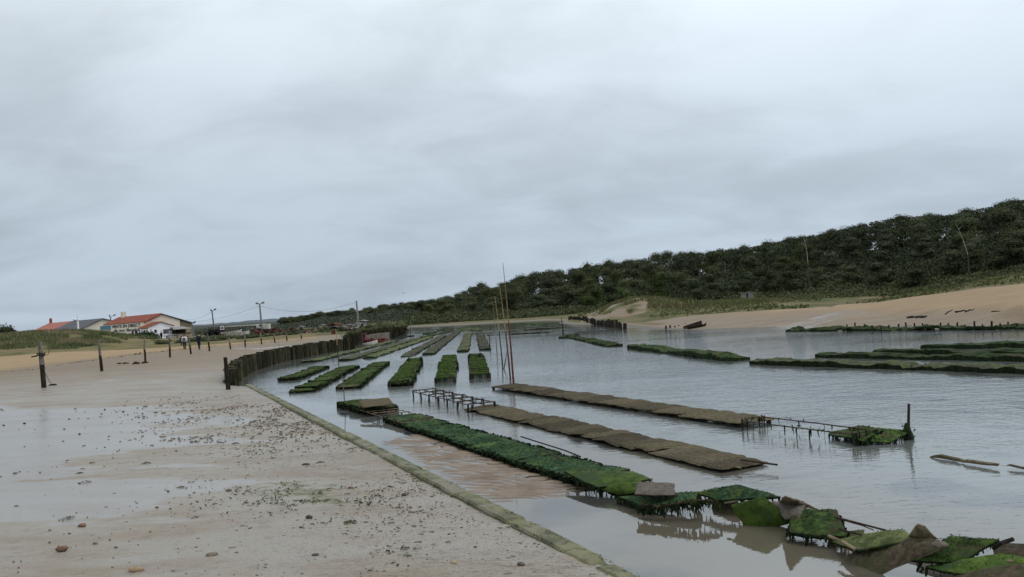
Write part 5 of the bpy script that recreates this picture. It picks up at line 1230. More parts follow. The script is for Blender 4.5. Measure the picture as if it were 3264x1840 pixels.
# mast before the long shed
b = D(250, 1052, 150); b.z = zat(b.x, b.y); tp = D(248, 1024, 150); tp2 = D(245, 1004, 150)
t = thing('mast', 'pale mast with a thin whip aerial in front of the grey roof', 'mast', tuple(b)); mb = MB(); mb.tube([b, tp], [.18, .16], 7); mb.build('pole', M['white_trim'], t); mb = MB(); mb.tube([tp, tp2], [.03, .02], 5); mb.build('aerial', M['metal'], t)

# lamp posts, cable posts and cables
def lamp_post(px, ybase, ytop, pxt, d, arms, label, bury=True):
    b = D(px, ybase, d); b.z = min(b.z, GZ); tp = D(pxt, ytop, d)
    t = thing('street_lamp', label, 'lamp post', tuple(b)); mb = MB(); mb.tube([b, tp], [.2, .13], 8); mb.build('pole', M['metal'], t)
    for sx_, up in arms:
        e_ = tp + R * (sx_ * d / FPX) + V((0, 0, up * d / FPX)); mb = MB(); mb.tube([tp - V((0, 0, .15)), tp.lerp(e_, .5) + V((0, 0, .08)), e_], .05, 5); mb.build('arm', M['metal'], t)
        dv = (e_ - tp).normalized(); mb = MB(); rt = V((0, 0, 1)).rotation_difference(dv).to_matrix()
        mb.tube([e_ - dv * .25, e_ - dv * .05, e_ + dv * .2, e_ + dv * .34], [.09, .17, .17, .08], 8); mb.build('lamp_head', M['metal'], t, smooth=True)
    return tp
tpA = lamp_post(836, 1062, 969, 827.5, 150, [(-7, 1.5), (10, 3.5)], 'tallest two-armed street lamp, left of the long canopy shed\'s white cabin')
tpB = lamp_post(684, 1056, 993, 676, 170, [(-2, 3), (9, 6)], 'two-armed street lamp behind the parked dark machines')
tpC = lamp_post(355, 1030, 1012, 352, 200, [(-2, 4), (13, 7)], 'two-armed street lamp showing above the roof gap between both buildings')
lamp_post(617, 1075, 1034, 614, 165, [(6, 6)], 'small single lamp at the right end of the cream building')
b = D(1144, 1050, 145); b.z = GZ; tpU = D(1136, 959, 145); t = thing('cable_post', 'tall pale cable post with no lamp, right of the last street lamp', 'cable post', tuple(b)); mb = MB(); mb.tube([b, tpU], [.2, .13], 8); mb.build('pole', M['rod_pale'] if False else M['concrete'], t)
mb = MB(); mb.tube([tpU - V((.25, 0, .25)), tpU + V((.1, 0, -.25))], .03, 5); mb.build('bracket', M['metal'], t)
def cable(a, b_, sag, label):
    n = 24; pts = [a.lerp(b_, i / n) - V((0, 0, sag * 4 * (i / n) * (1 - i / n))) for i in range(n + 1)]
    mb = MB(); mb.tube(pts, .019, 5); tag(mb.build('overhead_cable', M['cable'], origin=a), label, 'cable')
cable(tpA - V((0, 0, .35)), tpU - V((0, 0, .2)), 1.35, 'sagging overhead cable between the tallest street lamp and the cable post')
cable(D(560, 1027, 190), tpA - V((0, 0, .35)), .9, 'overhead cable running from the cream building up to the tallest street lamp')
cable(D(585, 1020, 190), tpB - V((0, 0, .1)), .5, 'faint upper cable from the cream building to the second street lamp')

# sheds, machines and stacked gear across the back of the beach
def boxy(name, px0, px1, y0, y1, d, depth, mat, parent=None, label=None, cat=None, roofover=0, pitch=0, extra=None):
    a = D(px0, y1, d); b_ = D(px1, y1, d); zt = D((px0 + px1) / 2, y0, d).z; zb_ = min(D((px0 + px1) / 2, y1, d).z, GZ + 1.5)
    u = V((b_.x - a.x, b_.y - a.y, 0)); L = u.length; u.normalize(); n_ = V((-u.y, u.x, 0))
    if n_.y < 0: n_ = -n_
    mb = MB(); c = V((a.x, a.y, 0)) + u * L / 2 + n_ * depth / 2
    mb.box((c.x, c.y, (zt + zb_) / 2), (L, depth, zt - zb_), Matrix.Rotation(math.atan2(u.y, u.x), 3, 'Z'))
    return mb, c, u, n_, L, zt, zb_
# long canopy on posts
mb, c, u, n_, L, zt, zb_ = boxy('x', 718, 806, 1039, 1062, 150, 3.5, None)
t = thing('canopy_shed', 'long open canopy shed with a thin pale roof on slim posts', 'shed', (c.x, c.y, GZ)); mb = MB()
rot = Matrix.Rotation(math.atan2(u.y, u.x), 3, 'Z'); mb.box((c.x, c.y, zt), (L, 3.5, .16), rot); mb.build('roof', M['boat_white'], t)
for k in (-.46, -.36, -.28, .27, .34, .41, .47):
    p = c + u * L * k - n_ * 1.5; mb = MB(); mb.tube([V((p.x, p.y, zt - .08)), V((p.x, p.y, GZ - .3))], .07, 5); mb.build('post', M['metal'], t)
# white cabin and white panel behind the tall lamp
mb, c, u, n_, L, zt, zb_ = boxy('x', 817, 836, 1033.5, 1046, 154, 2.0, None); t = thing('cabin', 'white cabin with a dark window by the tallest street lamp', 'cabin', (c.x, c.y, GZ)); mb.build('body', M['white_trim'], t)
mb = MB(); mb.box(c - n_ * 1.02 + u * L * .22 + V((0, 0, (zt * .65 + zb_ * .35))), (.45, .06, .32), Matrix.Rotation(math.atan2(u.y, u.x), 3, 'Z')); mb.build('window', M['dark'], t)
mb = MB(); mb.box((c.x, c.y, (zb_ + GZ) / 2 - .1), (L * .9, 1.6, zb_ - GZ), Matrix.Rotation(math.atan2(u.y, u.x), 3, 'Z')); mb.build('chassis', M['dark_metal'], t)
mb, c, u, n_, L, zt, zb_ = boxy('x', 837.5, 856, 1033, 1049, 153, 1.5, None); t = thing('box_trailer', 'plain white box trailer right of the tallest street lamp', 'trailer', (c.x, c.y, GZ)); mb.build('box', M['boat_white'], t)
mb = MB(); mb.box((c.x, c.y, (zb_ + GZ) / 2), (L * .8, .9, zb_ - GZ), Matrix.Rotation(math.atan2(u.y, u.x), 3, 'Z')); mb.build('chassis', M['dark_metal'], t)
for k in (-.3, .3):
    mb = MB(); p = c + u * L * k - n_ * .6; mb.tube([V((p.x, p.y, GZ + .3)) - n_ * .12, V((p.x, p.y, GZ + .3)) + n_ * .12], .32, 12); mb.build('wheel', M['dark'], t)
# white framed notice board on red posts
mb, c, u, n_, L, zt, zb_ = boxy('x', 702, 715, 1039.5, 1051.5, 152, .12, None); t = thing('notice_board', 'white notice board between two red posts near the canopy shed', 'notice board', (c.x, c.y, GZ)); mb.build('panel', M['white_trim'], t)
mb = MB(); mb.box(c - n_ * .08 + V((0, 0, (zt + zb_) / 2)), (L * .6, .04, (zt - zb_) * .55), Matrix.Rotation(math.atan2(u.y, u.x), 3, 'Z')); mb.build('notice', M['glass'], t)
for k in (-.6, .6):
    p = c + u * L * k; mb = MB(); mb.tube([V((p.x, p.y, zt + .1)), V((p.x, p.y, GZ - .2))], .07, 5); mb.build('post', M['red'], t)
# two dark tractors
def tractor(px0, px1, y0, y1, d, label):
    mb, c, u, n_, L, zt, zb_ = boxy('x', px0, px1, y0, y1, d, 1.5, None); H = zt - GZ; rot = Matrix.Rotation(math.atan2(u.y, u.x), 3, 'Z')
    t = thing('tractor', label, 'tractor', (c.x, c.y, GZ)); mb = MB(); mb.box(V((c.x, c.y, GZ + H * .4)) - u * L * .12, (L * .7, .8, H * .3), rot); mb.build('bonnet', M['dark_metal'], t)
    mb = MB(); mb.box(V((c.x, c.y, zt - .05)) + u * L * .22, (L * .45, 1.3, .1), rot); mb.build('cab_roof', M['dark_metal'], t)
    for k in (.05, .4):
        for sg in (-.55, .55):
            mb = MB(); p = c + u * L * k + n_ * sg; mb.tube([V((p.x, p.y, zt - .08)), V((p.x, p.y, GZ + H * .4))], .06, 5); mb.build('cab_post', M['dark_metal'], t)
    for k, r_ in ((-.32, .28), (.28, .42)):
        for sg in (-.75, .75):
            mb = MB(); p = c + u * L * k + n_ * sg; q = V((p.x, p.y, GZ + H * r_ * .8)); mb.tube([q - n_ * .15, q + n_ * .15], H * r_, 14); mb.build('wheel', M['dark'], t)
    mb = MB(); p = c - u * L * .3; mb.tube([V((p.x, p.y, GZ + H * .5)), V((p.x, p.y, GZ + H * .9))], .05, 5); mb.build('exhaust', M['dark'], t)
tractor(658, 682, 1044, 1060, 158, 'dark tractor left of the street lamp foot'); tractor(684, 699, 1044, 1058, 157, 'dark tractor squeezed between the lamp foot and the notice board')
# pale boats laid up under the canopy
def small_boat(px, py, d, Lb, label, mat, ang=0.3, name='rowing_boat'):
    b = D(px, py, d); b.z = GZ + .25; t = thing(name, label, 'boat', tuple(b)); mb = MB(); rows = []; ax = V((math.cos(ang), math.sin(ang), 0)); sx = V((-ax.y, ax.x, 0))
    for i in range(10):
        k = i / 9; w_ = .75 * (math.sin(math.pi * (.18 + .82 * (1 - k) * .62)) if k > 0 else .7) * (1 - k ** 4 * .95); c = b + ax * (Lb * (k - .5)); hh = .55 + .3 * k * k
        rows.append([c + sx * w_ + V((0, 0, hh)), c + sx * w_ * .75 + V((0, 0, .2)), c + V((0, 0, .05 + .12 * k * k)), c - sx * w_ * .75 + V((0, 0, .2)), c - sx * w_ + V((0, 0, hh))])
    mb.v = [tuple(p) for r in rows for p in r]
    for i in range(9):
        for j in range(4): a = i * 5 + j; mb.f.append((a, a + 1, a + 6, a + 5)); mb.m.append(0)
    mb.f.append((0, 1, 2, 3, 4)); mb.m.append(0); mb.build('hull', M[mat], t)
    for k in (.3, .6):
        mb = MB(); c = b + ax * (Lb * (k - .5)) + V((0, 0, .45)); mb.box(c, (.25, 1.2, .05), Matrix.Rotation(ang, 3, 'Z')); mb.build('thwart', M['wood'], t)
    return t
small_boat(738, 1053, 148, 3.6, 'white boat laid up under the canopy shed', 'boat_white', .1)
small_boat(760, 1068, 122, 3.2, 'pale boat lying low in the scrub before the canopy shed', 'boat_white', .1)
# rust coloured pile and dark hedges of stacked gear: heaps built of many slats and boards
def heap(name, px0, px1, y0, y1, d, depth, label, cat, mats, n=120, size=(.8, .12, .06), kind=None):
    a = D(px0, y1, d); b_ = D(px1, y1, d); zt = D((px0 + px1) / 2, y0, d).z; zb_ = zat((a.x + b_.x) / 2, (a.y + b_.y) / 2) - .1; mb = MB()
    for _ in range(n):
        k = random.random(); w_ = random.random(); env = (.55 + .45 * mnoise.noise(V((k * 7, d, 1)))) ; h = random.uniform(0, 1) * max(.35, env)
        p = V((a.x + (b_.x - a.x) * k, a.y + (b_.y - a.y) * k + depth * (w_ - .5), zb_ + (zt - zb_) * h))
        rot = Matrix.Rotation(random.gauss(0, .35), 3, 'Y') @ Matrix.Rotation(random.gauss(0, .5), 3, 'Z') @ Matrix.Rotation(random.gauss(0, .4), 3, 'X')
        mb.box(p, (size[0] * random.uniform(.5, 1.4), size[1] * random.uniform(.6, 2.5), size[2] * random.uniform(.7, 2.5)), rot, random.randrange(len(mats)))
    o = mb.build(name, [M[m] for m in mats], origin=((a.x + b_.x) / 2, (a.y + b_.y) / 2, zb_)); tag(o, label, cat, kind=kind); return o
heap('rusty_table_stack', 806, 872, 1053, 1069, 128, 3, 'long pile of rust-brown oyster tables left of the tallest lamp foot', 'stack', ['rust', 'redrust', 'wood_dark'], 320, (1.6, .3, .08))
heap('rusty_table_stack', 872, 935, 1054, 1067, 130, 3, 'long pile of rust-red oyster tables right of the tallest lamp foot', 'stack', ['redrust', 'rust', 'rust'], 320, (1.6, .3, .08))
heap('rusty_table_stack', 980, 1045, 1056, 1068, 118, 2.5, 'low rust-red pile left of the red roofed shack', 'stack', ['redrust', 'rust', 'wood'], 260, (1.4, .3, .08))
heap('bag_stack', 925, 985, 1052, 1066, 120, 2.5, 'low brown and grey pile of gear in mid beach background', 'stack', ['wood_dark', 'brush', 'bag_grey'], 240, (1.2, .3, .12))
heap('bag_stack', 1095, 1130, 1046, 1062, 112, 2.5, 'grey heap of gear just left of the square concrete hut', 'stack', ['bag_grey', 'concrete', 'brush'], 200, (.9, .3, .15))
# shacks
def shack(px0, px1, y0, y1, d, wallm, roofm, label, depth=3, gable=.8, door=True, name='shack'):
    mb, c, u, n_, L, zt, zb_ = boxy('x', px0, px1, y0, y1, d, depth, None); rot = Matrix.Rotation(math.atan2(u.y, u.x), 3, 'Z'); t = thing(name, label, 'shack', (c.x, c.y, GZ)); zb_ = GZ - .3
    mb = MB(); mb.box((c.x, c.y, (zt + zb_) / 2), (L, depth, zt - zb_), rot)
    if gable:
        A = [c - u * L / 2 - n_ * depth / 2, c + u * L / 2 - n_ * depth / 2, c - n_ * depth / 2]; 
        mb.add([V((A[0].x, A[0].y, zt)), V((A[1].x, A[1].y, zt)), V((A[2].x, A[2].y, zt + gable))], [(0, 1, 2)])
    mb.build('wall', M[wallm], t); mb = MB()
    for sg in (-1, 1):
        e0 = c + u * sg * (L / 2 + .25); f0, f1 = -n_ * (depth / 2 + .25), n_ * (depth / 2 + .2)
        q = [V((e0.x, e0.y, zt - gable * .1)) + f0, V((e0.x, e0.y, zt - gable * .1)) + f1, V((c.x, c.y, zt + gable + .04)) + f1, V((c.x, c.y, zt + gable + .04)) + f0]
        q = [p + V((0, 0, .02)) for p in q]; mb.add(q + [p - V((0, 0, .1)) for p in q], [(0, 1, 2, 3), (7, 6, 5, 4), (0, 4, 5, 1), (1, 5, 6, 2), (2, 6, 7, 3), (3, 7, 4, 0)])
    mb.build('roof', M[roofm], t)
    if door:
        mb = MB(); mb.box(c - n_ * (depth / 2 + .03) + u * L * .15 + V((0, 0, (zt * .8 + zb_ * .2) / 2 + .2)), (L * .22, .05, (zt - zb_) * .75), rot); mb.build('door', M['dark'], t)
    return t
shack(1050, 1075, 1037, 1058, 116, 'redrust', 'redrust', 'small shack with rusty red roof and walls', 2.6, .25)
shack(1056, 1074, 1043, 1058, 112, 'wood_dark', 'slate', 'small grey-black lean-to in front of the red shack', 1.5, .1)
shack(1085, 1095, 1042, 1056, 114, 'dark', 'wood', 'black box-like cabin right of the red shack', 1.5, .05, False)
shack(1124, 1144, 1032, 1050, 118, 'white_trim', 'concrete', 'low white block with a pale top left of the square concrete hut', 2, .06)
shack(1143, 1160, 1023, 1048, 120, 'concrete', 'concrete', 'square grey concrete hut at the foot of the cable post', 2.5, .05, True)
shack(1098, 1116, 1036, 1050, 124, 'boat_white', 'concrete', 'pale low hut between the black cabin and the white block', 2, .05)
shack(945, 962, 1044, 1055, 140, 'boat_white', 'slate', 'tiny white hut far off left of the red roofed shack', 2, .2, False)
shack(1018, 1029, 1037, 1047, 140, 'boat_white', 'wood', 'tiny pale hut nearest the left of the red shack', 1.5, .1, False)
# brushwood breakwater and palisade at the end of the beach
def brush_bank():
    t = thing('brushwood_breakwater', 'dark brown brushwood breakwater ending the beach beside the water', 'breakwater', tuple(D(1220, 1080, 100)))
    line = [(1104, 1066, 1080, 73), (1128, 1060, 1082, 74), (1150, 1052, 1088, 88), (1190, 1047, 1086, 92), (1230, 1043, 1082, 95), (1262, 1039, 1076, 100), (1286, 1042, 1066, 110), (1295, 1048, 1058, 122)]
    mb = MB(); cap = MB()
    for _ in range(9000):
        k = random.random() * (len(line) - 1.001); i = int(k); f = k - i; L0, L1 = line[i], line[i + 1]
        px = L0[0] + (L1[0] - L0[0]) * f; y0 = L0[1] + (L1[1] - L0[1]) * f; d = L0[3] + (L1[3] - L0[3]) * f; dep = random.random() * 5
        zt = D(px, y0, d).z * (.92 + .12 * mnoise.noise(V((px * .05, dep, 0))))
        p = D(px, y0, d + dep); b0 = V((p.x, p.y, 0)); h = zt * (1 - (dep / 5) ** 3 * .4)
        z0 = random.uniform(-.1, h * .8); ln = random.uniform(.4, 1.3); dr = V((random.gauss(0, .3), random.gauss(0, .3), 1)).normalized()
        a = b0 + V((0, 0, z0)); b_ = a + dr * min(ln, max(.2, h - z0)); w_ = V((random.uniform(.03, .1), random.uniform(-.03, .03), 0)); mb.quad(a - w_, a + w_, b_ + w_ * .4, b_ - w_ * .4)
        if random.random() < .33: tuft_leaf(cap, b0 + V((0, 0, h + random.uniform(-.15, .12))), random.uniform(.1, .3))
    mb.build('brushwood', M['brush'], t); cap.build('weed_cover', M['scrub'], t)
    core = MB()
    for (a, b_) in zip(line[:-1], line[1:]):
        pa, pb = D(a[0], a[2], a[3] + 3.2), D(b_[0], b_[2], b_[3] + 3.2); za, zb2 = D(a[0], a[1], a[3]).z - .35, D(b_[0], b_[1], b_[3]).z - .35
        A0, B0 = V((pa.x, pa.y, -.3)), V((pb.x, pb.y, -.3)); A1, B1 = V((pa.x, pa.y, za)), V((pb.x, pb.y, zb2)); bk = V((0, 4, 0))
        core.add([A0, B0, B1, A1, A0 + bk, B0 + bk, B1 + bk, A1 + bk], [(0, 1, 2, 3), (3, 2, 6, 7), (4, 7, 6, 5)])
    core.build('earth_core', M['wood_dark'], t)
brush_bank()
for k, (px, py) in enumerate([(1246, 1066), (1252, 1066), (1258, 1067), (1262, 1068)]):
    b = D(px, 1079, 95); tp = D(px - 1, py - 5, 95); mb = MB(); mb.tube([V((b.x, b.y, -.3)), tp], [.12, .1], 6, wob=.2); tag(mb.build('timber_post', M['wood_dark'], origin=(b.x, b.y, 0)), 'dark timber post standing at the water side of the brushwood breakwater', 'post', 'dark posts by the brushwood breakwater')
# red tub, red gear and the boat by the wall end
mb, c, u, n_, L, zt, zb_ = boxy('x', 1140.5, 1163, 1064, 1083, 86, 1.0, None); rot = Matrix.Rotation(math.atan2(u.y, u.x), 3, 'Z'); zb_ = .15
t = thing('plastic_tub', 'big square dark red plastic tub at the end of the stake wall', 'tub', (c.x, c.y, zb_)); mb = MB(); hh = zt - zb_
for k in (-1, 1):
    mb.box(V((c.x, c.y, zb_ + hh / 2)) + u * k * (L / 2 - .04), (.08, 1.0, hh), rot); mb.box(V((c.x, c.y, zb_ + hh / 2)) + n_ * k * .46, (L - .17, .08, hh), rot)
mb.box((c.x, c.y, zb_ + .1), (L - .17, .83, .08), rot); mb.build('tub_body', M['red'], t); mb = MB()
for k in (-1, 1):
    mb.box(V((c.x, c.y, zt + .03)) + u * k * (L / 2 - .02), (.14, 1.1, .06), rot); mb.box(V((c.x, c.y, zt + .03)) + n_ * k * .48, (L - .2, .12, .055), rot)
mb.build('tub_rim', M['red'], t)
b = D(1180, 1094, 83); bt = small_boat(1162, 1091, 83, 2.6, 'off-white flat boat moored at the end of the stake wall, loaded with red gear', 'boat_white', .25); bt.location.z = -.55
mb = MB(); bb = D(1186, 1089, 84)
for k in range(90):
    p = V((bb.x, bb.y, .55)) + V((math.cos(.45), math.sin(.45), 0)) * random.gauss(.1, .6) + V((random.gauss(0, .3), random.gauss(0, .35), random.uniform(-.5, -.22)))
    mb.box(p, (random.uniform(.2, .6), random.uniform(.1, .25), random.uniform(.05, .15)), Matrix.Rotation(random.uniform(-.6, .6), 3, 'Z') @ Matrix.Rotation(random.gauss(0, .3), 3, 'Y'))
tag(mb.build('red_net_heap', M['red'], origin=bb), 'heap of red and pink netting and crates lying in the off-white boat', 'netting')
for (px, py, lab, mt) in [(1065, 1073, 'small red crate on the sand below the red shack', 'red'), (1109, 1071, 'pale yellow plank lying before the brushwood', 'rod_pale')]:
    b = D(px, py, 97); b.z = zat(b.x, b.y) + .12; mb = MB(); w_ = .5 if mt == 'red' else .75
    if mt == 'red':
        for q in ((0, -.2), (0, .2)): mb.box(b + V((q[0], q[1], 0)), (w_, .05, .26))
        for q in (-.23, .23): mb.box(b + V((q, 0, 0)), (.05, .34, .26))
        mb.box(b - V((0, 0, .1)), (w_ - .12, .34, .04))
    else: mb.box(b, (w_ * 1.7, .25, .07), Matrix.Rotation(.2, 3, 'Z') @ Matrix.Rotation(.05, 3, 'Y')); mb.box(b + V((.2, .05, .09)), (w_, .2, .06), Matrix.Rotation(-.1, 3, 'Z'))
    tag(mb.build('crate' if mt == 'red' else 'plank_pile', M[mt], origin=b), lab, 'crate' if mt == 'red' else 'planks')

# ------------------------------------------------------------------ far right bank: hut, ruins, driftwood
def bank_hut(px0, px1, y0, y1, d, mat, label, depth, win):
    mb, c, u, n_, L, zt, zb_ = boxy('x', px0, px1, y0, y1, d, depth, None); rot = Matrix.Rotation(math.atan2(u.y, u.x), 3, 'Z') @ Matrix.Rotation(-.0, 3, 'Y'); zb_ = D((px0 + px1) / 2, y1, d).z
    t = thing('stone_hut', label, 'hut', (c.x, c.y, zb_)); mb = MB(); mb.box((c.x, c.y, (zt + zb_) / 2), (L, depth, zt - zb_), rot); o = mb.build('wall', M[mat], t)
    mb = MB(); mb.box((c.x, c.y, zt + .06), (L + .25, depth + .25, .1), rot); mb.build('roof_slab', M[mat], t)
    for k in (-.42, .42):
        mb = MB(); p = c + u * L * k - n_ * depth * .4; mb.tube([V((p.x, p.y, zb_)), V((p.x, p.y, zb_ - .7))], .1, 5); mb.build('leg', M['wood_dark'], t)
    if win:
        mb = MB(); mb.box(c - n_ * (depth / 2 + .02) - u * L * .15 + V((0, 0, (zt + zb_) / 2 + .15)), (L * .16, .06, (zt - zb_) * .6), rot); mb.build('window', M['dark'], t)
bank_hut(2372, 2402, 934, 956, 150, 'concrete', 'small square grey hut with a dark opening at the edge of the wood', 1.8, True)
bank_hut(2668, 2686, 914, 924, 162, 'bag_grey', 'half hidden grey hut deeper in the bushes on the right', 1.5, False)
def driftwood(px, py, label, n, L, r, up=0.0, seed=0):
    b = ground_at(px, py, 1.0); random.seed(seed); mb = MB(); 
    for k in range(n):
        a = random.gauss(0, .25); q = b + V((random.gauss(0, .35), random.gauss(0, .2), r * .7)); dr = V((math.cos(a), math.sin(a), random.uniform(-.05, .25 if k else 0) + (up if k == 1 else 0)))
        l = L * random.uniform(.3, .6); mb.tube([q - dr * l, q + V((0, 0, random.uniform(-.02, .06))), q + dr * l * .7, q + dr * l + V((0, 0, random.uniform(-.02, .08)))], [r, r * 1.1, r * .7, r * .3], 6, wob=.25)
    tag(mb.build('driftwood', M['wood_dark'], origin=b), label, 'driftwood')
driftwood(2935, 1013, 'dark driftwood log lying nearest the water on the far right sand', 4, .6, .06, 0, 41)
driftwood(3075, 994, 'branchy dark driftwood with an upturned limb on the far right sand', 6, .5, .035, .4, 42)
driftwood(3172, 995, 'single thin stick lying at the far right of the sand', 1, .6, .03, 0, 43)
driftwood(394, 1160, 'small dark clump of driftwood near the third beach post', 5, .3, .04, .2, 44)
driftwood(434, 1160, 'upright dark clump of roots left of the third beach post', 6, .3, .045, .6, 45)
driftwood(447, 1129, 'leaning dark splinter of wood behind the third beach post', 2, .28, .045, .8, 46)
driftwood(215, 1073, 'dark bent branch lying on the grassy dune', 3, .8, .05, .5, 47)
driftwood(155, 1072, 'dark arched branch sticking out of the dune grass on the left', 3, .8, .05, .8, 48)
random.seed(99)
# ------------------------------------------------------------------ trees
def crown_mesh(kind, seed, nleaf):
    random.seed(seed); mb = MB(); H = 10.0; lobes = []
    if kind == 'oak':
        nl = random.randint(8, 10)
        for k in range(nl):
            a = random.uniform(0, 6.28); h = random.uniform(.15, .98); rr = 3.0 * math.sin(math.pi * min(.97, .25 + h * .66)) * random.uniform(.25, 1.0)
            lobes.append((V((math.cos(a) * rr, math.sin(a) * rr, H * h * .92)), random.uniform(1.6, 2.5)))
    else:
        nl = random.randint(6, 8)
        for k in range(nl):
            a = random.uniform(0, 6.28); h = random.uniform(.42, .97); rr = random.uniform(.2, 2.3) * (1.25 - h * .6)
            lobes.append((V((math.cos(a) * rr, math.sin(a) * rr, H * h)), random.uniform(1.35, 2.0)))
    for c, r in lobes:
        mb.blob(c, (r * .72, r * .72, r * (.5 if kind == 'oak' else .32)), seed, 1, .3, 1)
    per = nleaf // len(lobes)
    for c, r in lobes:
        for _ in range(per):
            v = V((random.gauss(0, 1), random.gauss(0, 1), random.gauss(.15, 1))).normalized()
            q = r * random.uniform(.62, 1.18); p = c + V((v.x * q, v.y * q, v.z * q * (.8 if kind == 'oak' else .6)))
            n = (v + V((random.gauss(0, .5), random.gauss(0, .5), random.gauss(.3, .5)))).normalized(); u = n.orthogonal().normalized(); w_ = n.cross(u); a = random.uniform(0, 6.28); u, w_ = u * math.cos(a) + w_ * math.sin(a), w_ * math.cos(a) - u * math.sin(a)
            s = random.uniform(.09, .22); mb.add([p - u * s, p + w_ * s * .6, p + u * s * 1.1, p - w_ * s * .7], [(0, 1, 2, 3)], 0)
    return mb
def trunk_mb(kind, seed):
    random.seed(seed + 500); mb = MB(); H = 10.0; r = .17 if kind == 'pine' else .22
    top = V((random.uniform(-.4, .4), random.uniform(-.4, .4), H * (.86 if kind == 'pine' else .6)))
    mb.tube([(0, 0, -.8), (0, 0, 0), V((0, 0, 0)).lerp(top, .5) + V((random.uniform(-.2, .2), 0, 0)), top], [r * 1.3, r, r * .75, r * .35], 6)
    for _ in range(7):
        h = random.uniform(.55, .95) if kind == 'pine' else random.uniform(.3, .95); b = top * h; a = random.uniform(0, 6.28); l = random.uniform(1.0, 2.4)
        e_ = b + V((math.cos(a) * l, math.sin(a) * l, random.uniform(.4, 1.4))); mb.tube([b, b.lerp(e_, .5) + V((0, 0, -.1)), e_], [r * .4, r * .28, r * .1], 5)
    return mb
TREES = {}
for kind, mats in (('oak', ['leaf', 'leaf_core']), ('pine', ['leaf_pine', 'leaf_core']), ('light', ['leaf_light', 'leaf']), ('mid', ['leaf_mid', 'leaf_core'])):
    TREES[kind] = []
    for k in range({'oak': 6, 'pine': 5, 'light': 2, 'mid': 3}[kind]):
        kk = 'oak' if kind in ('light', 'mid') else kind
        TREES[kind].append((crown_mesh(kk, 100 + k + len(kind) * 17, 3000 if kk == 'oak' else 2200).mesh('crown', [M[m] for m in mats]), trunk_mb(kk, 100 + k).mesh('trunk', M['bark'])))
nm = {'mid': 'olive_green_tree', 'oak': 'evergreen_oak', 'pine': 'pine_tree', 'light': 'light_green_tree'}
lb = {'mid': 'olive-green bushy tree mixed among the darker ones of the wooded hillside', 'oak': 'dark bushy evergreen tree crowded in the wooded hillside', 'pine': 'dark pine with a loose flat crown in the wooded hillside', 'light': 'lighter yellow-green tree showing among the dark ones of the wood'}
gp = {'mid': 'olive-green trees of the wooded hillside', 'oak': 'dark bushy trees of the wooded hillside', 'pine': 'pines of the wooded hillside', 'light': 'lighter trees of the wooded hillside'}
NTREE = [0]
def tree(kind, x, y, z, sc, sx=None, label=None, group=None):
    cm, tm_ = random.choice(TREES[kind]); t = thing(nm[kind], label or lb[kind], 'tree', (x, y, z), group or (None if label else gp[kind]))
    t.rotation_euler = (0, 0, random.uniform(0, 6.28)); sxy = sx or sc * random.uniform(.9, 1.15); t.scale = (sxy, sxy, sc)
    link('crown', cm, t); link('trunk', tm_, t); NTREE[0] += 1; return t
random.seed(5)
PX = [880, 940, 1000, 1060, 1120, 1200, 1300, 1400, 1500, 1600, 1750, 2000, 2400, 2600, 2800, 3000, 3264, 3500]
BD = [470, 450, 420, 390, 350, 300, 250, 215, 200, 197, 196, 186, 178, 172, 165, 152, 138, 128]
RD = [560, 560, 540, 520, 490, 450, 400, 370, 345, 335, 315, 295, 275, 262, 250, 238, 222, 208]
RIDGE = [(880, 1019), (930, 1013), (960, 1006), (1000, 998), (1040, 992), (1080, 990), (1120, 986), (1170, 981), (1210, 972), (1240, 964), (1290, 957), (1330, 955), (1370, 949), (1420, 942), (1450, 941), (1480, 926), (1500, 902), (1530, 897), (1560, 905), (1600, 898), (1640, 885), (1680, 868), (1730, 849), (1780, 852), (1810, 866), (1830, 840), (1870, 838), (1950, 828), (2030, 815), (2100, 800), (2150, 797), (2260, 790), (2300, 782), (2380, 776), (2450, 765), (2520, 748), (2600, 736), (2680, 722), (2740, 705), (2810, 688), (2880, 677), (2960, 672), (3050, 670), (3110, 655), (3180, 642), (3264, 622), (3400, 600), (3520, 585)]
def interp(px, xs, ys): return float(np.interp(px, xs, ys))
def ridge_y(px): return interp(px, [a for a, b in RIDGE], [b for a, b in RIDGE])
cand = []
ROWS = 7
for row in range(ROWS):
    f = row / (ROWS - 1); px = 885 + random.uniform(0, 30)
    while px < 3420:
        bd, rd = interp(px, PX, BD), interp(px, PX, RD); d = bd + (rd - bd) * (f ** .9) + random.uniform(-5, 5)
        cand.append((row, px, d)); step = 7.4 / d * FPX * (.5 if row == ROWS - 1 else .75 if row == ROWS - 2 else .8 if row == 0 else 1.25); px += step * random.uniform(.8, 1.2)
print('tree candidates', len(cand))
P_ = [D(px, 1000, d) for r, px, d in cand]; Z_ = zat_many([p.x for p in P_], [p.y for p in P_])
cand2 = [(a, p, z) for a, p, z in zip(cand, P_, Z_)]
keep = cand2
if len(keep) > 294:
    mids = [c for c in cand2 if 0 < c[0][0] < ROWS - 1]; drop = set(id(c) for c in random.sample(mids, len(cand2) - 294)); keep = [c for c in cand2 if id(c) not in drop]
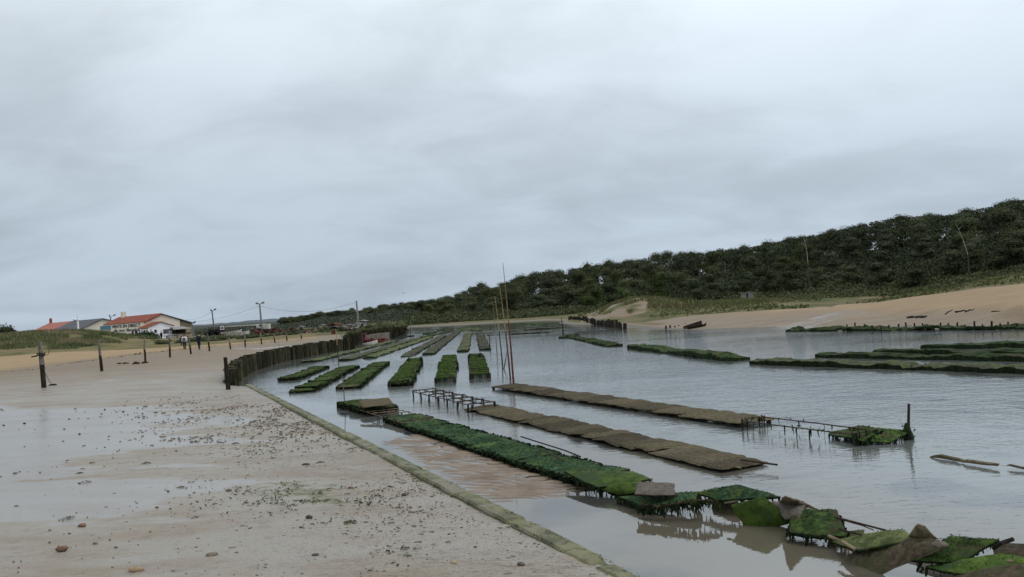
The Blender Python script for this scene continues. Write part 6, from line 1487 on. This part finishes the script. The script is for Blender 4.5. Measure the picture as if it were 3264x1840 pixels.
for (row, px, d), p, z in keep:
    topz = D(px, ridge_y(px) + random.uniform(-9, 5), d).z
    hmax = max(3.0, topz - z)
    if row == ROWS - 1:
        H = min(max(hmax, 5), 14); kind = 'pine' if random.random() < .45 else 'oak'
    else:
        H = min(random.uniform(6.5, 10.5) if row > 1 else random.uniform(5.0, 8.0), hmax * .97) if row < ROWS - 2 else min(14, max(5, hmax * random.uniform(.9, .99))); kind = random.choices(['oak', 'pine', 'mid'], [.58, .24, .18])[0]
        if row == 0: kind = 'oak'
    cl = D(px, 1000, d)
    tree(kind, p.x, p.y, z - .4, H / 10.6, sx=max(H / 10.6, .8) * random.uniform(.95, 1.25) * (1.15 if px < 1500 else 1.0))
print('trees', NTREE[0])
for px, py, H, d, lab in [(2095, 945, 8.2, 158, 'bright green tree right behind the grassy dune, the largest light one'), (1890, 935, 8.0, 178, 'yellow-green tree left of the bright one behind the dune'), (1990, 935, 7.0, 176, 'yellowish tree between the two brightest ones behind the dune'), (1370, 1005, 5.0, 215, 'yellow-green tree near the pale path at the far end of the water')]:
    p = D(px, py, d); z = zat(p.x, p.y); tree('light', p.x, p.y, z - .3, H / 10.6, label=lab)
# two bleached dead trunks
for (bx, by, tx, ty, d, lab) in [(2575, 838, 2563, 760, 158, 'pale bare dead tree trunk standing against the dark wood, left one'), (3085, 812, 3050, 718, 140, 'pale bare dead tree trunk leaning left in the wood at the right')]:
    b = D(bx, by, d); tp = D(tx, ty, d); g_ = V((b.x, b.y, zat(b.x, b.y) - .3)); t = thing('dead_tree', lab, 'tree', tuple(g_)); mb = MB()
    mb.tube([g_, b], [.12, .07], 6); mb.build('trunk', M['bark'], t); mb = MB(); mb.tube([b, b.lerp(tp, .5) + V((.15, 0, 0)), tp], [.055, .042, .02], 6); mb.build('upper_trunk', M['bark_pale'], t); mb = MB(); q = b.lerp(tp, .7); mb.tube([q, q + V((-.8, 0, .7))], [.035, .015], 5); q = b.lerp(tp, .85); mb.tube([q, q + V((.6, 0, .6))], [.03, .012], 5); mb.build('branch', M['bark_pale'], t)

# undergrowth that closes the wood between the trunks, and scrub on the banks
def leaf_scatter(name, pts, smin, smax, mat, kind='stuff', flat=1.0):
    mb = MB()
    for p in pts:
        n = V((random.gauss(0, 1), random.gauss(0, 1) - .4, random.gauss(.4, flat))).normalized(); u = n.orthogonal().normalized(); w_ = n.cross(u); a = random.uniform(0, 6.28); u, w_ = u * math.cos(a) + w_ * math.sin(a), w_ * math.cos(a) - u * math.sin(a); s = random.uniform(smin, smax)
        p = V(p); mb.add([p - u * s, p + w_ * s * .6, p + u * s, p - w_ * s * .7], [(0, 1, 2, 3)])
    return tag(mb.build(name, M[mat], origin=(0, 0, 0)), kind=kind)
pts = []; xs = []; ys = []; hs = []
for _ in range(120000):
    px = random.uniform(885, 3450); bd, rd = interp(px, PX, BD), interp(px, PX, RD); f = random.random() ** .9; d = bd + (rd - bd) * f; p = D(px, 1000, d); xs.append(p.x); ys.append(p.y); hs.append((px, d))
zs = zat_many(xs, ys)
for x, y, z, (px, d) in zip(xs, ys, zs, hs):
    cap = max(.5, D(px, ridge_y(px) + 12, d).z - z); fr = (d - interp(px, PX, BD)) / (interp(px, PX, RD) - interp(px, PX, BD)); hm = 2.0 + 2.0 * abs(mnoise.noise(V((x * .09, y * .09, 0))) * 2); hm = max(hm, cap * .95) if fr > .6 else hm; h = min(random.random() ** .8 * hm, cap); pts.append((x, y, z + h))
leaf_scatter('undergrowth', pts, .14, .4, 'leaf_shade')
# dark bush belt at the foot of the wood and green scrub on the far shore
def bush_mesh(seed, nleaf, core=True):
    random.seed(seed); mb = MB(); lob = [(V((random.uniform(-.7, .7), random.uniform(-.7, .7), random.uniform(.25, .7))), random.uniform(.35, .6)) for _ in range(7)]
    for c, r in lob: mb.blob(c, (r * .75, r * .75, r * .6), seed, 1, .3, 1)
    for c, r in lob:
        for _ in range(nleaf // 7):
            v = V((random.gauss(0, 1), random.gauss(0, 1), random.gauss(.2, 1))).normalized(); p = c + v * r * random.uniform(.7, 1.2)
            if p.z < 0: continue
            n = (v + V((random.gauss(0, .5), random.gauss(0, .5), random.gauss(.2, .5)))).normalized(); u = n.orthogonal().normalized(); w_ = n.cross(u); s = random.uniform(.05, .13); mb.add([p - u * s, p + w_ * s * .6, p + u * s, p - w_ * s * .7], [(0, 1, 2, 3)], 0)
    return mb
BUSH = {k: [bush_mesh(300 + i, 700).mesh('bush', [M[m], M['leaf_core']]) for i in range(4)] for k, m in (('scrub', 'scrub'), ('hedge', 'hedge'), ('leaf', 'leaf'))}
def bush(kind, p, s, h, label, group=None, name='bush'):
    o = link(name, random.choice(BUSH[kind])); o.location = p; o.scale = (s, s, h); o.rotation_euler = (0, 0, random.uniform(0, 6.28)); return tag(o, label, 'bush', group)
random.seed(77)
for px, d, s, h in [(384, 143, 1.3, .75), (396, 142, 1.5, .85), (410, 141, 1.6, .9), (424, 141, 1.5, 1.0), (440, 140, 1.6, 1.1), (454, 140, 1.7, 1.2), (468, 139, 1.7, 1.2), (482, 139, 1.5, 1.2)]:
    p = D(px, 1075, d); bush('hedge', (p.x, p.y, zat(p.x, p.y) - .2), s, h, 'dark rounded shrub in the hedge before the lettered wall', 'dark shrubs of the hedge before the lettered wall')
p = D(18, 1050, 130); bush('leaf', (p.x, p.y, zat(p.x, p.y) - .2), 1.4, 1.9, 'single dark bush on the dune at the left edge')
p = D(55, 1058, 150); bush('scrub', (p.x, p.y, 2.6), 2.0, .9, 'low grey bush right of the dark one on the dune')
for k in range(26):
    px = random.uniform(520, 720); py = 1093 + random.uniform(-3, 6) - (px - 520) * .045; d = random.uniform(102, 118); p = D(px, py, d); bush('scrub', (p.x, p.y, zat(p.x, p.y) - .1), random.uniform(.6, 1.3), random.uniform(.3, .65), 'low grey-green shrub behind the beach posts before the village', 'low shrubs between the beach and the village')
for k in range(30):
    px = random.uniform(640, 990); d = random.uniform(106, 132); p = D(px, 1070, d); bush('scrub', (p.x, p.y, zat(p.x, p.y) - .1), random.uniform(.7, 1.4), random.uniform(.3, .55), 'low grey-green shrub behind the beach posts before the village', 'low shrubs between the beach and the village')
for k in range(34):
    px = random.uniform(1000, 1290); d = random.uniform(108, 128); p = D(px, 1060, d); bush('scrub' if random.random() < .7 else 'leaf', (p.x, p.y, zat(p.x, p.y) - .1), random.uniform(.7, 1.4), random.uniform(.3, .8), 'low dull shrub among the gear behind the brushwood', 'low shrubs among the gear')
pts = []
xs, ys, hh = [], [], []
for _ in range(30000):
    px = random.uniform(1290, 1840); d = random.uniform(172, 200); p = D(px, 1000, d); k = mnoise.noise(V((p.x * .12, p.y * .12, 0))); xs.append(p.x); ys.append(p.y); hh.append(random.random() * max(.3, (1.2 + 1.8 * k) * min(1, (d - 170) / 15 + .25)))
for _ in range(26000):
    px = random.uniform(1700, 3450); d = interp(px, PX, BD) - random.random() ** 1.5 * 26; p = D(px, 1000, d); k = mnoise.noise(V((p.x * .1, p.y * .1, 3))); xs.append(p.x); ys.append(p.y); hh.append(random.random() * max(.25, .8 + 1.5 * k))
zs = zat_many(xs, ys); pts = [(x, y, z + h) for x, y, z, h in zip(xs, ys, zs, hh) if z > .2]
leaf_scatter('shore_scrub', pts, .1, .26, 'scrub')
xs, ys, hh = [], [], []
for _ in range(26000):
    px = random.uniform(1840, 3500); d = random.uniform(84, 156); p = D(px, 1000, d); xs.append(p.x); ys.append(p.y); hh.append(random.random() * (.25 + .5 * max(0, mnoise.noise(V((p.x * .14, p.y * .14, 6))))))
zs = zat_many(xs, ys); os_ = inside(sandR, np.array(xs), np.array(ys)); mz = inside(mud_poly, np.array(xs), np.array(ys))
pts = [(x, y, z + h) for x, y, z, h, o, m_ in zip(xs, ys, zs, hh, os_, mz) if z > .45 and not o and not m_ and mnoise.noise(V((x * .2, y * .2, 1))) > -.25 and not (x / y < (2066 - 1632) / FPX and y < 126)]
leaf_scatter('marsh_plants', pts, .08, .22, 'bank_green')
# far pale trees left of the wood, haze painted into their leaf colour
pts = []
for _ in range(42000):
    px = random.uniform(830, 1340); d = random.uniform(190, 420); y = 1030 - (px - 900) * .06; top = ridge_y(px) + 8; p = D(px, 1000, d); h = random.random() ** .7; zt = max(1.2, D(px, top, d).z - .5) * (.62 + .3 * mnoise.noise(V((px * .03, d * .05, 0)))) * min(1, max(.25, (px - 830) / 200)); pts.append((p.x, p.y, .5 + h * zt))
for _ in range(12000):
    px = random.uniform(540, 900); d = random.uniform(172, 290); p = D(px, 1000, d); k = mnoise.noise(V((p.x * .08, p.y * .08, 2)))
    pts.append((p.x, p.y, .6 + random.random() * max(.2, .7 + 1.3 * k)))
leaf_scatter('distant_thicket', pts, .12, .3, 'leaf_far')

# ------------------------------------------------------------------ grass on the dunes
def grass_patch(name, gen, n, hmin, hmax, wd, lean=.4, seed=1):
    random.seed(seed); P = [gen() for _ in range(n)]; zs = zat_many([p[0] for p in P], [p[1] for p in P]); mb = MB()
    for (x, y, ok), z in zip(P, zs):
        if not ok(z) : continue
        for _ in range(3):
            h = random.uniform(hmin, hmax); b = V((x + random.gauss(0, .15), y + random.gauss(0, .15), z - .05)); tp = b + V((random.gauss(0, lean) * h, random.gauss(0, lean) * h, h)); w_ = V((wd * random.uniform(.6, 1.3), random.uniform(-.03, .03), 0)); mb.tri(b - w_, b + w_, tp)
    return tag(mb.build(name, M['grass' if name == 'dune_grass' else 'bank_green'], origin=(0, 0, 0)), kind='stuff')
def genL():
    px = random.uniform(-260, 560); d = random.uniform(88, 135); p = D(px, 1000, d)
    return (p.x, p.y, lambda z: z + (mnoise.noise(V((p.x * .25, p.y * .25, 2)))) * .8 > 1.35 and mnoise.noise(V((p.x * .35, p.y * .2, 12))) > -.22)
grass_patch('dune_grass', genL, 20000, .2, .6, .05, seed=3)
def genR():
    px = random.uniform(1900, 2420) if random.random() < .5 else random.uniform(2400, 3450); d = random.uniform(95, 165); p = D(px, 1000, d)
    return (p.x, p.y, lambda z: z > 1.0 and mnoise.noise(V((p.x * .15, p.y * .15, 5))) > -.18 and not (px < 2066 and d < 126 and mnoise.noise(V((p.x * .3, p.y * .3, 8))) > -.3) and not (px > 2650 and d < 104 and z < 2.1))
grass_patch('bank_grass', genR, 26000, .25, .7, .05, seed=4)

# ------------------------------------------------------------------ stones, weed and mud clods on the wet sand
def stone(px, py, wpx, label, mat, group=None, hk=.45, seed=0, name='stone', cat='stone', ar=.7):
    b = ground_at(px, py, .45); r = wpx / FPX * b.y * .5 / 1.0; mb = MB(); mb.blob(b + V((0, 0, r * hk * .6)), (r, r * ar, r * hk), seed, 2, .35)
    rz_ = random.uniform(-.5, .5); o = mb.build(name, M[mat], origin=b, smooth=True); o.rotation_euler = (0, 0, rz_); return tag(o, label, cat, group)
random.seed(12)
stone(433, 1822, 46, 'flat round tan stone at the bottom edge of the wet sand', 'stone_tan', hk=.42, seed=1)
stone(199, 1755, 38, 'jagged red-brown stone at the bottom left', 'stone_red', hk=.5, seed=2)
stone(676, 1772, 40, 'flat grey stone with a pale end at the bottom middle', 'stone', hk=.35, seed=3)
stone(1005, 1772, 25, 'dark wet stone below the green patches', 'stone_dark', seed=4)
stone(262, 1678, 30, 'slim reddish stone at the lower left', 'stone_red', hk=.4, seed=5)
stone(52, 1617, 17, 'small dark stone near the left edge', 'stone_dark', seed=6)
stone(730, 1566, 20, 'brown-capped stone in the middle of the wet sand', 'stone_red', seed=7)
stone(974, 1485, 26, 'oblong dark stone among the green patches', 'stone_dark', seed=8)
stone(985, 1653, 20, 'round green-grey stone in the wet film', 'stone_dark', hk=.7, seed=9)
stone(960, 1683, 16, 'small black stone beside the round green-grey one', 'stone_dark', seed=10)
stone(1118, 1558, 22, 'red-brown stone with a tan neighbour', 'stone_red', seed=11)
stone(1130, 1562, 12, 'tan pebble touching the red-brown stone', 'stone_tan', seed=12)
stone(1447, 1798, 22, 'orange-tan stone at the bottom right of the sand', 'stone_tan', hk=.6, seed=13)
stone(1661, 1804, 26, 'dark brown stone nearest the lower end of the concrete edge', 'stone_dark', hk=.6, seed=14)
stone(1288, 1580, 18, 'mossy brown stone near the concrete edge', 'stone_dark', hk=.6, seed=15)
stone(338, 1619, 12, 'small dark stone in the wet film, left of the pair', 'stone_dark', seed=16)
stone(500, 1619, 13, 'small grey stone in the wet film', 'stone', seed=17)
for k in range(30):
    px, py = (random.uniform(0, 480), random.uniform(1300, 1480)) if k < 18 else (random.uniform(0, 1300), random.uniform(1330, 1830))
    stone(px, py, random.uniform(5, 10), 'little dark pebble scattered on the wet sand', 'stone_dark' if random.random() < .4 else 'stone', 'little pebbles scattered on the wet sand', random.uniform(.4, .8), k, 'pebble', 'pebble')
def weed_clump(px, py, wpx, label, mat='weed_olive', n=110, group=None):
    b = ground_at(px, py, .45); r = wpx / FPX * b.y * .5; mb = MB()
    for _ in range(n):
        a = random.uniform(0, 6.28); q = random.random() ** .6; tuft_leaf(mb, b + V((math.cos(a) * r * q, math.sin(a) * r * q * 1.3, random.random() * r * .35 * (1 - q) + .006)), r * random.uniform(.08, .22), flat=1.2)
    tag(mb.build('seaweed_clump', M[mat], origin=b), label, 'seaweed', group)
weed_clump(468, 1480, 34, 'dark green clump of seaweed in the middle of the wet film', 'weed')
weed_clump(213, 1655, 44, 'flat green seaweed clump at the lower left', 'weed_olive'); weed_clump(270, 1540, 40, 'grey-green smear of seaweed in the wet film', 'weed_dark', 60)
weed_clump(252, 1510, 22, 'small dark seaweed clump above the grey-green smear', 'weed_dark'); weed_clump(574, 1555, 24, 'small green seaweed clump at mid sand', 'weed_olive')
weed_clump(537, 1325, 20, 'flat dark green scrap near the upper edge of the wet film', 'weed_dark', 60); weed_clump(520, 1351, 26, 'thin green scrap at the end of a water streak', 'weed_olive', 60); weed_clump(662, 1394, 24, 'lone dark scrap of weed on the sand bar', 'weed_dark', 60)
weed_clump(1115, 1667, 42, 'bright green clump below the middle of the sand', 'weed_olive', 160); weed_clump(622, 1652, 28, 'dark stringy weed scrap in lower mid sand', 'weed_dark', 60)
weed_clump(1020, 1478, 34, 'yellow-green tuft of weed near the oblong stone', 'weed_olive', 150); weed_clump(1105, 1578, 26, 'dark green scrap beside the red-brown stone', 'weed_dark', 80)
weed_clump(1290, 1752, 34, 'upper lobe of the curled green weed at the bottom', 'weed_olive', 110); weed_clump(1298, 1776, 30, 'lower lobe of the curled green weed at the bottom', 'weed_dark', 110); weed_clump(1205, 1757, 24, 'small green scrap left of the curled weed', 'weed_olive', 60)
random.seed(61); mb = MB()
for (px, py, sx, sy, n) in [(960, 1555, 1.5, .5, 420), (1000, 1592, 1.2, .35, 420), (830, 1545, .8, .4, 160), (1015, 1475, .3, .3, 150), (850, 1440, 1.1, .5, 160), (800, 1480, .8, .4, 120), (690, 1340, .5, .3, 50), (870, 1618, .8, .3, 160), (1290, 1765, .3, .35, 120), (1180, 1560, .9, .4, 90)]:
    c = G(px, py, .43)
    for _ in range(n):
        x, y = c.x + random.gauss(0, sx * .6), c.y + random.gauss(0, sy * .8)
        if mnoise.noise(V((x * 2.2, y * 2.8, 1))) < .02: continue
        tuft_leaf(mb, V((x, y, zat(x, y) + .008)), random.uniform(.012, .04), flat=2.5)
tag(mb.build('algae_scraps', M['algae_sand'], origin=(0, 0, 0)), kind='stuff')
# mud clods and broken shell spread over the sand along the concrete edge
random.seed(31); mb = MB(); tries = 0; placed = []
while len(placed) < 3600 and tries < 120000:
    tries += 1
    s = random.random() ** .75 * (Q3p - Q1p).length; a = abs(random.gauss(0, 2.3)) + .12; p = V((Q1p.x, Q1p.y, 0)) + V((qdir.x, qdir.y, 0)) * s - V((QN.x, QN.y, 0)) * a
    if p.y < 4.5: continue
    k = mnoise.noise(V((p.x * .9, p.y * .55, 3))) + .6 * mnoise.noise(V((p.x * 2.6, p.y * 1.9, 9)))
    if k < .0 + .06 * a and random.random() < .8: continue
    placed.append(p)
for _ in range(160):
    px, py = random.uniform(0, 1500), 1150 + 690 * random.random() ** .8; p = G(px, py, .45)
    if inside(LAND, np.array([p.x]), np.array([p.y]))[0]: placed.append(V((p.x, p.y, 0)))
zs = zat_many([p.x for p in placed], [p.y for p in placed])
for p, z in zip(placed, zs):
    r = random.uniform(.003, .011) * random.choice((.7, 1, 1.3)) * (1 + .4 * (p.y > 14)) * random.choice((1, 1, 1, 1.7)); c = V((p.x, p.y, z + .006)); n = 6; a0 = random.uniform(0, 6)
    el = random.uniform(1.0, 2.8); ang = random.gauss(0, .3)
    ring = []
    for q in range(n):
        t_ = a0 + q * 6.283 / n; rr = r * random.uniform(.7, 1.25); x_, y_ = math.cos(t_) * rr * el, math.sin(t_) * rr; ring.append(c + V((x_ * math.cos(ang) - y_ * math.sin(ang), x_ * math.sin(ang) + y_ * math.cos(ang), -.012)))
    tops = [c + (q - c) * .6 + V((0, 0, r * random.uniform(.2, .5) + .007)) for q in ring]
    mb.add(ring + tops, [tuple(range(n, 2 * n))] + [(q, (q + 1) % n, n + (q + 1) % n, n + q) for q in range(n)])
tag(mb.build('mud_clods', M['debris'], origin=(0, 0, 0)), kind='stuff')
# wrack line and rope-like tide marks on the dry sand
random.seed(8); mb = MB()
for line, n in (([(-60, 1192), (60, 1184), (140, 1175), (230, 1158), (330, 1144), (430, 1130), (520, 1119), (610, 1110), (700, 1103), (800, 1095), (900, 1087), (985, 1081)], 620), ([(200, 1162), (330, 1147), (470, 1126), (560, 1118)], 150)):
    for _ in range(n):
        k = random.random() * (len(line) - 1.001); i = int(k); f = k - i; px = line[i][0] * (1 - f) + line[i + 1][0] * f; py = line[i][1] * (1 - f) + line[i + 1][1] * f + random.gauss(0, .5)
        p = ground_at(px, py, .6) if _ % 12 == 0 or n < 100 else G(px, py, last.z); last = p; s = random.uniform(.025, .08)
        tuft_leaf(mb, V((p.x + random.gauss(0, .1), p.y + random.gauss(0, .12), p.z + .02)), s, flat=2.5)
tag(mb.build('tide_wrack', M['wood_dark'], origin=(0, 0, 0)), kind='stuff')
# a gull far off
g_ = D(1285, 934, 160); t = thing('gull', 'tiny bird flying above the low end of the wood', 'bird', tuple(g_)); mb = MB(); mb.blob(g_, (.11, .22, .09), 2, 2, .1); mb.build('body', M['metal'], t, smooth=True)
for sg in (-1, 1):
    mb = MB(); mb.add([g_ + V((0, .1, 0)), g_ + V((0, -.1, 0)), g_ + V((sg * .35, -.06, .12)), g_ + V((sg * .35, .12, .12)), g_ + V((sg * .7, -.02, .02))], [(0, 1, 2, 3), (3, 2, 4)]); mb.build('wing', M['metal'], t)

for o in bpy.data.objects:
    if o.name.split('.')[0] in ('seaweed', 'algae_fringe', 'moss_cap', 'brushwood', 'weed_cover'): o['kind'] = 'stuff'
